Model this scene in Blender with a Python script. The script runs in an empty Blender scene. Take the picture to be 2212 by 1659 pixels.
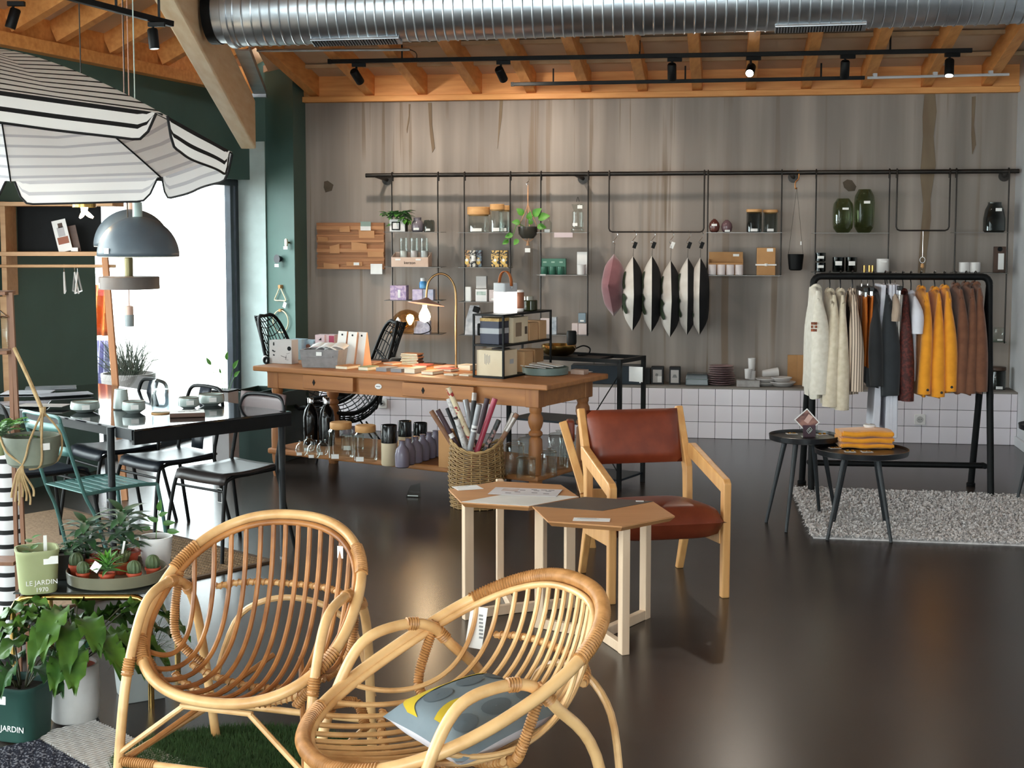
import bpy, bmesh, math, random
from mathutils import Vector, Matrix, Euler
V = Vector
random.seed(7)
SC = bpy.context.scene
COL = SC.collection
PI = math.pi

# ------------------------------------------------------------------ camera
F_PX, CX, PPY, CAM_H = 3000.0, 1106.0, 753.0, 1.72
PITCH = math.radians(4.83)
cam_d = bpy.data.cameras.new('camera')
cam_d.sensor_fit = 'HORIZONTAL'
cam_d.sensor_width = 36.0
cam_d.lens = 36.0 * F_PX / 2212.0
cam_d.shift_y = -(829.5 - PPY) / 2212.0
cam_d.clip_start, cam_d.clip_end = 0.05, 200
cam = bpy.data.objects.new('camera', cam_d)
COL.objects.link(cam)
cam.location = (0, 0, CAM_H)
cam.rotation_euler = (PI / 2 - PITCH, 0, 0)
SC.camera = cam

# ------------------------------------------------------------------ sky, daylight, exposure
W = bpy.data.worlds.new('overcast_sky')
SC.world = W
W.use_nodes = True
_b = W.node_tree.nodes['Background']
_b.inputs[0].default_value = (0.90, 0.95, 1.0, 1)
_b.inputs[1].default_value = 12.0
SC.view_settings.view_transform = 'Standard'
SC.view_settings.look = 'None'
SC.view_settings.gamma = 1.0
SC.view_settings.use_curve_mapping = False
SC.view_settings.exposure = 0.35
SPOT_W = 45.0
SC.cycles.transparent_max_bounces = 24
SC.cycles.max_bounces = 9
SC.cycles.diffuse_bounces = 5
SC.cycles.caustics_reflective = False
SC.cycles.caustics_refractive = False

# ------------------------------------------------------------------ geometry of the place
C0 = V((0, 0, CAM_H))
_F = V((0, math.cos(PITCH), -math.sin(PITCH)))
_U = V((0, math.sin(PITCH), math.cos(PITCH)))
def ray(px, py):
    return _F + V((1, 0, 0)) * ((px - CX) / F_PX) + _U * ((PPY - py) / F_PX)
def at_z(px, py, z=0.0):
    d = ray(px, py); return C0 + d * ((z - CAM_H) / d.z)
def at_y(px, py, Y):
    d = ray(px, py); return C0 + d * (Y / d.y)
_b0, _b1 = at_z(1440, 945), at_z(2190, 962)
UDIR = (_b1 - _b0).normalized()                      # along the back wall, to the right
NDIR = V((UDIR.y, -UDIR.x, 0))                       # from the back wall into the room
BENCH_D = 0.36
_w0 = _b0 - NDIR * BENCH_D                           # a point on the back wall
WROT = math.atan2(UDIR.y, UDIR.x)
def at_w(px, py, dv=0.0):                            # pixel -> point dv in front of the back wall
    d = ray(px, py); o = _w0 + NDIR * dv
    t = (o - C0).dot(NDIR) / d.dot(NDIR)
    return C0 + d * t
WO = at_w(1106, 500); WO.z = 0
def wl(p):                                           # world -> wall coordinates (u, v, z)
    q = p - WO; return V((q.dot(UDIR), q.dot(NDIR), p.z))
def ww(u, v, z):                                     # wall coordinates -> world
    p = WO + UDIR * u + NDIR * v; return V((p.x, p.y, z))
def wpx(px, py, dv=0.0):
    return wl(at_w(px, py, dv))
def kk(Y): return Y / F_PX

# ------------------------------------------------------------------ materials
def hx(s):
    s = s.lstrip('#')
    c = [int(s[i:i + 2], 16) / 255 for i in (0, 2, 4)]
    return tuple(x / 12.92 if x <= .04045 else ((x + .055) / 1.055) ** 2.4 for x in c) + (1,)
MATS = {}
def M(name, col='808080', rough=.5, metal=0, col2=None, scale=6, stretch=(1, 1, 1), bump=0, detail=4, trans=0,
      emit=None, es=0, coat=0, ior=1.45, spec=.5, sheen=0, lo=.35, hi=.65, bdist=.01, subs=0):
    if name in MATS: return MATS[name]
    m = bpy.data.materials.new(name); m.use_nodes = True
    nt = m.node_tree; n = nt.nodes; L = nt.links
    b = n['Principled BSDF']
    c1 = hx(col); c2 = hx(col2) if col2 else tuple(x * .86 for x in c1[:3]) + (1,)
    tc = n.new('ShaderNodeTexCoord'); mp = n.new('ShaderNodeMapping'); nz = n.new('ShaderNodeTexNoise'); cr = n.new('ShaderNodeValToRGB')
    mp.inputs['Scale'].default_value = stretch
    nz.inputs['Scale'].default_value = scale; nz.inputs['Detail'].default_value = detail
    L.new(tc.outputs['Object'], mp.inputs[0]); L.new(mp.outputs[0], nz.inputs['Vector']); L.new(nz.outputs[0], cr.inputs[0])
    cr.color_ramp.elements[0].position = lo; cr.color_ramp.elements[1].position = hi
    cr.color_ramp.elements[0].color = c1; cr.color_ramp.elements[1].color = c2
    L.new(cr.outputs[0], b.inputs['Base Color'])
    b.inputs['Roughness'].default_value = rough; b.inputs['Metallic'].default_value = metal
    b.inputs['Transmission Weight'].default_value = trans; b.inputs['IOR'].default_value = ior
    b.inputs['Specular IOR Level'].default_value = spec
    b.inputs['Coat Weight'].default_value = coat
    b.inputs['Sheen Weight'].default_value = sheen
    if subs: b.inputs['Subsurface Weight'].default_value = subs; b.inputs['Subsurface Radius'].default_value = (.02, .02, .02)
    if emit:
        b.inputs['Emission Color'].default_value = hx(emit); b.inputs['Emission Strength'].default_value = es
    if bump:
        bp = n.new('ShaderNodeBump'); bp.inputs['Strength'].default_value = bump; bp.inputs['Distance'].default_value = bdist
        L.new(nz.outputs[0], bp.inputs['Height']); L.new(bp.outputs[0], b.inputs['Normal'])
    MATS[name] = m
    return m
def glass(name, col='f2f6f4', alpha_mix=.9, rough=.0):
    """thin-walled glass: clear to light and shadow rays alike, with a Fresnel reflection"""
    if name in MATS: return MATS[name]
    m = bpy.data.materials.new(name); m.use_nodes = True
    nt = m.node_tree; n = nt.nodes; L = nt.links
    n.remove(n['Principled BSDF'])
    tr = n.new('ShaderNodeBsdfTransparent'); gl = n.new('ShaderNodeBsdfGlossy'); mx = n.new('ShaderNodeMixShader')
    lw = n.new('ShaderNodeLayerWeight'); lw.inputs[0].default_value = .22
    mt = n.new('ShaderNodeMath'); mt.operation = 'MULTIPLY'; mt.inputs[1].default_value = .75
    tc = n.new('ShaderNodeTexCoord'); nz = n.new('ShaderNodeTexNoise'); cr = n.new('ShaderNodeValToRGB')
    nz.inputs['Scale'].default_value = 3
    c = hx(col)
    cr.color_ramp.elements[0].color = c; cr.color_ramp.elements[1].color = tuple(x * .97 for x in c[:3]) + (1,)
    L.new(tc.outputs['Object'], nz.inputs['Vector']); L.new(nz.outputs[0], cr.inputs[0]); L.new(cr.outputs[0], tr.inputs[0])
    gl.inputs['Roughness'].default_value = rough + .02
    gl.inputs[0].default_value = (.9, .93, .93, 1)
    L.new(lw.outputs['Facing'], mt.inputs[0]); L.new(mt.outputs[0], mx.inputs[0])
    L.new(tr.outputs[0], mx.inputs[1]); L.new(gl.outputs[0], mx.inputs[2])
    L.new(mx.outputs[0], n['Material Output'].inputs[0])
    MATS[name] = m
    return m
def wood(name, col, col2, scale=5, axis=0, rough=.45, bump=.15, coat=0):
    st = [7, 7, 7]; st[axis] = .7
    return M(name, col, rough, 0, col2, scale, tuple(st), bump, 5, lo=.3, hi=.72, coat=coat, bdist=.003)
def stripes(name, c1, c2, axis=2, freq=20, duty=.5, rough=.7, uv=False, trans=0):
    """flat printed stripes along one object axis (or uv)"""
    if name in MATS: return MATS[name]
    m = bpy.data.materials.new(name); m.use_nodes = True
    nt = m.node_tree; n = nt.nodes; L = nt.links; b = n['Principled BSDF']
    tc = n.new('ShaderNodeTexCoord'); sp = n.new('ShaderNodeSeparateXYZ')
    L.new(tc.outputs['UV' if uv else 'Object'], sp.inputs[0])
    mu = n.new('ShaderNodeMath'); mu.operation = 'MULTIPLY'; mu.inputs[1].default_value = freq
    fr = n.new('ShaderNodeMath'); fr.operation = 'FRACT'
    lt = n.new('ShaderNodeMath'); lt.operation = 'LESS_THAN'; lt.inputs[1].default_value = duty
    mx = n.new('ShaderNodeMix'); mx.data_type = 'RGBA'
    L.new(sp.outputs[axis], mu.inputs[0]); L.new(mu.outputs[0], fr.inputs[0]); L.new(fr.outputs[0], lt.inputs[0]); L.new(lt.outputs[0], mx.inputs[0])
    mx.inputs[6].default_value = hx(c1); mx.inputs[7].default_value = hx(c2)
    L.new(mx.outputs[2], b.inputs['Base Color']); b.inputs['Roughness'].default_value = rough
    b.inputs['Transmission Weight'].default_value = 0
    if trans:
        t = n.new('ShaderNodeBsdfTranslucent'); ms = n.new('ShaderNodeMixShader'); ms.inputs[0].default_value = trans
        L.new(mx.outputs[2], t.inputs[0]); L.new(b.outputs[0], ms.inputs[1]); L.new(t.outputs[0], ms.inputs[2]); L.new(ms.outputs[0], n['Material Output'].inputs[0])
    MATS[name] = m
    return m

# ------------------------------------------------------------------ mesh building
def frame_of(d):
    d = d.normalized(); a = V((0, 0, 1)) if abs(d.z) < .95 else V((1, 0, 0))
    x = d.cross(a).normalized(); return x, x.cross(d).normalized()
class MB:
    def __init__(s): s.v = []; s.f = []
    def add(s, vs, fs):
        o = len(s.v); s.v += [V(p) for p in vs]; s.f += [tuple(i + o for i in f) for f in fs]; return s
    def box(s, c, size, rz=0, rx=0, ry=0):
        hx_, hy, hz = [q / 2 for q in size]; R = Euler((rx, ry, rz)).to_matrix(); c = V(c)
        vs = [c + R @ V((x * hx_, y * hy, z * hz)) for x in (-1, 1) for y in (-1, 1) for z in (-1, 1)]
        return s.add(vs, [(0, 1, 3, 2), (4, 6, 7, 5), (0, 4, 5, 1), (2, 3, 7, 6), (0, 2, 6, 4), (1, 5, 7, 3)])
    def bar(s, p0, p1, w, h, up=None):
        p0, p1 = V(p0), V(p1); d = (p1 - p0).normalized()
        up = V(up) if up else (V((0, 0, 1)) if abs(d.z) < .9 else V((0, 1, 0)))
        x = d.cross(up).normalized(); y = x.cross(d).normalized()
        q = [(-w / 2, -h / 2), (w / 2, -h / 2), (w / 2, h / 2), (-w / 2, h / 2)]
        return s.add([p0 + x * a + y * b for a, b in q] + [p1 + x * a + y * b for a, b in q],
                     [(3, 2, 1, 0), (4, 5, 6, 7), (0, 1, 5, 4), (1, 2, 6, 5), (2, 3, 7, 6), (3, 0, 4, 7)])
    def tube(s, pts, r, n=8, closed=False, cap=True):
        pts = [V(p) for p in pts]; m = len(pts); rs = r if isinstance(r, (list, tuple)) else [r] * m
        rings = []; px = None
        for i in range(m):
            a = pts[i - 1] if (i or closed) else pts[0]; b = pts[(i + 1) % m] if (i < m - 1 or closed) else pts[-1]
            d = (b - a)
            if d.length < 1e-9: d = V((0, 0, 1))
            d.normalize()
            if px is None: x, y = frame_of(d)
            else:
                x = px - d * px.dot(d)
                x = x.normalized() if x.length > 1e-6 else frame_of(d)[0]
                y = x.cross(d).normalized()
            px = x
            rings.append([pts[i] + (x * math.cos(t) + y * math.sin(t)) * rs[i] for t in [2 * PI * k / n for k in range(n)]])
        return s.loft(rings, closed_path=closed, cap=cap and not closed)
    def loft(s, rings, closed_path=False, cap=True, closed_ring=True):
        n = len(rings[0]); m = len(rings); vs = [p for r in rings for p in r]; fs = []
        for i in range(m if closed_path else m - 1):
            j = (i + 1) % m
            for k in range(n if closed_ring else n - 1):
                l = (k + 1) % n; fs.append((i * n + k, i * n + l, j * n + l, j * n + k))
        if cap and closed_ring and not closed_path:
            fs.append(tuple(range(n - 1, -1, -1))); fs.append(tuple((m - 1) * n + k for k in range(n)))
        return s.add(vs, fs)
    def lathe(s, prof, n=24, c=(0, 0, 0), cap=True, sx=1, sy=1):
        c = V(c); rings = [[c + V((r * sx * math.cos(2 * PI * k / n), r * sy * math.sin(2 * PI * k / n), z)) for k in range(n)] for r, z in prof]
        return s.loft(rings, cap=cap)
    def prism(s, poly, z0, z1, T=None):
        n = len(poly); vs = [V((x, y, z0)) for x, y in poly] + [V((x, y, z1)) for x, y in poly]
        if T is not None: vs = [T @ p for p in vs]
        return s.add(vs, [tuple(range(n - 1, -1, -1)), tuple(range(n, 2 * n))] + [(i, (i + 1) % n, (i + 1) % n + n, i + n) for i in range(n)])
    def grid(s, fn, nu, nv, cu=False):
        vs = [V(fn(i / (nu if cu else nu - 1), j / (nv - 1))) for i in range(nu) for j in range(nv)]; fs = []
        for i in range(nu if cu else nu - 1):
            for j in range(nv - 1):
                a = (i + 1) % nu; fs.append((i * nv + j, a * nv + j, a * nv + j + 1, i * nv + j + 1))
        return s.add(vs, fs)
    def build(s, name, mat, parent=None, loc=None, rz=0, bevel=0, smooth=True, sub=0, solid=0, seg=2, label=None, uvfn=None, ang=38):
        me = bpy.data.meshes.new(name); me.from_pydata([tuple(p) for p in s.v], [], s.f); me.update()
        bm = bmesh.new(); bm.from_mesh(me); bmesh.ops.recalc_face_normals(bm, faces=bm.faces); bm.to_mesh(me); bm.free()
        if uvfn:
            uv = me.uv_layers.new(name='UVMap')
            for lp in me.loops: uv.data[lp.index].uv = uvfn(me.vertices[lp.vertex_index].co, lp.vertex_index)
        if smooth:
            for p in me.polygons: p.use_smooth = True
            me.set_sharp_from_angle(angle=math.radians(ang))
        for m_ in (mat if isinstance(mat, (list, tuple)) else [mat]): me.materials.append(m_)
        o = bpy.data.objects.new(name, me); COL.objects.link(o)
        if parent: o.parent = parent
        if loc is not None: o.location = loc
        o.rotation_euler = (0, 0, rz)
        if solid:
            md = o.modifiers.new('Solidify', 'SOLIDIFY'); md.thickness = solid; md.offset = 0
        if bevel:
            md = o.modifiers.new('Bevel', 'BEVEL'); md.width = bevel; md.segments = seg; md.limit_method = 'ANGLE'; md.angle_limit = math.radians(40)
        if sub:
            md = o.modifiers.new('Subdivision', 'SUBSURF'); md.levels = md.render_levels = sub
        if label: o['label'] = label
        return o
def tag(o, label, cat, group=None):
    o['label'] = label; o['category'] = cat
    if group: o['group'] = group
    return o
def thing(name, label, cat, loc=(0, 0, 0), rz=0, group=None):
    o = bpy.data.objects.new(name, None); COL.objects.link(o); o.empty_display_size = .05
    o.location = loc; o.rotation_euler = (0, 0, rz)
    return tag(o, label, cat, group)
def struct(o): o['kind'] = 'structure'; return o
def dup(root, loc, rz, label, group=None):
    r = root.copy(); COL.objects.link(r); r.location = loc; r.rotation_euler = (0, 0, rz); r['label'] = label
    if group: r['group'] = group
    for ch in list(root.children):
        c = ch.copy(); COL.objects.link(c); c.parent = r
        for g in list(ch.children):
            d = g.copy(); COL.objects.link(d); d.parent = c
    return r
def bez(ps, n=10):                                   # Catmull-Rom through points
    ps = [V(p) for p in ps]; out = []
    for i in range(len(ps) - 1):
        a = ps[max(i - 1, 0)]; b = ps[i]; c = ps[i + 1]; d = ps[min(i + 2, len(ps) - 1)]
        for k in range(n):
            t = k / n; out.append(.5 * ((2 * b) + (c - a) * t + (2 * a - 5 * b + 4 * c - d) * t * t + (3 * b - a - 3 * c + d) * t ** 3))
    return out + [ps[-1]]
def bezc(ps, n=8):                                   # closed Catmull-Rom
    ps = [V(p) for p in ps]; m = len(ps); out = []
    for i in range(m):
        a, b, c, d = ps[i - 1], ps[i], ps[(i + 1) % m], ps[(i + 2) % m]
        for k in range(n):
            t = k / n; out.append(.5 * ((2 * b) + (c - a) * t + (2 * a - 5 * b + 4 * c - d) * t * t + (3 * b - a - 3 * c + d) * t ** 3))
    return out
def rrect(w, h, r, n=5):
    out = []
    for cx, cy, a0 in ((w / 2 - r, h / 2 - r, 0), (-w / 2 + r, h / 2 - r, PI / 2), (-w / 2 + r, -h / 2 + r, PI), (w / 2 - r, -h / 2 + r, 1.5 * PI)):
        for k in range(n + 1):
            a = a0 + PI / 2 * k / n; out.append((cx + r * math.cos(a), cy + r * math.sin(a)))
    return out

# ================================================================== THE SETTING
# ---- materials of the shell
def mat_concrete_wall():
    m = bpy.data.materials.new('streaked_concrete'); m.use_nodes = True
    nt = m.node_tree; n = nt.nodes; L = nt.links; b = n['Principled BSDF']
    tc = n.new('ShaderNodeTexCoord')
    def nz(scale, st, det=4, off=(0, 0, 0)):
        mp = n.new('ShaderNodeMapping'); mp.inputs['Scale'].default_value = st; mp.inputs['Location'].default_value = off
        t = n.new('ShaderNodeTexNoise'); t.inputs['Scale'].default_value = scale; t.inputs['Detail'].default_value = det
        L.new(tc.outputs['Object'], mp.inputs[0]); L.new(mp.outputs[0], t.inputs['Vector']); return t.outputs[0]
    def ramp(src, a, b_, ca=(0, 0, 0, 1), cb=(1, 1, 1, 1)):
        r = n.new('ShaderNodeValToRGB'); r.color_ramp.elements[0].position = a; r.color_ramp.elements[1].position = b_
        r.color_ramp.elements[0].color = ca; r.color_ramp.elements[1].color = cb
        L.new(src, r.inputs[0]); return r.outputs[0]
    def mix(f, a, b_, fac=None):
        x = n.new('ShaderNodeMix'); x.data_type = 'RGBA'
        if f is None: x.inputs[0].default_value = fac
        else: L.new(f, x.inputs[0])
        for i, q in ((6, a), (7, b_)):
            if isinstance(q, tuple): x.inputs[i].default_value = q
            else: L.new(q, x.inputs[i])
        return x.outputs[2]
    def math_(op, a, b_):
        x = n.new('ShaderNodeMath'); x.operation = op
        for i, q in ((0, a), (1, b_)):
            if isinstance(q, (int, float)): x.inputs[i].default_value = q
            else: L.new(q, x.inputs[i])
        return x.outputs[0]
    base = mix(nz(.9, (1, 1, .5), 5), hx('948a83'), hx('7e756e'))
    base = mix(ramp(nz(2.2, (2.2, 1, .12), 3, (3, 0, 0)), .42, .68), base, hx('a89c93'))
    # narrow rust drips running down from the top
    drip = ramp(nz(4.2, (2.4, 1, .045), 5), .585, .64)
    fade = ramp(nz(1.0, (.9, 1, .55), 3, (7, 0, 1)), .42, .62)
    f1 = math_('MULTIPLY', drip, fade)
    base = mix(math_('MULTIPLY', f1, .6), base, hx('6d5438'))
    drip2 = ramp(nz(9.0, (2.2, 1, .03), 3, (11, 0, 0)), .60, .63)
    base = mix(math_('MULTIPLY', math_('MULTIPLY', drip2, ramp(nz(1.3, (1, 1, .8), 2, (2, 5, 1)), .48, .6)), .55), base, hx('6a5742'))
    damp = ramp(nz(3.0, (1.6, 1, .08), 3, (5, 0, 2)), .52, .72)
    base = mix(math_('MULTIPLY', damp, .38), base, hx('6d675f'))
    L.new(base, b.inputs['Base Color']); b.inputs['Roughness'].default_value = .85
    bp = n.new('ShaderNodeBump'); bp.inputs['Strength'].default_value = .2; bp.inputs['Distance'].default_value = .01
    L.new(nz(14, (1, 1, 1), 6), bp.inputs['Height']); L.new(bp.outputs[0], b.inputs['Normal'])
    return m
MCONC = mat_concrete_wall()
MFLOOR = M('polished_concrete_floor', '38302c', .27, 0, '312925', 1.2, detail=3, spec=.45)
MGREEN = M('dark_green_paint', '4c6962', .55, 0, '48635c', 3, bump=.02)
MWHITE = M('white_paint', 'cfd0d3', .6, 0, 'c4c5c9', 3)
MSPR = wood('spruce_timber', 'eba863', 'd18a48', 4, 1, .55)
MSPRX = wood('spruce_timber_along_x', 'eba863', 'd18a48', 4, 0, .55)
MPLY = M('ceiling_board', 'd2bca2', .8, 0, 'c4ad92', 2.5, bump=.02)
MBLK = M('black_powder_coat', '0b0c0d', .5, 0, '0f1011', 20, spec=.25)
MBLKM = M('black_matt_metal', '09090a', .55, 0, '0d0e0f', 20, spec=.2)
MSTEEL = M('raw_dark_steel', '2a2725', .4, .6, '35302c', 12)
MGALV = M('galvanised_steel', 'c9cfd4', .36, 1, 'b0b7be', 5, bump=.04, bdist=.003)
MCHROME = M('chrome', 'e6e6e6', .12, 1, 'd8d8d8', 10)
MBRASS = M('polished_brass', 'bf9c5e', .22, 1, 'a98549', 10)
MTAG = M('white_price_label', 'f2f1ee', .6, 0, 'e6e5e2', 8)
MTILE = M('glazed_white_tile', 'e9e2e8', .18, 0, 'e0d9df', 2.2, spec=.6)
MGROUT = M('dark_grout', '3a3a3e', .9, 0, '303034', 8)
MCEM = M('cement_top', '8c8680', .7, 0, '7a746e', 4, bump=.05)

# ---- floor
m = MB(); m.prism([(-9, -4.5), (7, -4.5), (7, 13.5), (-9, 13.5)], -.12, 0)
struct(m.build('floor', MFLOOR, smooth=False))
m = MB(); m.prism([(-40, -30), (-9, -30), (-9, 45), (-40, 45)], -.14, -.02)
m.prism([(-9, 13.5), (30, 13.5), (30, 45), (-9, 45)], -.14, -.02)
_terr = m.build('terrace', M('pale_terrace_paving', 'cfccc6', .7, 0, 'c4c0b8', 2), smooth=False); struct(_terr)

# ---- back wall
U0, U1 = -2.6, wpx(2190, 500).x
wb = MB(); wb.prism([(U0, 0), (U1 + .15, 0), (U1 + .15, .18), (U0, .18)], 0, 3.12)
WB = struct(wb.build('wall_back', MCONC, loc=WO, rz=WROT, smooth=False))
def patch(px, py, pts, mat):
    c = wpx(px, py); k = kk(11.9); mm = MB()
    mm.prism([((x - px) * k, -(y - py) * k) for x, y in pts], 0, .006, Matrix.Translation((c.x, -.0, c.z)) @ Matrix.Rotation(PI / 2, 4, 'X'))
    return mm.build('plaster_patch', mat, WB, smooth=False)
MPATCH = M('brown_filler', '5a5044', .9, 0, '4c4338', 9)
patch(710, 403, [(700, 392), (708, 390), (721, 399), (717, 412), (703, 416), (699, 405)], MPATCH)
patch(1835, 400, [(1821, 394), (1830, 388), (1840, 390), (1849, 403), (1846, 412), (1833, 413), (1824, 405)], MPATCH)
MRUST = M('rust_run', '756250', .9, 0, '83735f', 7, stretch=(1, 1, .3))
patch(2010, 420, [(1993, 214), (2014, 212), (2018, 250), (2013, 300), (2019, 360), (2010, 430), (2012, 470), (2004, 560), (2000, 600), (1988, 590), (1992, 500), (1996, 440), (1988, 380), (1992, 300), (1990, 260)], MRUST)
patch(2100, 260, [(2098, 212), (2106, 211), (2104, 270), (2109, 310), (2102, 330), (2099, 290)], MRUST)
patch(1183, 250, [(1078, 215), (1085, 215), (1083, 250), (1077, 290), (1073, 320), (1076, 260)], MRUST)
patch(860, 250, [(884, 225), (888, 225), (886, 255), (880, 288), (879, 280), (884, 250)], MRUST)
patch(930, 300, [(925, 222), (933, 222), (934, 270), (940, 320), (934, 330), (929, 290)], MRUST)

# ---- tiled bench along the back wall: front face of square tiles, cement seat
BU0 = wpx(690, 900, BENCH_D).x; BU1 = wpx(2197, 900, BENCH_D).x
BH = wpx(1600, 838, BENCH_D).z
TP = (BH - .012) / 3
bn = MB(); bn.box(((BU0 + BU1) / 2, -(BENCH_D / 2 - .004), (BH - .015) / 2), (BU1 - BU0, BENCH_D - .008, BH - .015))
BENCH = bn.build('trim_1', MGROUT, loc=WO, rz=WROT, smooth=False); struct(BENCH)
BENCH['label'] = 'low tiled ledge running along the foot of the concrete wall'
bn = MB(); bn.box(((BU0 + BU1) / 2, -(BENCH_D / 2), BH - .006), (BU1 - BU0 + .004, BENCH_D + .004, .016)); bn.build('ledge_top', MCEM, BENCH, bevel=.003, smooth=False)
tp = None; g = .0035
for r in range(3):
    u = BU1
    for c in range(60):
        if u - BU0 < .03: break
        w = min(TP, u - BU0) if c else TP * .35
        full = abs(w - TP) < 1e-6
        cx = u - w / 2; cz = (2 - r) * TP + TP / 2; u -= w
        if full and tp is not None:
            o = tp.copy(); COL.objects.link(o); o.parent = BENCH
        else:
            mm = MB(); mm.box((0, 0, 0), (w - g, .009, TP - g)); o = mm.build('tile', MTILE, BENCH, bevel=.0015, smooth=False, seg=1)
            if full: tp = o
        o.location = (cx, -BENCH_D + .0015, cz)

# ---- right wall and baseboard
rp = [ww(U1, 0, 0), ww(U1, 16.2, 0), ww(U1 + .15, 16.2, 0), ww(U1 + .15, 0, 0)]
m = MB(); m.prism([(p.x, p.y) for p in rp], 0, 6.2); struct(m.build('wall_right', MWHITE, smooth=False))
bp_ = [ww(U1, BENCH_D, 0), ww(U1, 14, 0), ww(U1 - .018, 14, 0), ww(U1 - .018, BENCH_D, 0)]
m = MB(); m.prism([(p.x, p.y) for p in bp_], 0, .075); struct(m.build('baseboard_right', MWHITE, bevel=.004, smooth=False))

# ---- column and left wall with its openings
VC, VA = .19, .36
uC, uA = wpx(578, 600, VC).x, wpx(637, 600, VA).x
LDIR = V((-.287, -.958, 0)); LOUT = V((-.958, .287, 0))
Cc = ww(uC, VC, 0); Fo = Cc + LOUT * .36
LM = Cc + LOUT * .15                                  # a point on the left wall's inner face
Ac = ww(uA, VA, 0); CDIR = (Ac - Cc).normalized(); CNRM = V((CDIR.y, -CDIR.x, 0)); CROT = math.atan2(CDIR.y, CDIR.x)
pts = [Cc, Ac, ww(uA, 0, 0), ww(uA, -.3, 0), Fo + LDIR * -.7, Fo]
m = MB(); m.prism([(p.x, p.y) for p in pts], 0, 3.25); struct(m.build('wall_column', MGREEN, smooth=False))
m = MB(); _q = [Cc + LDIR * .004 + LOUT * .004, Fo + LDIR * .004, Fo + LDIR * .016, Cc + LDIR * .016 + LOUT * .004]
m.prism([(p.x, p.y) for p in _q], 0, 2.5); struct(m.build('trim_2', M('reveal_window_glare', 'c3d3d1', .6), smooth=False))['label'] = 'pale panel added on the window reveal, window glare in its colour'  # added panel; daylight glare on the reveal is put into its pale colour
def lw(s, out=0.0, z=0.0):                            # s metres along the left wall from the column
    p = LM + LDIR * s + LOUT * out; return V((p.x, p.y, z))
def lw_s(px):                                         # where a column of pixels meets the inner face
    t = (px - CX) / F_PX
    # LM.x + LDIR.x s = t (LM.y + LDIR.y s)
    return (t * LM.y - LM.x) / (LDIR.x - t * LDIR.y)
S1 = lw_s(207); HEAD = 2.17; LT = .21
WINS = [(3.9, 8.6), (9.2, 14.8)]                       # shop windows further along the same wall, beside the camera
wlm = MB()
def lseg(s0, s1, z0, z1):
    q = [lw(s0), lw(s1), lw(s1, LT), lw(s0, LT)]; wlm.prism([(p.x, p.y) for p in q], z0, z1)
WH = 2.93; lseg(-.05, WINS[0][0], HEAD + .25, 3.05); lseg(WINS[0][0], 16.5, WH, 3.05); lseg(-.05, S1, HEAD, HEAD + .25)
lseg(S1, WINS[0][0], 0, HEAD + .25); lseg(WINS[0][1], WINS[1][0], 0, WH); lseg(WINS[1][1], 16.5, 0, WH)
struct(wlm.build('wall_left', MGREEN, smooth=False))
MFRAME = M('dark_aluminium_frame', '2b3037', .4, .3, '343a42', 10)
MPANE = glass('window_glass', 'f4f8f6')
def window(name, s0, s1, z0, z1, posts, out=.14):
    fr = MB()
    for s in posts:
        w = .055
        p = lw(s, out); fr.bar(V((p.x, p.y, z0)), V((p.x, p.y, z1)), .06, w, up=LDIR)
    for z in (z0 + .02, z1 - .03):
        fr.bar(lw(s0, out, z), lw(s1, out, z), .06, .05)
    w_ = struct(fr.build(name, MFRAME, smooth=False, bevel=.004))
    for a, b in zip(posts[:-1], posts[1:]):
        q = [lw(a, out), lw(b, out), lw(b, out + .008), lw(a, out + .008)]
        g_ = MB(); g_.prism([(p.x, p.y) for p in q], z0 + .03, z1 - .04); g_.build('pane', MPANE, w_, smooth=False)
    return w_
sD = lw_s(487)
window('window_1', .02, S1, 0.0, HEAD, [.05, .14, S1 - .03])
window('window_2', WINS[0][0], WINS[0][1], 0, WH, [WINS[0][0] + .03, WINS[0][0] + 1.55, WINS[0][0] + 3.1, WINS[0][1] - .03])
window('window_3', WINS[1][0], WINS[1][1], 0, WH, [WINS[1][0] + .03, WINS[1][0] + 1.9, WINS[1][0] + 3.75, WINS[1][1] - .03])
# wall behind the camera, with a shop front in its left half
m = MB(); Yr = -4.3
for (x0, x1, z0, z1) in ((-9, -6.4, 0, 6.2), (-6.4, .6, 3.3, 6.2), (.6, 7, 0, 6.2)):
    m.box(((x0 + x1) / 2, Yr - .1, (z0 + z1) / 2), (x1 - x0, .2, z1 - z0))
struct(m.build('wall_front', MWHITE, smooth=False))
m = MB()
for x in (-6.37, -4.05, -1.75, .57): m.box((x, Yr - .1, 1.65), (.06, .06, 3.3))
for z in (.03, 3.27): m.box((-2.9, Yr - .1, z), (7.0, .06, .06))
w4 = struct(m.build('window_4', MFRAME, smooth=False))
for a in (-6.34, -4.02, -1.72):
    g_ = MB(); g_.box((a + 1.13, Yr - .1, 1.65), (2.26, .008, 3.18)); g_.build('pane', MPANE, w4, smooth=False)
# daylight portals in the openings
def portal(c, w, h, normal):
    l = bpy.data.lights.new('daylight_portal', 'AREA'); l.shape = 'RECTANGLE'; l.size = w; l.size_y = h; l.cycles.is_portal = True
    o = bpy.data.objects.new('daylight_portal', l); COL.objects.link(o); o.location = c
    o.rotation_euler = V(normal).to_track_quat('-Z', 'Z').to_euler()
for a, b, h in ((.0, S1, HEAD), (WINS[0][0], WINS[0][1], WH), (WINS[1][0], WINS[1][1], WH)):
    portal(lw((a + b) / 2, .25, h / 2), b - a, h, -LOUT)
portal((-2.9, Yr - .25, 1.65), 7.0, 3.3, (0, 1, 0))

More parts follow.
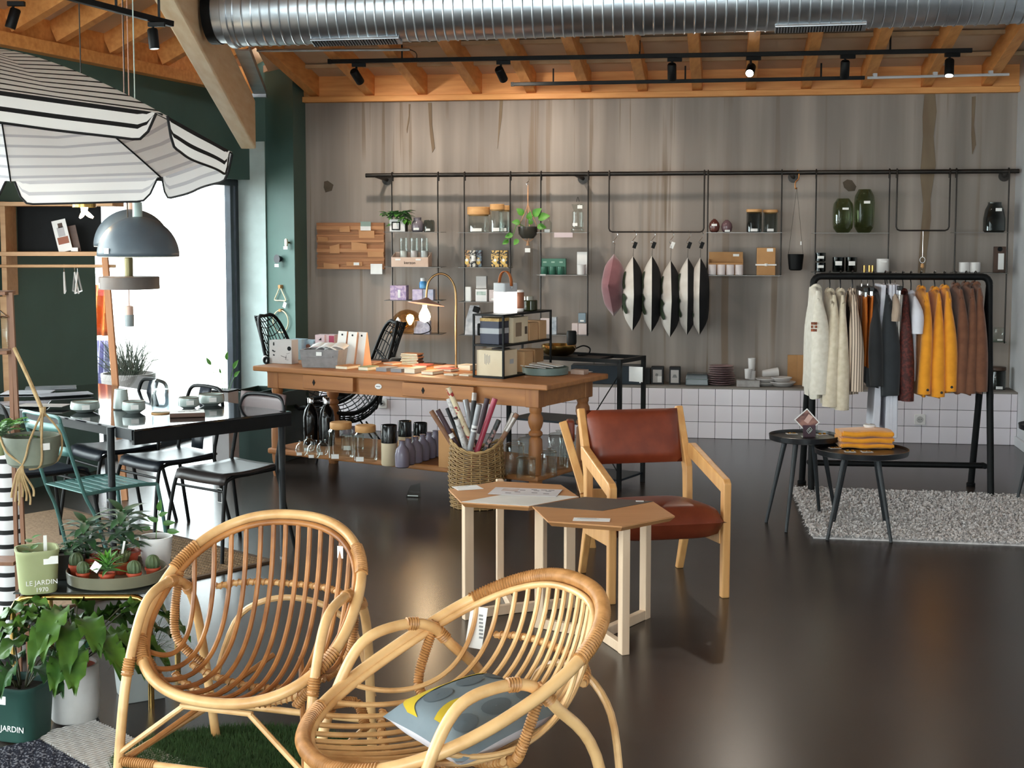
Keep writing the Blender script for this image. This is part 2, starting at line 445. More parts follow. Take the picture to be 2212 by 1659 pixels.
# ---- roof: boards, rafters, plates and the hip beam
SL = .17; ZR = wpx(1106, 203, .05).z                 # underside of rafters at the wall
RD = .17                                             # rafter depth
SLL = .46; ZL = 2.98
def zb(u, v): return ZR + SL * v
hipd = V((0.03, -1, 0))
corner = ww(uC + .05, .25, 0)
farv = 16.3
def hip_at(t):                                       # plan point on the hip line
    return corner + hipd.normalized() * t
m = MB()
A = corner; Bq = ww(U1 + .2, -.1, 0); Cq = ww(U1 + .2, farv, 0); Hq = hip_at(16.6)
def zback(p): return ZR + SL * max(wl(p).y, -1) + RD
def lift(ps, fn, th):
    lo = [V((p.x, p.y, fn(p))) for p in ps]; hi = [q + V((0, 0, th)) for q in lo]; n = len(ps)
    return lo + hi, [tuple(range(n)), tuple(range(2 * n - 1, n - 1, -1))] + [(i, (i + 1) % n, (i + 1) % n + n, i + n) for i in range(n)]
Aw = ww(uC - .3, -.1, 0)
vs, fs = lift([Aw, Bq, Cq, Hq, A], zback, .06); m.add(vs, fs)
def zleft(p):
    d = (p - LM); d.z = 0; return ZL + SLL * max(-d.dot(LOUT), -.3) + .15
Lq = lw(16.6, .25); Lc = lw(-.3, .25)
Hl = [hip_at(t) for t in (16.6, 0)]
vs, fs = lift([A, Hq, Lq, Lc], zleft, .06); m.add(vs, fs)
CEIL = struct(m.build('ceiling', MPLY, smooth=False))
# wall plates
m = MB(); zp0 = wpx(660, 222, .05).z; zp1 = ZR
m.box(((uA + U1) / 2, -.045, (zp0 + zp1) / 2), (U1 - uA, .09, zp1 - zp0)); m.build('wall_plate', MSPRX, CEIL, loc=WO, rz=WROT, bevel=.004, smooth=False)
m = MB(); m.box(((uA + U1) / 2, -.02, zp1 + .095), (U1 - uA, .04, .19)); m.build('blocking_board', MSPRX, CEIL, loc=WO, rz=WROT, smooth=False)
# rafters over the back half
us = [wpx(px, 203, .06).x for px in (678, 798, 912, 1030, 1147, 1266, 1388, 1506, 1622, 1741, 1871, 2001, 2132)]
us += [us[-1] + .49]
for u in us:
    vmax = 9.5
    # stop at the hip beam
    p0 = ww(u, 0, 0); q = p0 - corner
    hd = hipd.normalized(); den = NDIR.x * hd.y - NDIR.y * hd.x
    if abs(den) > 1e-6:
        t = -(q.x * hd.y - q.y * hd.x) / den
        if .3 < t < vmax: vmax = t
    mm = MB(); a = ww(u, .02, ZR + RD / 2 + .004); b = ww(u, vmax, ZR + SL * vmax + RD / 2)
    mm.bar(a, b, .085, RD); mm.build('rafter', MSPR, CEIL, bevel=.004, smooth=False)
# roof batten seen between the rafters
for v in (.4, .95):
    mm = MB(); mm.bar(ww(us[0], v, ZR + SL * v + RD - .02), ww(us[-1], v, ZR + SL * v + RD - .02), .09, .03); mm.build('batten', M('pale_batten', 'c9ae8c', .7, 0, 'b89b78', 5), CEIL, smooth=False)
# left roof: ledger and rafters square to the left wall
mm = MB(); mm.bar(lw(-.1, -.05, ZL - .045), lw(14, -.05, ZL - .045), .1, .085); mm.build('ledger', MSPRX, CEIL, bevel=.004, smooth=False)
mm = MB(); mm.bar(lw(-.1, .005, ZL + .09), lw(14, .005, ZL + .09), .03, .19); mm.build('blocking_board', MSPRX, CEIL, smooth=False)
S_feet = [lw_s(px) for px in (354, 243, 130, 35)]
S_feet = [S_feet[0] - .62] + S_feet + [S_feet[-1] + .6 * i for i in range(1, 6)]
for s in S_feet:
    p0 = lw(s, -.02); q = p0 - corner; d_ = -LOUT; hd = hipd.normalized(); den = d_.x * hd.y - d_.y * hd.x
    t = -(q.x * hd.y - q.y * hd.x) / den
    if t < .12: continue
    e = p0 + d_ * t; mm = MB()
    mm.bar(V((p0.x, p0.y, ZL + .085)), V((e.x, e.y, ZL + .085 + SLL * t)), .09, .16); mm.build('rafter', MSPR, CEIL, bevel=.004, smooth=False)
# hip beam
mm = MB(); Yf, Yn = 11.55, 6.4
pf = at_y(553, 322, Yf); pn = at_y(380, 0, 7.95); dd = (pn - pf)
n_ = 3; bw, bh = .125, .40
sl = dd.z / (pf.y - pn.y); xs = dd.x / (pf.y - pn.y)
far = pf; near = V((pf.x + xs * (Yf - 2.0), 2.0, pf.z + sl * (Yf - 2.0)))
q = []
for p in (far, near): q += [V((p.x - bw, p.y, p.z)), V((p.x, p.y, p.z)), V((p.x, p.y, p.z + bh)), V((p.x - bw, p.y, p.z + bh))]
mm.add(q, [(3, 2, 1, 0), (4, 5, 6, 7), (0, 1, 5, 4), (1, 2, 6, 5), (2, 3, 7, 6), (3, 0, 4, 7)])
mm.build('hip_beam', wood('pale_glulam', 'f3dcb8', 'e5c596', 3, 1, .6), CEIL, bevel=.012, smooth=False)

# ---- cable tray strut by the column
t_ = thing('cable_tray', 'grey perforated metal channel running down to the dark green column top', 'cable tray', at_y(545, 150, 11.6))
p0, p1 = at_y(523, 108, 10.2), at_y(562, 204, 11.75); c_ = t_.location
mm = MB(); mm.bar(p0 - c_, p1 - c_, .095, .012)
mm.bar(p0 - c_ + V((.05, 0, .02)), p1 - c_ + V((.05, 0, .02)), .006, .05); mm.bar(p0 - c_ + V((-.05, 0, .02)), p1 - c_ + V((-.05, 0, .02)), .006, .05)
mm.build('channel', MGALV, t_, smooth=False)
mm = MB(); mm.box(p1 - c_ + V((0, -.02, -.012)), (.115, .06, .03)); mm.build('end_clip', MGALV, t_, smooth=False)

# ================================================================== UNDER THE ROOF: duct, tracks, spotlights
def wrot_pt(p, o):                                   # world point -> coordinates of an Empty at o turned with the wall
    q = p - o; return V((q.dot(UDIR), -q.dot(NDIR), q.z))
# ---- ventilation duct
dvD = 3.45; dr = .21
pl, pr = wpx(507, 100, dvD), wpx(2212, 50, dvD)
la, lb = V((pl.x, -dvD, pl.z + dr)), V((pr.x + 1.6, -dvD, pr.z + dr + (pr.z - pl.z) / (pr.x - pl.x) * 1.6))
D = thing('ventilation_duct', 'large galvanised spiral air duct hung under the roof', 'air duct', WO, WROT)
dx = (lb - la).normalized()
mm = MB(); mm.tube([la + (lb - la) * (i / 40) for i in range(41)], dr, 40); mm.build('duct_tube', MGALV, D)
mm = MB(); x_, y_ = frame_of(dx); hp = []; L_ = (lb - la).length; pitch = .06; nseg = 28
N_ = int(L_ / pitch * nseg)
for i in range(N_):
    a = 2 * PI * i / nseg; hp.append(la + dx * (pitch * i / nseg) + (x_ * math.cos(a) + y_ * math.sin(a)) * (dr + .002))
mm.tube(hp, .0055, 5); mm.build('spiral_seam', MGALV, D)
mm = MB(); mm.tube([la - dx * .02, la + dx * .02], dr + .012, 40); mm.tube([la - dx * .11, la - dx * .02], dr * .9, 40); mm.build('end_cap', MGALV, D, bevel=.004)
mm = MB(); mm.tube([la - dx * .15, la - dx * .09], dr * .93, 32); mm.build('rubber_collar', MBLKM, D)
for (a, b, py) in ((680, 870, 90), (1673, 1869, 62)):
    ua, ub = wpx(a, py, dvD).x, wpx(b, py, dvD).x
    t0 = (ua - la.x) / (lb.x - la.x); t1 = (ub - la.x) / (lb.x - la.x)
    p0, p1 = la + (lb - la) * t0, la + (lb - la) * t1
    off = V((0, -.05, -dr * .985)); g0 = MB()
    g0.bar(p0 + off, p1 + off, .1, .02, up=(0, -.25, -1)); vt = g0.build('vent_grille', MGALV, D, bevel=.003, smooth=False)
    g1 = MB()
    for i in range(30):
        c = p0 + (p1 - p0) * ((i + .8) / 31.6) + off + V((0, -.25, -1)).normalized() * .011
        g1.bar(c + V((0, -.038, .009)), c + V((0, .038, -.009)), .007, .006)
    g1.build('louvre', MBLKM, vt, smooth=False)
for px in (1385, 2040):                                # hanging straps
    u_ = wpx(px, 60, dvD).x; t0 = (u_ - la.x) / (lb.x - la.x); c = la + (lb - la) * t0
    mm = MB(); mm.tube([c - dx * .012, c + dx * .012], dr + .006, 36)
    mm.tube([c + V((0, 0, dr)), c + V((0, 0, dr + .25))], .005, 6); mm.build('suspension_clamp', MGALV, D)

# ---- track rails
def track(name, label, pts, w=.035, h=.032, mat=None):
    o = pts[0]; t = thing(name, label, 'track rail', o)
    mm = MB(); mm.bar(V((0, 0, 0)), pts[1] - o, w, h); mm.build('rail', mat or MBLK, t, bevel=.003, smooth=False)
    d = (pts[1] - o)
    for f in (.12, .5, .88):
        mm = MB(); c = d * f; mm.bar(c, c + V((0, 0, .12)), .012, .012); mm.build('ceiling_clip', MBLK, t, smooth=False)
    mm = MB(); dn = d.normalized(); mm.bar(-dn * .012, dn * .012, w + .004, h + .004); mm.build('end_cap', MBLK, t, smooth=False)
    return t
dvT = 1.15
TA = [at_w(712, 133, dvT), at_w(2100, 109, dvT)]
track('track_rail', 'long black track rail carrying the spotlights below the duct', TA)
TBp = [at_w(1107, 182, .62), at_w(1868, 168, .62)]
track('track_rail', 'shorter black track rail just above the timber wall plate', TBp, .03, .028)
t = thing('conduit_pipe', 'thin white conduit running on from the shorter black track rail', 'conduit', at_w(1868, 168, .62))
mm = MB(); mm.tube([V((.02, 0, 0)), at_w(2180, 160.5, .62) - t.location], .011, 8); mm.build('pipe', MWHITE, t)
for px in (1890, 2020, 2140):
    mm = MB(); c = at_w(px, 166.5 - (px - 1868) * .023, .62) - t.location; mm.box(c + V((0, 0, .012)), (.03, .03, .03)); mm.build('clip', MWHITE, t, smooth=False)
t = thing('conduit_pipe', 'thin grey conduit above the left end of the long track rail', 'conduit', at_w(555, 109, 1.6))
mm = MB(); mm.tube([V((0, 0, 0)), at_w(885, 107, 1.6) - t.location], .011, 8); mm.build('pipe', MGALV, t)
mm = MB(); mm.tube(bez([at_w(885, 107, 1.6) - t.location, at_w(905, 112, 1.45) - t.location, at_w(711, 128, 1.16) - t.location + V((.01, 0, 0))] if 0 else
   [at_w(885, 107, 1.6) - t.location, at_w(896, 112, 1.4) - t.location, at_w(900, 118, 1.25) - t.location, at_w(900, 127, dvT) - t.location], 5), .004, 6); mm.build('cable', MBLKM, t)
# left track over the dining corner
TL = [at_y(120, -14, 7.3), at_y(372, 52, 7.9)]
track('track_rail', 'black track rail slanting under the left rafters', TL)

# ---- spotlights
def spot(pc, aim, label, on=0.0, size=1.0, visible=0.0, spread=115):
    """pc: top of the arm under the track; aim: direction of the beam"""
    t = thing('track_spotlight', label, 'spotlight', pc, 0, 'spotlights on the tracks')
    aim = V(aim).normalized(); s = size
    mm = MB(); mm.box((0.02, 0, -.012), (.11 * s, .034 * s, .03 * s)); mm.build('adapter', MBLK, t, bevel=.003, smooth=False)
    mm = MB(); mm.tube([V((0, 0, -.02)), V((0, 0, -.075 * s))], .009 * s, 8); mm.build('arm', MBLK, t)
    c = V((0, 0, -.095 * s)); a, b = c - aim * .055 * s, c + aim * .075 * s
    mm = MB(); mm.tube([a, a + aim * .008, b - aim * .004, b], [.028 * s, .034 * s, .034 * s, .032 * s], 20); mm.build('housing', MBLK, t)
    mm = MB(); mm.tube([b - aim * .004, b + aim * .0015], .028 * s, 20)
    mm.build('lens', M('lit_lens', 'fff3dd', .3, emit='fff0d8', es=visible) if visible else M('dark_lens', '202226', .15), t)
    if on:
        l = bpy.data.lights.new('spot', 'SPOT'); l.energy = on; l.color = (1, .9, .76); l.spot_size = math.radians(spread); l.spot_blend = 1.0; l.shadow_soft_size = .035
        lo = bpy.data.objects.new('spot_beam', l); COL.objects.link(lo); lo.parent = t
        lo.location = b + aim * .012; lo.rotation_euler = aim.to_track_quat('-Z', 'Y').to_euler()
    return t
def on_track(px, pts):
    a, b = pts; best = None
    for i in range(2001):
        p = a + (b - a) * (i / 2000); d = p - C0; x = CX + F_PX * d.x / (d.y * math.cos(PITCH) - d.z * math.sin(PITCH))
        if best is None or abs(x - px) < best[0]: best = (abs(x - px), p)
    return best[1] - V((0, 0, .018))
toW = -NDIR
for px, aim, lb_, on, vis in (
    (770, toW * .75 + UDIR * .25 + V((0, 0, -.62)), 'black spotlight nearest the dark green column on the long track', SPOT_W, 0),
    (1082, toW * .8 + UDIR * .2 + V((0, 0, -.6)), 'black spotlight second from the column on the long track', SPOT_W, 0),
    (1452, toW * .45 + V((0, 0, -.9)), 'dim black spotlight between the second and the glaring one', SPOT_W * .35, 0),  # casts a weak beam although its lens is drawn dark
    (1622, V((-.26, -.87, -.5)), 'glaring lit spotlight shining at the viewer', SPOT_W * .6, 45.0),
    (1826, toW * .4 + V((0, 0, -.9)), 'dim black spotlight right of the glaring one', SPOT_W * .22, 0),  # dark lens, but a faint beam is switched on here too
    (2052, V((-.1, -.3, -.9)), 'lit spotlight at the far right end of the long track', SPOT_W * .5, 14.0)):
    spot(on_track(px, TA), aim, lb_, on, 1.0, vis)
spot(on_track(330, TL), (.1, -.05, -1), 'unlit black spotlight hanging near the pale hip beam', 0, .85)
spot(at_y(28, 4, 8.6), (-.3, -.1, -1), 'unlit black spotlight in the upper left corner above the parasol', 0, .95)

# ================================================================== ON THE BACK WALL
DVR = .24
# ---- pipe rail with its brackets
R_ = thing('wall_rail', 'long dark steel pipe rail across the concrete wall', 'rail', WO, WROT)
ra, rb = wpx(790, 379, DVR), wpx(2212, 369.5, DVR); ra = V((ra.x, -DVR, ra.z)); rb = V((rb.x, -DVR, rb.z))
rb = rb if rb.x < U1 - .02 else ra + (rb - ra) * ((U1 - .02 - ra.x) / (rb.x - ra.x))
mm = MB(); mm.tube([ra, rb], .0185, 14); mm.build('pipe', MSTEEL, R_)
def rail_z(u): return ra.z + (rb.z - ra.z) * (u - ra.x) / (rb.x - ra.x)
for px in (812, 1243, 1706, 2170):
    u = wpx(px, 380, DVR).x; z = rail_z(u); mm = MB()
    mm.tube([V((u, -DVR, z - .005)), V((u + .04, -.012, z - .03))], .016, 10); mm.tube([V((u + .04, -.014, z - .03)), V((u + .04, 0, z - .03))], .045, 20)
    mm.build('bracket', MSTEEL, R_)
MSHELF = M('thin_steel_shelf', '6f6c69', .35, .7, '5d5a57', 9)
MGSHELF = glass('green_glass_shelf', 'c4ddd4')
SHELVES = {}
def ladder(key, label, pxl, pxr, ys, bottom, over=(14, 10), depth=.235, lastglass=False):
    t = thing('hanging_shelf', label, 'shelf unit', WO, WROT, 'wire shelf ladders hung on the rail')
    ul, ur = wpx(pxl, 450, DVR).x, wpx(pxr, 450, DVR).x; zb_ = wpx(pxl, bottom, DVR).z
    for u in (ul, ur):
        zt = rail_z(u); mm = MB()
        hook = [V((u, -DVR + .024, zt - .05))] + [V((u, -DVR + .024 * math.cos(a), zt + .024 * math.sin(a))) for a in (0, .5, 1.05, 1.57, 2.1, 2.65, PI)] + [V((u, -DVR - .024, zb_))]
        mm.tube(hook, .0062, 7); mm.build('rod', MSTEEL, t)
    for i, y in enumerate(ys):
        z = wpx((pxl + pxr) / 2, y, DVR).z; k = kk(11.8)
        mm = MB(); mm.box(((ul - over[0] * k + ur + over[1] * k) / 2, -DVR + .015, z - .002), (ur - ul + (over[0] + over[1]) * k, depth, .004))
        mm.build('shelf_plate', MGSHELF if (lastglass and i == len(ys) - 1) else MSHELF, t, smooth=False)
        SHELVES[key, i] = z
    return t
ladder(1, 'wire shelf ladder nearest the wooden slat board, with the amber globe lamp', 848, 947, (501, 576, 648, 720), 722)
ladder(2, 'wire shelf ladder with the cork-lidded jars on top', 1004, 1103, (502, 577, 651, 723), 724, (10, 0))
ladder(3, 'wire shelf ladder with the green candle box', 1169, 1271, (502, 593, 722), 724, (6, 0))
ladder(4, 'wire shelf ladder right of the hanging cushions', 1529, 1688, (502, 594), 596, (3, 2))
ladder(5, 'wire shelf ladder holding the two tall green vases', 1762, 1920, (503, 588), 590, (6, 0))
ladder(6, 'wire shelf ladder at the far right end of the rail', 2064, 2177, (502, 589, 736), 740, (4, 0), lastglass=True)
def uframe(label, pxl, pxr, pyb):
    ul, ur = wpx(pxl, 450, DVR).x, wpx(pxr, 450, DVR).x; z = wpx(pxl, pyb, DVR).z; y = -DVR - .024
    t = thing('cushion_hanger', label, 'hanging rod', WO, WROT); mm = MB()
    def hk(u):
        zt = rail_z(u); return [V((u, -DVR + .024, zt - .05))] + [V((u, -DVR + .024 * math.cos(a), zt + .024 * math.sin(a))) for a in (0, .8, 1.57, 2.3, PI)]
    r = .03
    mm.tube(hk(ul) + [V((ul, y, z + r)), V((ul + r * .3, y, z + r * .3)), V((ul + r, y, z)), V((ur - r, y, z)), V((ur - r * .3, y, z + r * .3)), V((ur, y, z + r))] + hk(ur)[::-1], .0065, 8)
    mm.build('bent_rod', MSTEEL, t); return z
ZF1 = uframe('dark steel U-shaped frame from which the cushions hang', 1316, 1521, 501)
ZF2 = uframe('empty dark steel U-shaped frame above the clothes rack', 1936, 2050, 498)

# ---- helpers for goods standing on the wall shelves (sizes taken from the photograph, true depth)
def wr(px0, px1, py0, py1, dv):
    a, b = wpx(px0, py1, dv), wpx(px1, py0, dv)
    return (a.x + b.x) / 2, abs(b.x - a.x), a.z, b.z - a.z
MSMALL = MTAG
def label_on(parent, w, h, x, y, z, tilt=0):
    mm = MB(); mm.box((x, y, z), (w, .0012, h), ry=tilt); return mm.build('price_label', MTAG, parent, smooth=False)
def wbox(name, label, cat, px0, px1, py0, py1, dv, mat, depth=None, z=None, group=None, rz=0, lab=False, bev=.002):
    u, w, z0, h = wr(px0, px1, py0, py1, dv); z0 = z if z is not None else z0
    d = depth or w; loc = ww(u, dv, z0)
    mm = MB(); mm.box((0, 0, h / 2 + .0005), (w, d, h)); o = mm.build(name, mat, None, loc, WROT + rz, bevel=bev, smooth=False)
    tag(o, label, cat, group)
    if lab: label_on(o, w * .5, h * .18, 0, -d / 2 - .001, h * .2)
    return o
def wlathe(name, label, cat, px, pw, py0, py1, dv, mat, prof, z=None, group=None, n=24, rz=0, parts=(), lab=None):
    """prof: list of (radius fraction of pw/2, height fraction); parts: (name, mat, prof)"""
    u, w, z0, h = wr(px - pw / 2, px + pw / 2, py0, py1, dv); z0 = z if z is not None else z0
    t = thing(name, label, cat, ww(u, dv, z0 + .0005), WROT + rz, group)
    for pn, pm, pp in ((('body', mat, prof),) + tuple(parts)):
        mm = MB(); mm.lathe([(r * w / 2, f * h) for r, f in pp], n, cap=True); mm.build(pn, pm, t)
    if lab: label_on(t, w * lab[0], h * lab[1], w * lab[2], -w * .5 * math.sqrt(max(0, 1 - (2 * lab[2]) ** 2)) - .001, h * lab[3])
    return t
def text_mesh(name, txt, size, mat, parent, loc, rot, ext=.0006, align='CENTER', sx=1):
    cu = bpy.data.curves.new(name, 'FONT'); cu.body = txt; cu.size = size; cu.extrude = ext; cu.align_x = align; cu.align_y = 'CENTER'; cu.resolution_u = 3
    to = bpy.data.objects.new(name + '_tmp', cu); COL.objects.link(to)
    bpy.context.view_layer.update()
    me = bpy.data.meshes.new_from_object(to.evaluated_get(bpy.context.evaluated_depsgraph_get())); bpy.data.objects.remove(to)
    me.materials.clear(); me.materials.append(mat)
    o = bpy.data.objects.new(name, me); COL.objects.link(o); o.parent = parent; o.location = loc; o.rotation_euler = rot; o.scale = (sx, 1, 1)
    return o
UP = (PI / 2, 0, 0)                                   # text standing, facing -y
GCLR = glass('clear_glass', 'f3f7f5'); GSMK = glass('smoked_glass', 'b9c0be'); GGRN = glass('olive_glass', 'b7c2a4'); GAMB = glass('amber_glass', 'e3cba8'); GDRK = glass('dark_glass', '959c9d')
MINK = M('black_print', '17171a', .6); MKRAFT = M('brown_kraft_card', 'b98a5a', .75, 0, 'a87a4c', 6, bump=.03); MKRAFTL = M('pale_kraft_card', 'd9b99a', .75, 0, 'cda987', 6)
MCORK = wood('turned_beech', 'd9a870', 'c48f58', 4, 0, .6); MWCER = M('white_ceramic', 'e4e1df', .3, 0, 'd8d5d3', 5)
MPAPER = M('white_paper', 'eeecea', .7, 0, 'e2e0de', 6)
MSOIL = M('potting_soil', '2a1f18', .95, 0, '3a2c20', 40, bump=.6, bdist=.01)
def box_part(name, parent, c, s, mat, bev=0, rz=0, rx=0, ry=0):
    mm = MB(); mm.box(c, s, rz, rx, ry); return mm.build(name, mat, parent, bevel=bev, smooth=False)
def thin_jar(r0, h, neck=None, t=.0025):
    """outer and inner wall profile of a glass vessel, open at the top; r0: [(r,z)...]"""
    return list(r0)
def jar(name, label, cat, px, pw, py0, py1, dv, gm, lidm=None, lidf=.2, z=None, group=None, lab=True, lidw=1.04):
    u, w, z0, h = wr(px - pw / 2, px + pw / 2, py0, py1, dv); z0 = z if z is not None else z0
    t = thing(name, label, cat, ww(u, dv, z0 + .0005), WROT, group); r = w / 2; hb = h * (1 - lidf) if lidm else h
    mm = MB(); mm.lathe(thin_jar([(r * .9, 0), (r, .006), (r, hb * .93), (r * .93, hb)], hb), 24, cap=False)
    mm.add([V((r * .89 * math.cos(a), r * .89 * math.sin(a), .002)) for a in [2 * PI * k / 16 for k in range(16)]], [tuple(range(16))]); mm.build('glass', gm, t)
    if lidm:
        mm = MB(); mm.lathe([(r * .88, hb - .012), (r * .88, hb), (r * lidw, hb), (r * lidw, h - .004), (r * lidw - .004, h)], 24); mm.build('lid', lidm, t)
    if lab: label_on(t, w * .45, h * .12, 0, -r - .001, h * .1)
    return t
LEAF = {}
def leafmat(n, a, b): return M(n, a, .45, 0, b, 14, sheen=.1)
MLEAF = leafmat('fresh_leaf_green', '5c9a33', '3f7a26'); MLEAFD = leafmat('deep_leaf_green', '2f5a2a', '244a22'); MLEAFM = leafmat('mid_leaf_green', '4f7f2f', '3b6527')
def leaf_into(mm, base, d, up, ln, wd, curl=.3, fold=.15, nseg=5, tip=1.0):
    """one leaf blade as a small bent surface"""
    d = V(d).normalized(); side = d.cross(V(up)).normalized() if d.cross(V(up)).length > 1e-4 else V((1, 0, 0)); nrm = side.cross(d).normalized()
    vs = []; fs = []
    for i in range(nseg + 1):
        t = i / nseg; w = wd * math.sin(PI * min(1, .08 + .92 * t) ** .8) * (1 if t < 1 else 0)
        c = V(base) + d * (ln * t * (1 - .12 * curl * t)) - nrm * (curl * ln * t * t * .6)
        vs += [c - side * w / 2 + nrm * fold * w, c, c + side * w / 2 + nrm * fold * w]
    for i in range(nseg):
        a = i * 3; fs += [(a, a + 1, a + 4, a + 3), (a + 1, a + 2, a + 5, a + 4)]
    mm.add(vs, fs)

# ================================================================== GOODS ON THE WALL SHELVES
S = SHELVES
# --- slat board
u, w, z0, h = wr(686, 830, 481, 581, .03)
t = thing('slat_board', 'stepped wooden slat board with small card pockets on the concrete wall', 'pin board', ww(u, 0, z0), WROT)
MSLAT = [wood('oak_slat_a', 'b98055', 'a06a42', 6, 0, .6), wood('oak_slat_b', 'c28b60', 'ab764c', 6, 0, .6), wood('oak_slat_c', 'a8714a', '92603c', 6, 0, .6)]
box_part('backing', t, (0, -.008, h / 2), (w, .014, h), MSLAT[2])
rs = random.Random(3); zc = 0; i = 0
while zc < h - .002:
    sh = min(rs.choice((.014, .02, .026, .034)), h - zc)
    dpt = rs.choice((.006, .02, .034)); box_part('slat', t, (0, -.015 - dpt / 2, zc + sh / 2), (w, dpt, sh - .001), MSLAT[i % 3]); zc += sh; i += 1
MPCK = M('card_pocket_tan', 'cb9568', .7, 0, 'bf895c', 5)
for (a, b, c, d, sk) in ((733, 755, 488, 501, -.3), (775, 808, 495, 514, .2), (686, 708, 511, 521, .2), (712, 733, 527, 547, -.25), (759, 792, 522, 541, .25), (794, 828, 543, 555, .1), (699, 732, 568, 580, .25), (748, 782, 566, 574, 0)):
    uu, w_, z_, h_ = wr(a, b, c, d, .06); mm = MB(); lx, rx_ = uu - w_ / 2 - u, uu + w_ / 2 - u; zz = z_ - z0
    s_ = sk * h_
    mm.add([V((lx, -.05, zz)), V((rx_, -.05, zz)), V((rx_, -.06, zz + h_ - max(s_, 0))), V((lx, -.06, zz + h_ + min(s_, 0))), V((lx, -.035, zz)), V((rx_, -.035, zz)), V((rx_, -.035, zz + h_ - max(s_, 0))), V((lx, -.035, zz + h_ + min(s_, 0)))],
           [(0, 1, 2, 3), (4, 7, 6, 5), (0, 4, 5, 1), (2, 6, 7, 3), (1, 5, 6, 2), (0, 3, 7, 4)])
    mm.build('pocket', MPCK, t, smooth=False)
uu, w_, z_, h_ = wr(779, 801, 479, 497, .06); box_part('green_card', t, (uu - u, -.062, z_ - z0 + h_ * .7), (w_, .002, h_ * .65), M('sage_card', '8fa39a', .7)); box_part('white_card', t, (uu - u, -.064, z_ - z0 + h_ * .2), (w_, .002, h_ * .5), MPAPER)
uu, w_, z_, h_ = wr(801, 826, 570, 592, .06); box_part('price_label', t, (uu - u, -.066, z_ - z0 + h_ / 2), (w_, .003, h_), MTAG); box_part('price_label', t, (wpx(770, 570, .06).x - u, -.062, wpx(770, 570, .06).z - z0), (.05, .002, .025), MTAG)

# --- small potted plants helper
def foliage(mm, n, c, rad, ln, wd, seed=0, up=.6, spread=1.0, curl=.5, vary=.5):
    r = random.Random(seed)
    for i in range(n):
        a = r.uniform(0, 2 * PI); e = r.uniform(-.2, 1) * up; rr = rad * math.sqrt(r.random())
        base = V(c) + V((math.cos(a) * rr, math.sin(a) * rr, r.uniform(-.3, .6) * rad))
        d = V((math.cos(a) * spread, math.sin(a) * spread, e)); leaf_into(mm, base, d, (0, 0, 1), ln * r.uniform(1 - vary, 1 + vary), wd * r.uniform(.7, 1.2), curl * r.uniform(.5, 1.5))
# ladder 1, top shelf
u, w, z0, h = wr(845, 878, 472, 501, DVR); t = thing('potted_ivy', 'leafy ivy in a white cube pot with black trim on the top shelf', 'potted plant', ww(u, DVR, S[1, 0]), WROT)
box_part('pot', t, (0, 0, h * .48), (w, w * .8, h * .94), MWCER, .003)
box_part('trim_frame', t, (-.012, -w * .41, h * .45), (w * .55, .004, h * .62), MBLKM); box_part('inset', t, (-.012, -w * .415, h * .45), (w * .4, .004, h * .45), MWCER); box_part('side_panel', t, (w * .46, 0, h * .45), (w * .1, w * .7, h * .8), MBLKM)
mm = MB(); foliage(mm, 80, (0, 0, h * 1.15), .06, .075, .06, 3, .6); foliage(mm, 16, (.06, -.03, h * .9), .03, .06, .045, 4, -.9); foliage(mm, 8, (-.05, -.03, h * .55), .015, .04, .035, 4, -.9); foliage(mm, 10, (-.1, 0, h * 1.3), .02, .06, .04, 5, .5); mm.build('foliage', MLEAF, t)
wlathe('stoneware_vase', 'mauve grey narrow-necked vase on the top shelf beside the ivy', 'vase', 902, 26, 470, 501, DVR - .02, M('mauve_glaze', '857d85', .25, 0, '776f78', 4), [(.75, 0), (.95, .08), (1, .3), (.98, .5), (.8, .72), (.62, .8), (.62, .96), (.66, 1), (.5, 1), (.5, .8)], S[1, 0], lab=(.45, .16, 0, .2))
wlathe('glass_tumbler', 'smoky glass domed tumbler next to the mauve vase', 'glass', 927, 24, 475, 501, DVR - .03, GSMK, [(.9, 0), (1, .06), (1, .8), (.85, .97), (.5, 1)], S[1, 0], lab=(.4, .18, 0, .18))
# shelf 2: card tray with candles
u, w, z0, h = wr(848, 932, 545, 576, DVR); t = thing('candle_tray', 'pale pink card display tray printed kerzon with three candle glasses inside', 'display tray', ww(u, DVR + .01, S[1, 1]), WROT)
MPINKC = M('pale_pink_card', 'dcc0ae', .75, 0, 'd2b4a1', 5)
box_part('tray_front', t, (0, -.075, h * .33), (w * .93, .004, h * .66), MPINKC); box_part('tray_base', t, (0, 0, .003), (w * .93, .15, .006), MPINKC)
for sx in (-1, 1):
    mm = MB(); x = sx * w * .465; mm.add([V((x - .002, -.075, 0)), V((x - .002, .075, 0)), V((x - .002, .075, h)), V((x - .002, -.075, h * .66)), V((x + .002, -.075, 0)), V((x + .002, .075, 0)), V((x + .002, .075, h)), V((x + .002, -.075, h * .66))], [(0, 1, 2, 3), (7, 6, 5, 4), (0, 4, 5, 1), (1, 5, 6, 2), (2, 6, 7, 3), (3, 7, 4, 0)]); mm.build('tray_side', MPINKC, t, smooth=False)
box_part('tray_back', t, (0, .074, h * .5), (w * .93, .004, h), MPINKC)
text_mesh('tray_print', 'kerzon', .036, MINK, t, (.0, -.0785, h * .28), UP)
for sx in (-.3, .22): label_on(t, .045, .014, sx * w, -.079, h * .5)
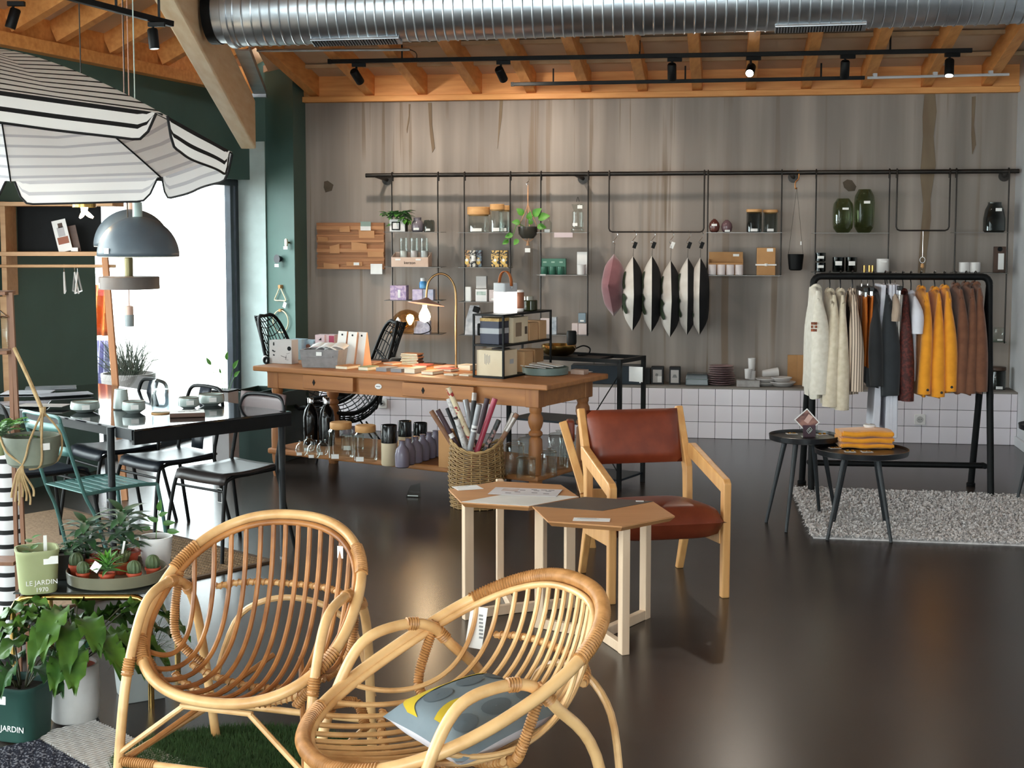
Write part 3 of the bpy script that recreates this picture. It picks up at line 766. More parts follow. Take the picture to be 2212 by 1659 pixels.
for i, px in enumerate((870, 893, 915)):
    u2, w2, z2, h2 = wr(px - 8.5, px + 8.5, 515, 548, DVR)
    q = thing('candle_glass', ('milky', 'pinkish', 'greyish')[i] + ' candle glass standing ' + ('left', 'midway', 'right')[i] + ' behind the kerzon card tray', 'candle glass', ww(u2, DVR - .03, S[1, 1] + .03), WROT, 'candle glasses in the card tray')
    mm = MB(); hh = h2 + wr(0, 1, 548, 568, DVR)[3]; mm.lathe(thin_jar([(w2 * .45, 0), (w2 / 2, .01), (w2 / 2, hh)], hh), 18, cap=False); mm.build('glass', GCLR, q)
    mm = MB(); mm.lathe([(w2 * .44, .006), (w2 * .44, hh * .5)], 16); mm.build('wax', M('wax_' + 'abc'[i], ('e9e6e2', 'e2d3d3', 'd2d3d6')[i], .4), q)
# shelf 3
MPOP = M('violet_pattern_print', 'cdb4c9', .6, 0, 'a990b4', 45, lo=.45, hi=.55)
t = wbox('soap_box', 'pink lilac patterned box on the third shelf beside the brass lamp', 'box', 846, 880, 617, 648, DVR, MPOP, .1, S[1, 2]); box_part('printed_bottle', t, (.008, -.0505, .055), (.022, .001, .07), MPAPER)
wbox('soap_box', 'small lilac box under the blue bottle', 'box', 893, 914, 625, 648, DVR, M('lilac_print', 'b9a6c6', .6, 0, 'd8c9da', 30), .08, S[1, 2])
wbox('soap_box', 'small grey blue box beside the lilac box', 'box', 914.5, 938, 625, 648, DVR - .01, M('greyblue_print', '9fa9c0', .6, 0, 'c6c0d2', 30), .08, S[1, 2])
zz = S[1, 2] + wr(0, 1, 625, 648, DVR)[3]
wlathe('bottle', 'blue flask with white cap standing on the lilac box', 'bottle', 914, 16, 602, 625, DVR, M('bright_blue_plastic', '3c84bd', .35, 0, '6fb0dc', 25), [(.8, 0), (1, .08), (1, .55), (.75, .68), (.75, .7)], zz + .002, parts=(('cap', MWCER, [(.72, .7), (.72, .98), (.6, 1)]),))
# shelf 4: globe lamp
u, w, z0, h = wr(850, 912, 668, 719, DVR); t = thing('globe_lamp', 'glowing amber glass globe lamp on the lowest shelf', 'lamp', ww(u, DVR + .02, S[1, 3]), WROT)
mm = MB(); R1, R2 = w / 2, h / 2; mm.lathe([(R1 * math.sin(a) + .0004, R2 - R2 * math.cos(a)) for a in [PI * (.05 + .9 * k / 16) for k in range(17)]], 30, cap=False); mm.build('globe', GAMB, t)
MBULB = M('warm_filament_glow', 'ffd9a0', .3, emit='ffcf8a', es=26)
mm = MB(); mm.lathe([(.001, -.05), (.012, -.045), (.03, -.01), (.034, .012), (.025, .035), (.001, .045)], 16, (.03, -.02, R2 + .02)); mm.build('bulb', MBULB, t)
mm = MB(); mm.tube([V((-.05, -.05, .03)), V((.012, -.03, R2 - .03))], .012, 10); mm.tube([V((-R1 - .01, -.06, 0.01)), V((-.05, -.05, .03))], .008, 8); mm.build('socket_arm', MBRASS, t)
mm = MB(); mm.tube(bez([V((R1 * .9, -.03, .11)), V((R1 + .07, -.09, .1)), V((R1 + .1, -.1, .04)), V((R1 + .03, -.1, .006)), V((R1 - .05, -.11, .006))], 6), .004, 6); mm.build('cable', MBLKM, t)
l = bpy.data.lights.new('globe_bulb', 'POINT'); l.energy = 6; l.color = (1, .72, .42); l.shadow_soft_size = .035; lo = bpy.data.objects.new('globe_bulb_light', l); COL.objects.link(lo); lo.parent = t; lo.location = (.03, -.02, R2 + .02)
wbox('wrapped_parcel', 'cellophane-wrapped white lilac parcel beside the globe lamp', 'parcel', 896, 930, 692, 720, DVR + .06, M('crumpled_cellophane', 'd6cfdb', .25, 0, 'b7b0c4', 25, bump=.6, bdist=.02), .07, S[1, 3])
mm = MB(); mm.tube(bez([at_w(847, 722, .05), at_w(848, 735, .04), at_w(845, 760, .03), at_w(847, 800, .02), at_w(846, 828, .02)], 6), .004, 6); tag(mm.build('lamp_cable', MBLKM), 'thin black cable hanging down the concrete wall below the globe lamp', 'cable')
# ladder 2
jar('storage_jar', 'squat wide glass jar with a thick beech lid on the second ladder', 'jar', 1034, 47, 447, 502, DVR - .02, GCLR, MCORK, .3, S[2, 0])
jar('storage_jar', 'tall slim glass jar with a beech lid, front one of the pair', 'jar', 1074, 30, 441, 502, DVR + .03, GCLR, MCORK, .19, S[2, 0])
jar('storage_jar', 'tall slim glass jar half hidden behind the front beech-lidded jar', 'jar', 1090, 26, 444, 502, DVR - .07, GCLR, MCORK, .17, S[2, 0])
MDECO = [M('deco_print_' + str(i), a, .5, 0, b, 38, lo=.46, hi=.54) for i, (a, b) in enumerate((('20262c', 'b98f62'), ('0f1114', 'c9c4bb'), ('3a2a33', '7c8f9c'), ('2a2f35', 'd9b26a'), ('23282e', 'd0a85c')))]
MGOLD = M('gold_print', 'c9a85c', .4, .3, 'b8954a', 20)
for i, (a, b, d, s_) in enumerate(((1003, 1016, 0, 'leftmost black and gold patterned box with a flower motif'), (1016, 1028, .03, 'black slim carton between the patterned boxes'), (1028, 1041, -.01, 'plum and blue patterned box beside the black carton'), (1062, 1079, .01, 'dark box with gold vase print, left of the pair'), (1080, 1097, 0, 'dark box with gold vase print, right of the pair'))):
    t = wbox('gift_box', s_ + ' on the second shelf', 'box', a, b, 541, 577, DVR + d, MDECO[i], .05, S[2, 1], 'patterned gift boxes')
    if i != 1:
        mm = MB(); mm.lathe([(.004, 0), (.016, .01), (.017, .03), (.006, .045), (.012, .06)], 14, (0, 0, 0)); mm.v = [V((p.x, -.0265 + p.y * .03, p.z + .02)) for p in mm.v]; mm.build('vase_print', MGOLD, t)
        mm = MB(); mm.tube([V((0, -.0262, .06)), V((0, -.0275, .06))], .013, 10); mm.build('flower_print', MTAG, t)
    else: box_part('label_strip', t, (0, -.0258, .075), (.022, .001, .05), MTAG)
wbox('carton', 'tall thin pale carton at the left of the third shelf', 'box', 1006, 1018, 620, 651, DVR, MPAPER, .05, S[2, 2], lab=True)
t = wbox('carton', 'white and green printed carton under another white carton', 'box', 1029, 1053, 625, 651, DVR, MPAPER, .07, S[2, 2]); box_part('green_print', t, (0, -.0355, .07), (.08, .001, .03), M('sage_print', '93a79b', .6, 0, 'c7d2ca', 30))
wbox('carton', 'white square carton stacked on the green printed one', 'box', 1030, 1052, 598, 624.5, DVR - .01, M('off_white_card', 'cfcbc8', .7), .07, S[2, 2] + wr(0, 1, 625, 651, DVR)[3] + .001, lab=False)
wbox('carton', 'small pale pink carton behind the white lantern', 'box', 1058, 1078, 626, 651, DVR, M('blush_card', 'd9c9c6', .7), .07, S[2, 2], lab=True)
# paper bag with black clip on lowest shelf
u, w, z0, h = wr(1006, 1045, 657, 723, DVR); t = thing('gift_bag', 'white printed gift bag with a black clip behind the display shelf', 'bag', ww(u, DVR, S[2, 3]), WROT)
mm = MB(); mm.loft([[V((x * w / 2 * a, y * .04 * b, z)) for x, y in ((-1, -1), (1, -1), (1, 1), (-1, 1))] for z, a, b in ((.001, 1, 1), (h * .5, .9, .8), (h * .95, .5, .15))]); mm.build('bag_body', M('greyish_paper_print', 'd8d5d6', .6, 0, 'a9a8ad', 16), t, smooth=False)
box_part('clip', t, (.02, -.03, h * .82), (.055, .03, .05), MBLKM, .004, ry=.3); box_part('black_tin', t, (.06, -.05, .05), (.05, .05, .1), MBLKM, .006)
# ladder 3
t = wlathe('glass_bottle', 'short clear glass bottle with a small neck at the left of the third ladder', 'bottle', 1183, 19, 468, 502, DVR, GCLR, [(.85, 0), (1, .05), (1, .6), (.5, .8), (.45, .95), (.55, 1)], S[3, 0], lab=(.6, .18, 0, .1))
u, w, z0, h = wr(1233, 1263, 441, 502, DVR); t = thing('glass_carafe', 'tall clear glass carafe on a glass foot at the top of the third ladder', 'carafe', ww(u, DVR, S[3, 0]), WROT)
mm = MB(); mm.lathe([(w * .48, 0), (w * .5, .01), (w * .5, h * .12), (w * .3, h * .16), (w * .42, h * .2), (w * .42, h * .72), (w * .3, h * .78), (w * .46, h * .98), (w * .44, h)], 22, cap=False); mm.build('glass', GCLR, t); label_on(t, w * .35, h * .12, w * .2, -w * .46, h * .9); label_on(t, w * .35, h * .1, -w * .15, -w * .43, h * .28)
mm = MB(); mm.tube(bez([V((-.01, 0, h + .02)), V((0, 0, h + .06)), V((.012, 0, h + .02))], 5), .002, 5); mm.build('wire_loop', MBLKM, t)
t = wbox('shelf_sign', 'pale pink paper strip hanging from the edge of the third ladder top shelf', 'sign', 1197, 1237, 502.5, 513, DVR + .13, M('pink_paper', 'd6c4c6', .7), .002)
u, w, z0, h = wr(1167, 1222, 559, 593, DVR); t = thing('candle_set', 'green card box with three green candle glasses in front', 'candle set', ww(u, DVR, S[3, 1]), WROT)
MGRC = M('deep_green_card', '4f7f6c', .6, 0, '447160', 5); box_part('backing_card', t, (0, .03, h / 2), (w, .06, h), MGRC, .002)
for x in (-.32, .0, .32):
    mm = MB(); mm.lathe([(.026, 0), (.029, .004), (.029, .066), (.026, .068)], 16, (x * w, -.035, .001)); mm.build('candle_glass', M('green_candle', '2f5d4d', .3, 0, '3a6a58', 5), t)
    box_part('label_print', t, (x * w, -.001, h * .78), (.03, .001, .012), M('pale_green_print', '9fbfae', .6))
u, w, z0, h = wr(1246, 1268, 544, 593, DVR); t = thing('boxed_mug', 'white mug in front of its tall white carton', 'mug', ww(u, DVR, S[3, 1]), WROT)
box_part('carton', t, (0, .03, h / 2), (w, .04, h), MPAPER, .002); mm = MB(); mm.lathe([(.03, 0), (.036, .08), (.038, .085), (.033, .085), (.028, .01)], 18, (0, -.035, .001)); mm.build('mug_body', MWCER, t)
label_on(t, .05, .012, -.32, -.095, -.002)
for a, b, c, d, dv, mt, s_ in ((1168, 1188, 688, 722, DVR, M('blush_card'), 'blush carton at the left of the lowest third-ladder shelf'), (1189, 1203, 685, 722, DVR + .02, M('blue_grey_print', '8f9aa5', .6, 0, 'c3c9cf', 26), 'blue grey printed carton beside the blush one'), (1236, 1249, 698, 722, DVR, M('blush_card'), 'little blush cube left of its twin'), (1250, 1268, 698, 722, DVR + .01, M('blush_card'), 'little blush cube under the grey tin')):
    wbox('carton', s_, 'box', a, b, c, d, dv, mt, .06, S[3, 2])
wbox('tin', 'blue grey tin stacked on the blush cube at the right', 'tin', 1250, 1266, 677, 697.5, DVR + .01, M('slate_tin', '71818b', .35, .2), .06, S[3, 2] + wr(0, 1, 698, 722, DVR)[3] + .001, lab=True)
# --- hanging planter
u, _, zt, _ = wr(1140, 1141, 378, 379, DVR); zp = wpx(1138, 515, DVR).z; k = kk(12.0)
t = thing('hanging_planter', 'dark bowl planter with trailing green leaves hung by peach cords from the rail', 'hanging planter', ww(u, DVR, zp), WROT)
Hh = rail_z(u) - zp; MPEACH = M('peach_cord', 'd0a17c', .8, 0, 'c39069', 30)
mm = MB(); mm.tube(bez([V((.004, 0, Hh + .024)), V((.02, 0, Hh + .01)), V((.01, 0, Hh - .05)), V((-.012, 0, Hh - .075)), V((0, 0, Hh - .1))], 5), .003, 6); mm.build('hook', MCHROME, t)
mm = MB()
for a in (0, PI / 2 + .4, PI + .3, 1.6 * PI):
    mm.tube(bez([V((0, 0, Hh - .09)), V((.004 * math.cos(a), .004 * math.sin(a), Hh - .26)), V((.075 * math.cos(a), .075 * math.sin(a), .1)), V((.05 * math.cos(a), .05 * math.sin(a), .005)), V((0, 0, -.03))], 6), .0035, 6)
mm.tube([V((0, 0, -.02)), V((0, 0, -.06))], [.006, .016], 8); mm.build('cord', MPEACH, t)
mm = MB(); mm.lathe([(.05, 0), (.08, .035), (.085, .1), (.078, .1), (.06, .05)], 24); mm.build('bowl', M('dark_smoke_ceramic', '33312c', .2, 0, '44413a', 5), t)
box_part('price_label', t, (0, -.02, -.1), (.045, .002, .035), MTAG)
mm = MB(); r = random.Random(5)
for (x, z, ax, l_) in ((-.06, .13, -1.2, .09), (-.03, .2, -.5, .1), (.06, .19, .5, .12), (.1, .17, 1.1, .13), (.02, .16, .1, .09), (-.12, .03, -1.9, .09), (-.16, -.02, -2.2, .08), (.09, .1, 1.6, .1), (-.07, -.01, -2.6, .08), (.04, .12, -.2, .07)):
    leaf_into(mm, (x, -.04 - r.random() * .04, z), (math.sin(ax), -.3, math.cos(ax) * .6), (0, -1, .4), l_ * .8, l_ * .6, .5)
mm.tube(bez([V((0, 0, .08)), V((-.08, -.05, .12)), V((-.12, -.06, .03)), V((-.18, -.06, -.02))], 5), .003, 5); mm.tube(bez([V((0, 0, .08)), V((.03, -.02, .17)), V((.07, -.04, .2))], 5), .003, 5); mm.build('leaves', MLEAF, t)

# --- hanging cushions
def cushion_geo(w, h, th, n=15, corner=.0):
    """a square cushion hung by one corner: local z down the diagonal, flat side facing +-x"""
    mm = MB(); out = []
    for sgn in (1, -1):
        vs = []
        for i in range(n):
            for j in range(n):
                a, b = i / (n - 1) * 2 - 1, j / (n - 1) * 2 - 1
                pin = 1 - .10 * (abs(a) ** 2) * (1 - abs(b) ** 4); pin2 = 1 - .10 * (abs(b) ** 2) * (1 - abs(a) ** 4)
                f = max(0, (1 - a ** 4) * (1 - b ** 4)) ** .55
                x = sgn * th / 2 * f; p, q = a * pin2, b * pin
                vs.append(V((x, (p - q) * w / 4, (p + q) * h / 4)))
        fs = [(i * n + j, (i + 1) * n + j, (i + 1) * n + j + 1, i * n + j + 1) for i in range(n - 1) for j in range(n - 1)]
        out.append((vs, fs))
    return out
MPINK = M('dusty_pink_velvet', '8f5a60', .8, 0, '7d4a50', 6, sheen=.5)
MCW = M('natural_white_linen', 'd8d0c8', .85, 0, 'cbc2b9', 8, bump=.1); MCB = M('black_linen', '121214', .85, 0, '1a1a1c', 8); MCG = M('dark_moss_felt', '27331f', .85, 0, '2e3a25', 8)
def hang_cushion(px0, px1, py0, py1, rz, label, kind, hookpy, group):
    cx = (px0 + px1) / 2; u, w, z0, h = wr(px0, px1, py0, py1, DVR + .03)
    ztop = z0 + h; t = thing('cushion', label, 'cushion', ww(u, DVR + .024, z0), WROT, group)
    side = h * .5
    R = Matrix.Rotation(rz, 3, 'Z'); th = w * (1.0 if kind == 'pink' else .98); OFF = V((0, -.1, h / 2))
    geo = cushion_geo(h * .9, h, th)
    for gi, (vs, fs) in enumerate(geo):
        vs = [R @ p + OFF for p in vs]; mm = MB(); mm.add(vs, fs)
        mt = MPINK if kind == 'pink' else (MCB if gi == 0 else MCW)
        mm.build('cover_front' if gi else 'cover_back', mt, t, ang=60)
    if kind != 'pink':                                  # dark felt shapes applied on the white side
        def surf(p, q):                                 # p,q in diamond coords -1..1 (y', z')
            a, b = (q + p) , (q - p)
            a, b = max(-1, min(1, a)), max(-1, min(1, b)); f = max(0, (1 - a ** 4) * (1 - b ** 4)) ** .55
            return R @ V((-th / 2 * f - .009, p * h / 2 * .9, q * h / 2)) + OFF
        for shape in ([(-.28, .6), (-.2, .52), (-.3, .26), (-.5, .14), (-.6, .2), (-.42, .36)], [(-.35, -.05), (-.6, .03), (-.76, -.08), (-.6, -.2), (-.5, -.43), (-.35, -.52), (-.28, -.3)],
                      [(.1, .35), (.3, .42), (.45, .2), (.3, .1), (.15, .15)], [(.1, -.05), (.45, -.1), (.5, -.3), (.3, -.5), (.12, -.3)]):
            pts = bezc([V((a, b, 0)) for a, b in shape], 3); mm = MB(); cy = sum((p.x for p in pts)) / len(pts); cz = sum((p.y for p in pts)) / len(pts)
            rings = [[surf(cy + (p.x - cy) * f, cz + (p.y - cz) * f) for p in pts] for f in (1, .66, .33, .02)]; mm.loft(rings, cap=False); mm.build('felt_shape', MCG, t)
    zt = (rail_z(u) if 0 else ZF1); y = 0
    mm = MB(); hz = zt - z0
    mm.tube(bez([V((0, .0, hz + .012)), V((.012, 0, hz)), V((0.02, 0, hz - .03)), V((-.014, 0, hz - .08)), V((0, 0, hz - .1))], 5), .0025, 6); mm.build('hook', MCHROME, t)
    mm = MB(); mm.tube([V((0, 0, hz - .095)), V((0, -.1, h - .01))], .0015, 5); mm.build('string', MBLKM if kind != 'pink' else MSTEEL, t)
    if kind != 'pink': box_part('hang_tag', t, (.01, -.012, hz - .11), (.03, .002, .055), MBLKM if kind != 'tagw' else MTAG, 0, 0, 0, .35)
    return t
hang_cushion(1305, 1351, 548, 682, -.12, 'dusty pink hanging cushion', 'pink', 0, 'cushions hung from the U-shaped frame')
for i, (a, b, c, d, rz, s_) in enumerate(((1346, 1391, 553, 713, .1, 'white, moss and black cushion hung next to the pink one'), (1387, 1431, 552, 716, .06, 'second of the moss-patterned cushions counted from the pink one'), (1426, 1472, 562, 727, .08, 'lowest hung, middle one of the moss-patterned cushions'), (1463, 1508, 556, 722, .04, 'fourth of the moss-patterned cushions counted from the pink one'), (1491, 1534, 556, 722, .0, 'moss-patterned cushion furthest from the pink one'))):
    hang_cushion(a, b, c, d, rz, s_, 'tagw' if i == 2 else 'g', 0, 'cushions hung from the U-shaped frame')

# ladder 4
MOX = M('oxblood_glaze', '512c26', .2, 0, '63372f', 4); MMV = M('mauve_brown_glaze', '6f555a', .22, 0, '5f474c', 4)
BV = [(.5, 0), (.85, .12), (1, .42), (.9, .68), (.5, .9), (.25, .97), (.28, 1), (.2, 1)]
wlathe('bud_vase', 'round oxblood bud vase with a price sticker', 'vase', 1543, 24, 473, 502, DVR, MOX, BV, S[4, 0], lab=(.5, .16, 0, .55))
wlathe('bud_vase', 'round mauve brown bud vase beside the oxblood one', 'vase', 1570, 25, 475, 502, DVR - .01, MMV, BV, S[4, 0], lab=(.45, .16, .05, .12))
jar('storage_jar', 'dark smoked jar with beech lid, nearer one on the fourth ladder', 'jar', 1629, 34, 452, 502, DVR + .02, GDRK, MCORK, .12, S[4, 0])
jar('storage_jar', 'smoked jar with beech lid beside the nearer dark one', 'jar', 1664, 32, 453, 502, DVR - .04, GSMK, MCORK, .12, S[4, 0])
u, w, z0, h = wr(1531, 1605, 545, 594, DVR); t = thing('cup_carton', 'open brown carton with a row of four white cups', 'display carton', ww(u, DVR, S[4, 1]), WROT)
box_part('back', t, (0, .075, h / 2), (w, .004, h), MKRAFT); box_part('base', t, (0, 0, .003), (w, .15, .005), MKRAFT); box_part('front', t, (0, -.04, h * .27), (w, .004, h * .52), MKRAFT)
for sx in (-1, 1): box_part('side', t, (sx * w / 2, .017, h * .35), (.004, .115, h * .68), MKRAFT)
label_on(t, .05, .02, w * .3, .07, h * .86)
for i in range(4):
    mm = MB(); x = (-.39 + i * .26) * w; mm.lathe([(.028, 0), (.033, .006), (.033, .083), (.031, .086), (.028, .083), (.028, .02)], 18, (x, -.085, .001)); mm.build('cup', M('blush_white_glaze', 'd9cfce', .35, 0, 'cfc4c4', 4), t)
u, w, z0, h = wr(1634, 1675, 535, 594, DVR); t = thing('kraft_parcel', 'brown kraft gift box tied with a white band', 'parcel', ww(u, DVR, S[4, 1]), WROT)
box_part('box', t, (0, 0, h / 2), (w, .12, h), MKRAFT, .003); box_part('band', t, (0, -.001, h * .38), (w * 1.12, .126, .012), MPAPER); label_on(t, .05, .026, w * .2, -.0615, h * .92); mm = MB(); mm.lathe([(.012, 0), (.012, .02)], 8, (.0, -.067, h * .34)); mm.build('knot', MPAPER, t)
# dark hanging pot beside ladder 4
u, w, z0, h = wr(1701, 1736, 549, 584, DVR); t = thing('hanging_pot', 'black round pot hung from the rail between two shelf ladders', 'hanging pot', ww(u, DVR + .01, z0), WROT)
mm = MB(); mm.lathe([(w * .32, 0), (w * .42, .01), (w * .5, h * .9), (w * .5, h), (w * .46, h), (w * .44, h * .8)], 24); mm.build('pot', MBLKM, t)
mm = MB(); mm.lathe([(w * .47, h * .9), (w * .47, h * .92)], 20); mm.build('copper_band', M('copper', 'b87a45', .3, 1), t)
hz = rail_z(u) - z0; mm = MB()
for sx in (-1, 1): mm.tube([V((sx * w * .46, 0, h * .97)), V((0, 0, hz - .12))], .0012, 4)
mm.build('wire', MSTEEL, t)
mm = MB(); mm.tube(bez([V((0, 0, hz + .022)), V((.015, 0, hz)), V((.012, 0, hz - .05)), V((-.012, 0, hz - .08)), V((-.012, 0, hz - .13)), V((.002, 0, hz - .125))], 5), .005, 6); mm.build('hook', M('copper'), t); box_part('price_label', t, (.04, -.01, h + .09), (.012, .002, .03), MTAG)
# ladder 5
for px, pw, py0, s_ in ((1821, 46, 429, 'shorter bulbous olive green glass vase'), (1867, 47, 409, 'taller olive green glass vase standing beside the shorter one')):
    wlathe('glass_vase', s_, 'vase', px, pw, py0, 503, DVR + (.02 if px < 1840 else -.02), GGRN, [(.55, 0), (.62, .01), (.95, .14), (1, .3), (1, .7), (.92, .85), (.62, .98), (.58, 1)], S[5, 0], n=32, lab=(.3, .06, .08, .7))
for a, b, c, d, s_ in ((1760, 1784, 568, 588, 'lower stacked dark drinking glass with a white sticker'), (1797, 1824, 556, 588, 'dark drinking glass with sticker, left of two'), (1826, 1852, 556, 588, 'dark drinking glass with sticker, right of two')):
    wlathe('drinking_glass', s_, 'glass', (a + b) / 2, b - a, c, d, DVR, GDRK, [(.85, 0), (1, .1), (1, 1), (.94, 1), (.92, .1)], S[5, 1], lab=(.55, .28, 0, .6))
wlathe('drinking_glass', 'upper stacked dark drinking glass with a white sticker', 'glass', 1772, 24, 549, 568, DVR, GDRK, [(.85, 0), (1, .1), (1, 1), (.94, 1), (.92, .1)], S[5, 1] + wr(0, 1, 568, 588, DVR)[3] + .002, lab=(.6, .3, 0, .5))
for i, px in enumerate((1867, 1878, 1885)):
    wlathe('brass_holder', ('leftmost', 'middle', 'rightmost')[i] + ' little brass cylinder peeking over the clothes rack', 'candle holder', px, 6, 573, 588, DVR, MBRASS, [(1, 0), (1, 1), (.8, 1), (.8, .3)], S[5, 1], 'brass cylinders', 14)
wlathe('mug', 'white handled mug above the clothes rack', 'mug', 1907, 28, 559, 588, DVR, MWCER, [(.9, 0), (1, .06), (1, 1), (.93, 1), (.92, .1)], S[5, 1], lab=(.5, .12, 0, .8))
u, w, z0, h = wr(1985, 1998, 555, 580, DVR); t = thing('ring_hook', 'small wire ring with a wooden bead hanging from the empty frame', 'hook', ww(u, DVR + .024, z0), WROT)
mm = MB(); mm.tube([V((.02 * math.cos(a), 0, .07 + .024 * math.sin(a))) for a in [2 * PI * i / 16 for i in range(16)]], .0022, 5, closed=True); mm.tube([V((0, 0, .095)), V((0, 0, ZF2 - z0))], .001, 4); mm.build('wire', MCHROME, t); mm = MB(); mm.lathe([(.001, 0), (.014, .012), (.012, .035), (.001, .045)], 12); mm.build('bead', MCORK, t)
# ladder 6
wlathe('glass_vase', 'dark smoked wide glass vase at the far right of the rail', 'vase', 2148, 50, 437, 502, DVR, GDRK, [(.85, 0), (1, .06), (1, .45), (.85, .75), (.6, .93), (.62, 1), (.55, 1)], S[6, 0], n=30, lab=(.28, .1, .1, .75))
for px, s_ in ((2083, 'white cup nearer the clothes rack corner'), (2106, 'white cup further from the clothes rack corner')):
    wlathe('cup', s_, 'cup', px, 24, 567, 589, DVR, MWCER, [(.85, 0), (1, .08), (1, 1), (.92, 1), (.9, .1)], S[6, 1])
t = wbox('cutting_board', 'brown wooden board with a long white label leaning at the right wall end', 'board', 2145, 2173, 533, 589, DVR - .05, wood('dark_walnut', '4c3222', '3a2619', 5, 2, .5), .02, S[6, 1], lab=False); label_on(t, .045, .13, .01, -.012, .09); mm = MB(); mm.tube([V((0, -.0105, .19)), V((0, -.0125, .19))], .02, 12); mm.build('hang_hole', MBLKM, t)
jar('drinking_glass', 'clear glass tumbler on the green glass shelf', 'glass', 2158, 26, 707, 736, DVR, GCLR, None, 0, S[6, 2])
# --- hooks and rings on the column face
def colpt(px, py, out=0.0):
    d = ray(px, py); return C0 + d * ((Ac - C0).dot(CNRM) / d.dot(CNRM))
c_ = colpt(625, 524, .0); t = thing('wall_hook', 'pale oval wooden wall hook highest on the green column', 'wall hook', c_, CROT)
mm = MB(); mm.prism(rrect(.032, .07, .0155), 0, .014, Matrix.Translation((0, -.03, 0)) @ Matrix.Rotation(PI / 2, 4, 'X')); mm.build('knob', M('cream_lacquer', 'e2dac2', .4), t, bevel=.003); mm = MB(); mm.tube([V((.0, 0, 0)), V((0, -.032, 0))], .009, 10); mm.build('peg', MBRASS, t); box_part('price_label', t, (0, -.046, -.045), (.05, .002, .026), MTAG)
c_ = colpt(607, 559, 0); t = thing('wall_hook', 'dark round knob wall hook under the pale oval one', 'wall hook', c_, CROT)
mm = MB(); mm.tube([V((0, 0, 0)), V((0, -.03, 0)), V((0, -.05, 0))], [.02, .03, .038], 20); mm.build('knob', M('dark_navy_lacquer', '23262e', .45), t); box_part('price_label', t, (0, -.052, -.058), (.05, .002, .026), MTAG)
MNAT = M('bent_ash', 'd8cdb0', .5, 0, 'c9bc9a', 8)
c_ = colpt(609, 636, 0); t = thing('triangle_hanger', 'pale wooden triangle hanger on the green column', 'wall hanger', c_, CROT); k = kk(12.1)
mm = MB(); P_ = [V((0, -.02, 17 * k)), V((19 * k, -.02, -13 * k)), V((-19 * k, -.02, -13 * k))]; mm.tube(bezc([P_[0] * .9 + P_[1] * .1, P_[0] * .5 + P_[1] * .5, P_[1] * .9 + P_[0] * .1, P_[1] * .9 + P_[2] * .1, P_[1] * .5 + P_[2] * .5, P_[2] * .9 + P_[1] * .1, P_[2] * .9 + P_[0] * .1, P_[2] * .5 + P_[0] * .5, P_[0] * .9 + P_[2] * .1], 4), .0055, 8, closed=True); mm.build('triangle', MNAT, t)
box_part('wood_block', t, (0, -.016, 17 * k), (.03, .034, .03), MKRAFT, .003); box_part('price_label', t, (16 * k, -.03, -22 * k), (.035, .002, .05), MTAG, ry=.4)
c_ = colpt(610, 694, 0); t = thing('ring_hanger', 'pale wooden ring hanger lowest on the green column', 'wall hanger', c_, CROT)
mm = MB(); mm.tube([V((24 * k * math.cos(a), -.02, 24 * k * math.sin(a))) for a in [2 * PI * i / 32 for i in range(32)]], .0055, 8, closed=True); mm.build('ring', MNAT, t); box_part('wood_block', t, (0, -.016, 24 * k), (.03, .034, .024), MKRAFT, .003)

# ================================================================== GOODS ON THE TILED LEDGE
ZB = BH + .003
DB = .17
def pit(a, b, c, d): return kk(11.9) * 1
MBLKB = M('black_card', '17181b', .6, 0, '1e2023', 8)
# long black tin crates beside the table
u, w, z0, h = wr(1236, 1392, 796, 833, DB); t = thing('metal_crate', 'long black blue metal crate with wire handle on the tiled ledge', 'crate', ww(u, DB, ZB), WROT)
box_part('body', t, (0, 0, h / 2), (w, .2, h), M('blue_black_steel', '16202a', .4, .2, '1b2731', 7), .004)
mm = MB(); mm.tube([V((-.12, 0, h)), V((-.12, 0, h + .04)), V((-.02, 0, h + .04)), V((-.02, 0, h))], .004, 6); mm.build('handle', MSTEEL, t); label_on(t, .035, .05, w * .47, -.1015, h * .25)
for i, (a, b, pt) in enumerate(((1407, 1434, 0), (1446, 1470, 1))):
    u, w, z0, h = wr(a, b, 796, 833, DB); t = thing('framed_box', 'black framed box with a ' + ('small square and white note', 'brown triangle motif')[i] + ' on pale ground', 'framed box', ww(u, DB, ZB), WROT, 'black framed boxes on the ledge')
    box_part('frame', t, (0, 0, h / 2), (w, .1, h), MBLKB, .003); box_part('mat_board', t, (0, -.051, h * .47), (w * .72, .002, h * .74), M('pale_grey_print', 'bdb9b7', .6))
    if i: mm = MB(); mm.add([V((-.022, -.053, h * .4)), V((.022, -.053, h * .4)), V((.01, -.053, h * .58)), V((-.01, -.053, h * .58))], [(0, 1, 2, 3)]); mm.build('motif', M('taupe_print', '6f6054', .7), t)
    else: box_part('motif', t, (-.005, -.053, h * .55), (.022, .001, .022), M('taupe_print'), ry=.3); box_part('note', t, (.02, -.054, h * .3), (.035, .001, .05), MPAPER)
wbox('carton', 'low black carton between the crate and the framed boxes', 'box', 1393, 1405, 800, 833, DB, MBLKB, .1, ZB)
u, w, z0, h = wr(1481, 1531, 812, 835, DB); t = thing('plastic_box', 'dark grey translucent storage box beside the plate stack', 'box', ww(u, DB, ZB), WROT)
mm = MB(); mm.loft([[V((x * w / 2 * s, y * .09 * s, z)) for x, y in ((-1, -1), (1, -1), (1, 1), (-1, 1))] for z, s in ((0, 1), (h * .85, .93), (h, .88))]); mm.build('shell', M('grey_plastic', '40474a', .25, 0, '4b5356', 6), t, bevel=.006)
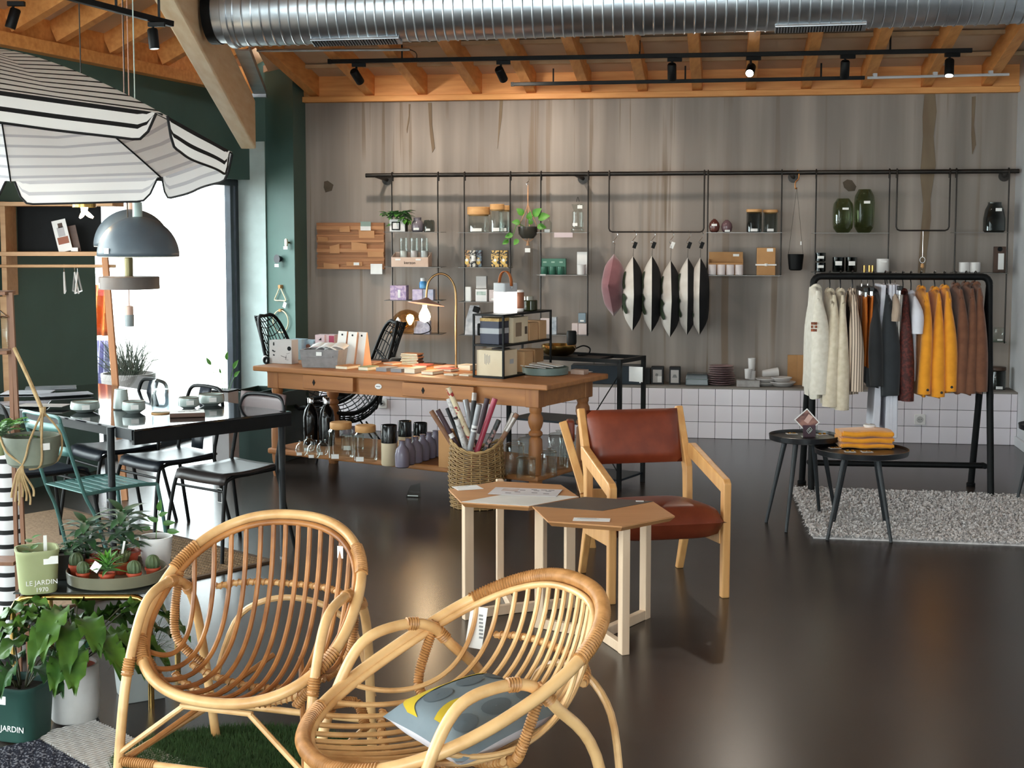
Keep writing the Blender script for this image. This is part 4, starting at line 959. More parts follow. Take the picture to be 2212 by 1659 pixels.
mm = MB(); mm.box((0, 0, h * .55), (w * .98, .182, .006)); mm.build('seam_line', M('grey_green_edge', '5f6d69', .3), t)
# pink plates
plate = None; MPLT = M('blush_stoneware', 'a98a8b', .3, 0, '8f7274', 5)
u, w, z0, h = wr(1528, 1588, 795, 836, DB); r0 = w / 2 * .95; n = 9; st = h / n
for i in range(n):
    ru = (.94, .97, .95, .99, 1.0, .98, .97, 1.0, .96)[i]
    mm = MB(); rr = r0 * (1.08 if i < 5 else .95); mm.lathe([(rr * .55, 0), (rr * .62, .003), (rr, st * .75), (rr, st * .9), (rr * .97, st * .9), (rr * .6, st * .3)], 32)
    o = mm.build('plate', MPLT, None, ww(u + (.004 if i % 2 else -.003), DB, ZB + i * st + .001), WROT)
    tag(o, ('lowest', 'second', 'third', 'fourth', 'fifth', 'sixth', 'seventh', 'eighth', 'topmost ninth')[i] + ' blush plate counted from the bottom of the ledge stack', 'plate', 'blush plates in the tall stack')
# white cups and dishes
MWC2 = M('matt_white_ceramic', 'd6d2d0', .45, 0, 'cac6c4', 5)
CUP = [(.75, 0), (.82, .03), (1, .95), (.98, 1), (.9, 1), (.75, .1)]
wlathe('cup', 'tall white cup standing on top at the back of the ledge stack', 'cup', 1624, 17, 773, 800, DB + .03, MWC2, CUP, ZB + .125)
wlathe('cup', 'tall white cup carrying another cup on the ledge', 'cup', 1624, 17, 800, 832, DB + .03, MWC2, CUP, ZB)
wlathe('cup', 'shorter white cup in front of the stacked tall cups', 'cup', 1616, 16, 794, 815, DB + .1, MWC2, CUP, ZB + .065)
wbox('carton', 'low grey printed carton under the shorter white cup', 'box', 1591, 1641, 824, 837, DB + .1, M('grey_print_card', '8f8b89', .6, 0, 'a5a19f', 20), .1, ZB)
u, w, z0, h = wr(1646, 1684, 802, 822, DB); t = thing('cup', 'white cup lying on its side on the dishes', 'cup', ww(u, DB, ZB + .075), WROT)
mm = MB(); mm.tube([V((-.07, -.02, .028)), V((-.068, -.02, .028)), V((.06, .0, .042))], [.02, .028, .038], 20); mm.build('body', MWC2, t); mm = MB(); mm.tube([V((-.071, -.02, .028)), V((-.0725, -.02, .028))], .022, 16); mm.build('base_ring', MPAPER, t)
for i, (px, pw, a, b) in enumerate(((1655, 50, 823, 831), (1655, 50, 831, 838), (1690, 58, 829, 838), (1688, 46, 820, 829))):
    lab_ = ('upper small white saucer left of the bowl', 'lower small white saucer left of the bowl', 'wide shallow white dish under the white bowl', 'white bowl on the wide dish')[i]
    wlathe('dish' if i != 3 else 'bowl', lab_ + ' on the ledge', 'dish' if i != 3 else 'bowl', px, pw, a, b, DB + (.0 if i < 2 else .02), MWC2, [(.6, 0), (.7, .08), (1, .85), (1, 1), (.95, 1), (.6, .3)], ZB + (.0285, .0, .0, .0365)[i], n=32)
u, w, z0, h = wr(1700, 1738, 774, 838, .06); t = thing('kraft_folder', 'brown kraft card sheet leaning against the wall by the clothes rack', 'card', ww(u, .09, ZB), WROT)
mm = MB(); mm.box((-w * .22, 0, h / 2), (w * .56, .012, h), rz=.06); mm.build('left_panel', MKRAFT, t, smooth=False); mm = MB(); mm.box((w * .3, .0, h / 2), (w * .46, .012, h), rz=-.12); mm.build('right_panel', MKRAFT, t, smooth=False)
jar('storage_jar', 'dark glass jar with a wooden lid at the right end of the tiled ledge', 'jar', 2156, 34, 798, 846, DB, GDRK, wood('dark_walnut', '4c3222', '3a2619', 5, 2, .5), .14, ZB)
# sockets
for px, py, s_ in ((1987, 906, 'white wall socket in the tiles behind the clothes rack'), (826, 871, 'white wall socket with a plugged cable behind the wooden table')):
    c_ = at_w(px, py, BENCH_D + .006); t = thing('wall_socket', s_, 'socket', c_, WROT)
    mm = MB(); mm.prism(rrect(.088, .088, .012), 0, .012, Matrix.Rotation(PI / 2, 4, 'X')); mm.build('cover_plate', MWCER, t, bevel=.003)
    mm = MB(); mm.tube([V((0, -.0115, 0)), V((0, -.0135, 0))], .027, 22); mm.build('socket_well', M('grey_well', 'b5b3b1', .5), t); mm = MB(); mm.tube([V((-.009, -.013, .002)), V((-.009, -.015, .002))], .003, 8); mm.tube([V((.009, -.013, .002)), V((.009, -.015, .002))], .003, 8); mm.build('pin_hole', MBLKM, t)
    if px < 1000: mm = MB(); mm.tube(bez([V((0, -.014, 0)), V((0, -.05, 0)), V((.01, -.06, .06)), V((.03, -.03, .16))], 6), .007, 7); mm.build('plug_cable', MBLKM, t)

# ================================================================== CLOTHES RACK
FR, BR, FL, BL = at_z(2140, 1075), at_z(2097, 1050), at_z(1752, 1065), at_z(1732, 1045)
mR, mL = (FR + BR) / 2, (FL + BL) / 2
KO = (mR + mL) / 2; KA = math.atan2((mR - mL).y, (mR - mL).x); KD = (mR - mL).normalized(); KN = V((KD.y, -KD.x, 0))
zbar = at_y(1950, 597, KO.y).z
hw = (mR - mL).length / 2
t = thing('clothes_rack', 'black tubular A-frame clothes rack on the shaggy rug', 'clothes rack', KO, KA); rt = .0235
lx, rx_ = at_y(1757, 620, mL.y), at_y(2137, 620, mR.y)
xl, xr = (lx - KO).dot(KD), (rx_ - KO).dot(KD)
b_ = .05
mm = MB(); mm.tube([V((xl, 0, zbar - b_))] + [V((xl + b_ - b_ * math.cos(a), 0, zbar - b_ + b_ * math.sin(a))) for a in (.4, .8, 1.2, PI / 2)] + [V((xr - b_ + b_ * math.sin(a), 0, zbar - b_ + b_ * math.cos(a))) for a in (0, .4, .8, 1.2)] + [V((xr, 0, zbar - b_))], rt, 14); mm.build('top_bar', MBLKM, t)
def kloc(p): q = p - KO; return V((q.dot(KD), -q.dot(KN), q.z))
for F_, B_, x in ((FL, BL, xl), (FR, BR, xr)):
    for p in (F_, B_):
        e = kloc(p); mm = MB(); mm.tube([V((x, 0, zbar - b_)), V((x + (e.x - x) * .2, e.y * .12, (zbar - b_) * .82)), V((e.x, e.y, 0.015))], rt * .95, 12); mm.build('leg', MBLKM, t)
        mm = MB(); mm.lathe([(.028, 0), (.03, .004), (.03, .02), (.024, .026)], 14, (e.x, e.y, 0)); mm.build('foot', MBLKM, t)
zc = .175
cfl, cbl, cfr, cbr = [kloc(p) for p in (FL, BL, FR, BR)]
def legpt(e, x, z): f = 1 - z / (zbar - b_); return V((e.x + (x - e.x) * f, e.y * (1 - f), z))
for a, b, x in ((cfl, cbl, xl), (cfr, cbr, xr)):
    mm = MB(); mm.tube([legpt(a, x, zc), legpt(b, x, zc)], rt * .8, 10); mm.build('side_brace', MBLKM, t)
mm = MB(); mm.tube([(legpt(cfl, xl, zc) + legpt(cbl, xl, zc)) / 2, (legpt(cfr, xr, zc) + legpt(cbr, xr, zc)) / 2], rt * .85, 10); mm.build('lower_bar', MBLKM, t)
# garments
MCREAM = M('cream_knit', 'dcd4c6', .9, 0, 'cfc6b6', 30, bump=.15, sheen=.3); MECRU = M('ecru_knit', 'd6c8b2', .9, 0, 'c8b99f', 30, bump=.15, sheen=.3)
MSTRP = stripes('beige_black_stripe', 'cbb6a2', '4b3c34', 0, 62, .3, .8); MORG = M('copper_satin', 'c0662a', .25, .35, 'd9853f', 4, stretch=(6, 6, .6)); MBLKC = M('black_cloth', '131416', .85, 0, '1a1b1e', 9, sheen=.2); MBLKK = M('charcoal_cloth', '1c1f22', .85, 0, '24272b', 9, sheen=.2)
MWS = stripes('white_grey_stripe', 'd9d3cc', '6a5f58', 0, 70, .35, .8); MBUR = M('burgundy_lurex', '3a1512', .7, 0, '5c221a', 60, lo=.45, hi=.6); MWT = M('white_cotton', 'd9d8df', .85, 0, 'cfcdd6', 8, bump=.08); MMUS = M('mustard_wool', 'e0921a', .85, 0, 'd58813', 20, sheen=.3); MBRN = M('brown_wool', '6f4630', .9, 0, '633c28', 20, sheen=.2); MBEI = M('beige_cloth', 'b59f8c', .85)
MWH = M('black_hanger', '141414', .4)
def garment(px, ytop, ybot, pw, mat, label, sleeve=.75, group='clothes on the rack', kind='knit', dy=0.0, seed=0, shade=None):
    r = random.Random(seed); p = at_y(px, ytop, KO.y - .2); x = (at_y(px, ytop, KO.y - .12) - KO).dot(KD)
    Yc = KO.y - .22
    zt = at_y(px, ytop, Yc).z; zb_ = at_y(px, ybot, Yc).z; wx = pw * kk(Yc); H = zt - zb_
    t = thing('garment', label, 'garment', KO + KD * x + V((0, 0, zb_)), KA, group)
    hz = zbar - zb_
    mm = MB(); top = H
    mm.tube(bez([V((0, -.02, hz + rt + .004)), V((0, .0, hz + rt + .012)), V((0, .03, hz + rt)), V((0, .03, hz - .01)), V((0, 0, hz - .05)), V((0, 0, top - .0))], 4), .0042 if kind != 'clip' else .003, 6)
    mm.build('hanger_hook', MWH if kind != 'clip' else MCHROME, t)
    if kind == 'clip':
        mm = MB(); mm.box((0, -.02, top + .045), (.028, .36, .03)); mm.build('hanger_bar', MWH, t, bevel=.004)
        for y in (-.17, .1):
            mm = MB(); mm.box((0, y, top + .012), (.012, .03, .045)); mm.build('hanger_clip', MCHROME, t)
        n_ = 14; mm = MB()
        rings = []
        for i in range(9):
            f = i / 8; z = H * (1 - f); ring = []
            for k in range(24):
                a = 2 * PI * k / 24; yy = .19 * math.cos(a) * (1 + .12 * f); xx = wx * .5 * math.sin(a) * (.75 + .3 * f) * (1 + .25 * math.sin(5 * a + seed)); ring.append(V((xx + .006 * math.sin(3 * f + seed), yy - .02, z)))
            rings.append(ring)
        mm.loft(rings); mm.build('skirt', mat, t); return t
    mm = MB(); mm.tube(bez([V((0, -.19, top - .085)), V((0, -.1, top - .035)), V((0, 0, top - .004)), V((0, .1, top - .035)), V((0, .19, top - .085))], 4), .011, 8); mm.build('hanger_arm', MWH, t)
    rings = []
    for f, wy, tx in ((0, .045, .45), (.02, .07, .6), (.05, .14, .62), (.11, .2, .6), (.25, .205, .7), (.5, .2, .78), (.75, .205, .82), (.92, .205, .85), (1, .2, .8)):
        z = H * (1 - f); ring = []
        for k in range(26):
            a = 2 * PI * k / 26; rip = 1 + (.16 * math.sin(4 * a + seed) + .08 * math.sin(7 * a + 2 * seed)) * min(1, f * 2)
            ring.append(V((wx * .5 * tx * math.sin(a) * rip, wy * math.cos(a), z + .006 * math.sin(3 * a + seed) * (f > .9))))
        rings.append(ring)
    mm.loft(rings); mm.build('body', mat, t)
    for sg in (-1, 1):
        zs = H * .965; ze = H * (1 - sleeve) if kind != 'tee' else H * .55; mm = MB(); rings = []
        for i in range(9):
            f = i / 8; c = V((wx * .12 * math.sin(f * 2.5 + seed), sg * (.15 + .075 * math.sin(min(1, f * 1.6) * 1.57)), zs + (ze - zs) * f)); ring = []
            rx2 = wx * .5 * (.2, .45, .68, .85, .95, 1.02, 1.03, 1.0, .97)[i]; ry2 = .05 * (.35, .7, .95, 1.1, 1.15, 1.1, 1.05, 1.0, .95)[i]
            for k in range(14):
                a = 2 * PI * k / 14; ring.append(c + V((rx2 * math.cos(a) * (1 + .06 * math.sin(6 * f + seed)), ry2 * math.sin(a), 0)))
            rings.append(ring)
        mm.loft(rings); mm.build('sleeve', mat, t)
        if kind == 'button':
            mm = MB(); mm.tube([V((wx * .1, sg * .235 - .03, ze + .03)), V((wx * .1, sg * .235 - .038, ze + .03))], .009, 12); mm.v = [V((q.x, q.y, q.z)) for q in mm.v]
            if sg < 0: mm.build('cuff_button', MINK, t)
    mm = MB(); mm.tube([V((.026 * math.cos(a) * wx * 9, .055 * math.sin(a), H * .992 - .012 * math.cos(a * 2))) for a in [2 * PI * i / 16 for i in range(16)]], .011, 7, closed=True); mm.build('collar', mat, t)
    if kind == 'patch':
        mm = MB()
        for i in range(3):
            for j in range(3):
                if (i, j) != (1, 1): mm.box((-wx * .34 + i * .013, -.25, H * .62 + j * .022), (.010, .02, .016))
        mm.build('woven_motif', M('brown_motif', '5a3226', .8, 0, 'b0562e', 60), t, smooth=False)
    return t
GL = [
 (1768, 613, 865, 44, MCREAM, 'long cream cardigan with a small brown motif at the left end of the rack', .95, 'patch'),
 (1799, 622, 882, 34, MECRU, 'ecru knit next to the motif cardigan', .99, 'knit'),
 (1822, 622, 889, 32, MECRU, 'longest ecru knit, beside the striped shirt', .99, 'knit'),
 (1848, 622, 855, 32, MSTRP, 'beige and brown striped shirt', .96, 'knit'),
 (1868, 634, 792, 14, MORG, 'copper satin skirt clipped beside the striped shirt', 0, 'clip'),
 (1881, 632, 796, 14, MORG, 'copper satin skirt clipped beside the black cloth', 0, 'clip'),
 (1893, 622, 840, 30, MBLKC, 'black garment next to the copper satin', .97, 'knit'),
 (1919, 622, 858, 40, MBLKK, 'wide charcoal coat, largest dark garment on the rack', .98, 'knit'),
 (1930, 623, 770, 18, MBEI, 'beige shirt edge behind the charcoal coat', .6, 'tee'),
 (1940, 630, 800, 26, MWS, 'white and grey striped skirt on a clip hanger', 0, 'clip'),
 (1957, 622, 868, 30, MBUR, 'dark burgundy speckled dress', .99, 'knit'),
 (1974, 626, 825, 26, MWT, 'white short-sleeved tee shirt beside the burgundy dress', .5, 'tee'),
 (1996, 616, 857, 28, MMUS, 'mustard shirt with dark cuff button next to the white tee', .97, 'button'),
 (2025, 618, 860, 30, MMUS, 'middle one of the three mustard shirts', .98, 'button'),
 (2046, 614, 850, 30, MMUS, 'mustard shirt next to the brown coats', .97, 'button'),
 (2070, 609, 850, 28, MBRN, 'brown wool coat next to the mustard shirts', .98, 'knit'),
 (2092, 607, 852, 28, MBRN, 'middle one of the three brown wool coats', .98, 'knit'),
 (2112, 606, 850, 32, MBRN, 'brown wool coat at the right end of the rack', .97, 'knit')]
for i, (px, a, b, w_, mt, s_, sl_, kd) in enumerate(GL): garment(px, a + 8, b, w_, mt, s_, sl_, kind=kd, seed=i * 1.7)
# white trousers hanging below the charcoal coat, and their strap tails
x = (at_y(1912, 850, KO.y) - KO).dot(KD); zt, zb_ = zbar - .05, at_y(1912, 940, KO.y).z
t = thing('garment', 'white wide trousers showing below the charcoal coat', 'garment', KO + KD * x + V((0, 0, zb_)), KA, 'clothes on the rack')
for i, (dx_, zl, wd) in enumerate(((-.045, .06, .03), (.0, .03, .02), (.02, .012, .018), (.045, 0, .022))):
    mm = MB(); mm.loft([[V((dx_ + (wd * (1 + .6 * (1 - f))) * sx * .5 - (.03 * (1 - f) if i == 0 else 0), sy * .15, zl + (zt - zb_ - zl) * f)) for sx, sy in ((-1, -1), (1, -1), (1, 1), (-1, 1))] for f in (0, .25, .6, 1)]); mm.build('trouser_leg', MWT, t, bevel=.006)
mm = MB(); mm.tube(bez([V((0, 0, zbar + rt - zb_ + .008)), V((.0, .03, zbar - zb_)), V((0, 0, zbar - zb_ - .06))], 4), .004, 6); mm.build('hanger_hook', MCHROME, t)

# ================================================================== SHAGGY RUG AND ROUND TABLES
ra_, rb_ = at_z(1715, 1060), at_z(1757, 1163); rc_ = at_z(2212, 1077); rd_ = at_z(2212, 1180)
ra_, rb_, rc_, rd_ = ra_, rb_, ra_ + (rc_ - ra_) * 1.25, rb_ + (rd_ - rb_) * 1.25
Q = (ra_ + rb_ + rc_ + rd_) / 4; t = thing('shag_rug', 'shaggy pale grey rug under the clothes rack', 'rug', Q)
mm = MB(); mm.prism([((p - Q).x, (p - Q).y) for p in (ra_, rc_, rd_, rb_)], .0, .012); MSHAG = M('pale_grey_shag', 'd8d1ce', .95, 0, 'b9b2b0', 30, sheen=.4); mm.build('backing', MSHAG, t, smooth=False)
mm = MB(); r = random.Random(11)
for i in range(15000):
    a, b = r.random(), r.random()
    if i < 1800: a, b = (r.random(), r.choice((0, 1))) if i % 2 else (r.choice((0, 1)), r.random())
    p = (ra_ * (1 - a) + rc_ * a) * (1 - b) + (rb_ * (1 - a) + rd_ * a) * b - Q; an = r.uniform(0, 2 * PI); l_ = r.uniform(.018, .04); w_ = r.uniform(.008, .016)
    d = V((math.cos(an), math.sin(an), 0)); s_ = V((-d.y, d.x, 0)) * w_ / 2; z1 = r.uniform(.02, .034)
    mm.add([p - s_ + V((0, 0, .008)), p + s_ + V((0, 0, .008)), p + d * l_ * .6 + s_ + V((0, 0, z1)), p + d * l_ * .6 - s_ + V((0, 0, z1)), p + d * l_ + V((0, 0, z1 * .7))], [(0, 1, 2, 3), (3, 2, 4)])
o = mm.build('pile', MSHAG, t, smooth=False); o['kind'] = 'stuff'
MTT = M('black_lacquer_tray', '131316', .3, 0, '191a1d', 9, spec=.6); MTL = M('charcoal_leg_paint', '1e2124', .5, 0, '25282b', 9)
def round_table(c, r, ztop, feet, label):
    t = thing('side_table', label, 'side table', V((c.x, c.y, 0)), 0, 'black round tray side tables')
    mm = MB(); mm.lathe([(r * .93, ztop - .035), (r * .985, ztop - .03), (r, ztop), (r * .985, ztop + .001), (r * .965, ztop - .014), (.001, ztop - .014)], 48); mm.build('tray_top', MTT, t)
    for f in feet:
        d = V((f.x - c.x, f.y - c.y, 0)); mm = MB(); mm.tube([d * .52 + V((0, 0, ztop - .034)), d + V((0, 0, .0))], [.016, .0095], 12); mm.build('leg', MTL, t)
    return t
c1 = at_z(1738, 936, .0); YT1, YT2 = 8.10, 7.82
p1, p2 = at_y(1738, 938, YT1), at_y(1861, 968, YT2)
r1, r2 = 76.5 * kk(YT1), 101 * kk(YT2)
f1 = [at_z(1655, 1128), at_z(1698, 1150), at_z(1770, 1112)]; f1.append(V((2 * p1.x - f1[1].x + .1, 2 * p1.y - f1[1].y, 0)))
round_table(p1, r1, p1.z, f1, 'smaller black round tray table carrying the postcard stand')
f2 = [at_z(1787, 1167), at_z(1925, 1172), at_z(1800, 1133), at_z(1912, 1135)]
round_table(p2, r2, p2.z, f2, 'larger black round tray table carrying folded mustard sweaters')
f3 = at_z(2196, 1084); c3 = V((f3.x + .2, f3.y - .02, 0))
round_table(c3, .2, .5, [f3, c3 + V((.19, .08, 0)), c3 + V((.05, -.19, 0)), c3 + V((.0, .19, 0))], 'black side table mostly outside the right edge of the view')
# postcard stand
zt = p1.z - .0135; c_ = at_y(1748, 930, YT1 - .02); k = kk(YT1)
t = thing('card_stand', 'clear stand with a burgundy card bearing a white double diamond', 'card stand', V((c_.x, c_.y, zt)), -.05)
box_part('burgundy_card', t, (0, -.005, .035), (.074, .003, .07), M('burgundy_card', '4a1f33', .5, 0, '52243a', 8), rx=-.1); box_part('holder_base', t, (0, -.02, .003), (.1, .06, .004), GCLR)
box_part('holder_front', t, (0, -.016, .036), (.084, .002, .066), GCLR, rx=-.1)
mm = MB()
for o_ in ((0, .0), (.007, .007)):
    q = [V((o_[0], -.0115, .042 + o_[1] + .016)), V((o_[0] + .012, -.0115, .042 + o_[1])), V((o_[0], -.0115, .042 + o_[1] - .016)), V((o_[0] - .012, -.0115, .042 + o_[1]))]
    for a, b in zip(q, q[1:] + q[:1]): mm.bar(a - V((.004, 0, .004)), b - V((.004, 0, .004)), .0016, .0024)
mm.build('diamond_logo', MTAG, t, smooth=False)
t2 = thing('postcard', 'postcard with a close-up picture stood on its corner behind the burgundy card', 'postcard', V((c_.x - .01, c_.y + .02, zt + .0)), -.05)
mm = MB(); s_ = .1; mm.box((0, 0, .092), (s_ * 1.12, .002, s_), ry=PI / 4 + .05, rx=0); mm.build('card', MPAPER, t2, smooth=False); mm = MB(); mm.box((0, -.0015, .092), (s_ * 1.0, .0012, s_ * .88), ry=PI / 4 + .05); mm.build('picture', M('rosy_picture_print', '9c6f63', .5, 0, '4b2c30', 9, lo=.4, hi=.6, stretch=(1, 1, 2)), t2, smooth=False); mm = MB(); mm.box((.008, -.0022, .105), (.03, .001, .05), ry=.6); mm.build('picture_highlight', M('pale_rose_print', 'cda79c', .5), t2, smooth=False)
MJG = M('gold_jewellery', 'd2a94e', .2, 1, 'b98c34', 10)
def earring_card(px, py, Y, z, rz, label, kind):
    p = at_z(px, py, z); t = thing('jewellery_card', label, 'jewellery card', V((p.x, p.y, z + .0005)), rz, 'jewellery cards on the tray tables')
    box_part('card', t, (0, 0, .001), (.062, .05, .0015), MPAPER)
    for sx in (-.014, .014):
        if kind == 'ring': mm = MB(); mm.tube([V((sx + .011 * math.cos(a), .011 * math.sin(a), .004)) for a in [2 * PI * i / 14 for i in range(14)]], .0016, 5, closed=True)
        else: mm = MB(); mm.lathe([(.009, .002), (.01, .006), (.007, .011)], 10, (sx, 0, 0))
        mm.build('earring', MJG, t)
    return t
earring_card(1710, 937, 0, zt, .1, 'earring card with gold hoops at the left of the smaller tray table', 'ring')
earring_card(1750, 943, 0, zt, -.2, 'earring card with round gold studs in front of the burgundy card', 'stud')
earring_card(1776, 939, 0, zt, .2, 'earring card with gold studs at the right of the smaller tray table', 'stud')
z2 = p2.z - .0135
earring_card(1803, 968, 0, z2, .15, 'earring card with gold hoops left of the folded sweaters', 'ring'); earring_card(1836, 976, 0, z2, -.1, 'earring card lying in front of the folded sweaters', 'stud'); earring_card(1872, 976, 0, z2, .05, 'white earring card at the front edge of the larger tray table', 'ring')
c_ = at_z(1868, 968, z2); zc = z2
for i in range(3):
    t = thing('folded_sweater', ('lowest', 'middle', 'topmost')[i] + ' of the three folded mustard sweaters', 'sweater', V((c_.x + .01, c_.y + .06, zc + .001)), -.08 + .03 * i, 'folded mustard sweaters'); th = (.03, .034, .04)[i]; w_, d_ = (.30, .2)
    for lay in range(1):
        mm = MB(); rings = []
        for j in range(9):
            f = j / 8; x = (f - .5) * w_ * (1 - .03 * lay); ring = []
            for k2 in range(20):
                a = 2 * PI * k2 / 20; sy = math.copysign(abs(math.cos(a)) ** .5, math.cos(a)); sz = math.copysign(abs(math.sin(a)) ** .6, math.sin(a))
                ed = min(1, .72 + .5 * math.sin(PI * min(max(f, .02), .98))); ring.append(V((x + .004 * math.sin(5 * sy + i), sy * d_ / 2 * (.97 + .03 * math.sin(3 * f + i)), th * .5 + sz * th * .5 * ed + .003 * math.sin(6 * f + 2 * i))))
            rings.append(ring)
        mm.loft(rings); mm.build('fold_layer', MMUS, t, ang=70); mm = MB(); mm.tube([V(((q_ / 8 - .5) * w_ * .94, -d_ * .46 + .004 * math.sin(q_ + i), th * .5 + .003 * math.sin(q_ * 1.3 + i))) for q_ in range(9)], th * .42, 10); mm.build('rolled_fold', MMUS, t, ang=70)
    zc += th
t = thing('ring_dish', 'small white dish with a dark rim lying on the folded sweaters', 'dish', V((c_.x + .05, c_.y + .1, zc + .001))); mm = MB(); mm.lathe([(.03, 0), (.036, .012), (.032, .018), (.001, .014)], 20); mm.build('shell', MWCER, t); mm = MB(); mm.tube([V((.031 * math.cos(a), .031 * math.sin(a), .017)) for a in (0, .3, .6, .9, 1.2)], .002, 5); mm.build('dark_rim', MINK, t)

# ================================================================== LEATHER ARMCHAIR
FRc, FLc, BRc, BLc = at_z(1567, 1291), at_z(1322, 1305), at_z(1475, 1225), at_z(1247, 1237)
O_ = (FRc + FLc + BRc + BLc) / 4; RA = math.atan2((FRc - FLc).y, (FRc - FLc).x)
W2 = (FRc - FLc).length / 2; D2 = ((FRc + FLc) - (BRc + BLc)).length / 4
t = thing('armchair', 'oxblood leather armchair with an angular pale beech frame', 'armchair', O_, RA)
MBEECH = wood('pale_beech', 'd8a468', 'c78d52', 4, 2, .4, .06); MLEA = M('oxblood_leather', '7b3722', .38, 0, '6e2f1c', 14, bump=.08, bdist=.002)
ZT = .835
for sx in (-1, 1):
    x = sx * W2
    # front leg bending into the arm, one continuous timber
    mm = MB(); prof = [(-D2 - .012, 0), (-D2 + .03, 0), (-D2 + .03, .50), (.19, .595), (.205, .66), (.17, .665), (-D2 - .0, .565), (-D2 - .02, .545)]
    T = Matrix.Translation((x + .019, 0, 0)) @ Matrix(((0, 0, -1, 0), (1, 0, 0, 0), (0, 1, 0, 0), (0, 0, 0, 1)))
    mm.prism(prof, 0, .038, T); mm.build('front_leg_and_arm', MBEECH, t, bevel=.006, smooth=False)
    # back post and back leg: boomerang
    mm = MB(); prof = [(D2 - .02, 0), (D2 + .018, 0), (.21, .3), (.225, .52), (.36, ZT - .01), (.325, ZT), (.165, .55), (.15, .29)]
    T = Matrix.Translation((x * .93 + .018, 0, 0)) @ Matrix(((0, 0, -1, 0), (1, 0, 0, 0), (0, 1, 0, 0), (0, 0, 0, 1)))
    mm.prism(prof, 0, .036, T); mm.build('back_leg_and_post', MBEECH, t, bevel=.006, smooth=False)
    mm = MB(); mm.bar(V((x * .95, -D2 + .02, .30)), V((x * .95, .19, .27)), .024, .09); mm.build('side_rail', MBEECH, t, bevel=.004, smooth=False)
def pad(w, d, th, nx=15, ny=13, dome=.35):
    def f(sgn):
        def g(a, b):
            a, b = a * 2 - 1, b * 2 - 1; e = (max(0, 1 - abs(a) ** 6) * max(0, 1 - abs(b) ** 6)) ** .4
            return V((a * w / 2, b * d / 2, sgn * th / 2 * e * (1 + (dome * (1 - a * a) * (1 - b * b) if sgn > 0 else 0))))
        return g
    return f
pd = pad(W2 * 2 * .95, .57, .165, dome=.15); mm = MB(); mm.grid(pd(1), 17, 15); mm.grid(pd(-1), 17, 15)
R = Matrix.Rotation(math.radians(-5), 3, 'X'); mm.v = [R @ p + V((0, -.075, .345)) for p in mm.v]; mm.build('seat_cushion', MLEA, t, ang=75)
pd = pad(W2 * 2 * .86, .275, .085, dome=.2); mm = MB(); mm.grid(pd(1), 17, 13); mm.grid(pd(-1), 17, 13)
R = Matrix.Rotation(math.radians(90 - 19), 3, 'X'); mm.v = [R @ p + V((0, .262, .695)) for p in mm.v]; mm.build('back_cushion', MLEA, t, ang=75)
mm = MB(); mm.bar(V((-W2 * .9, .17, .29)), V((W2 * .9, .17, .29)), .03, .07); mm.build('rear_rail', MBEECH, t, bevel=.004, smooth=False)
# second armchair of the same kind, almost hidden behind the first: only a slanting beech post shows
c2 = thing('armchair', 'second armchair hidden behind the leather one, only its slanting beech post showing', 'armchair', V((0, 0, 0)))
pa, pb = at_y(1216, 912, 7.55), at_y(1262, 1066, 7.35)
mm = MB(); mm.bar(pa, pb, .045, .036, up=(0, 1, 0)); mm.build('back_post', MBEECH, c2, bevel=.005, smooth=False)
mm = MB(); mm.bar(pb, V((pb.x + .05, pb.y + .12, 0)), .045, .036, up=(0, 1, 0)); mm.build('back_leg', MBEECH, c2, bevel=.005, smooth=False)
mm = MB(); mm.box((pa.x + .042, pa.y + .03, pa.z - .05), (.045, .1, .12)); mm.build('leather_pad', MLEA, c2, bevel=.012)
mm = MB(); mm.bar(V((pb.x, pb.y, pb.z)), V((pb.x + .16, pb.y + .1, pb.z - .02)), .03, .05); mm.build('seat_rail', MBEECH, c2, smooth=False)

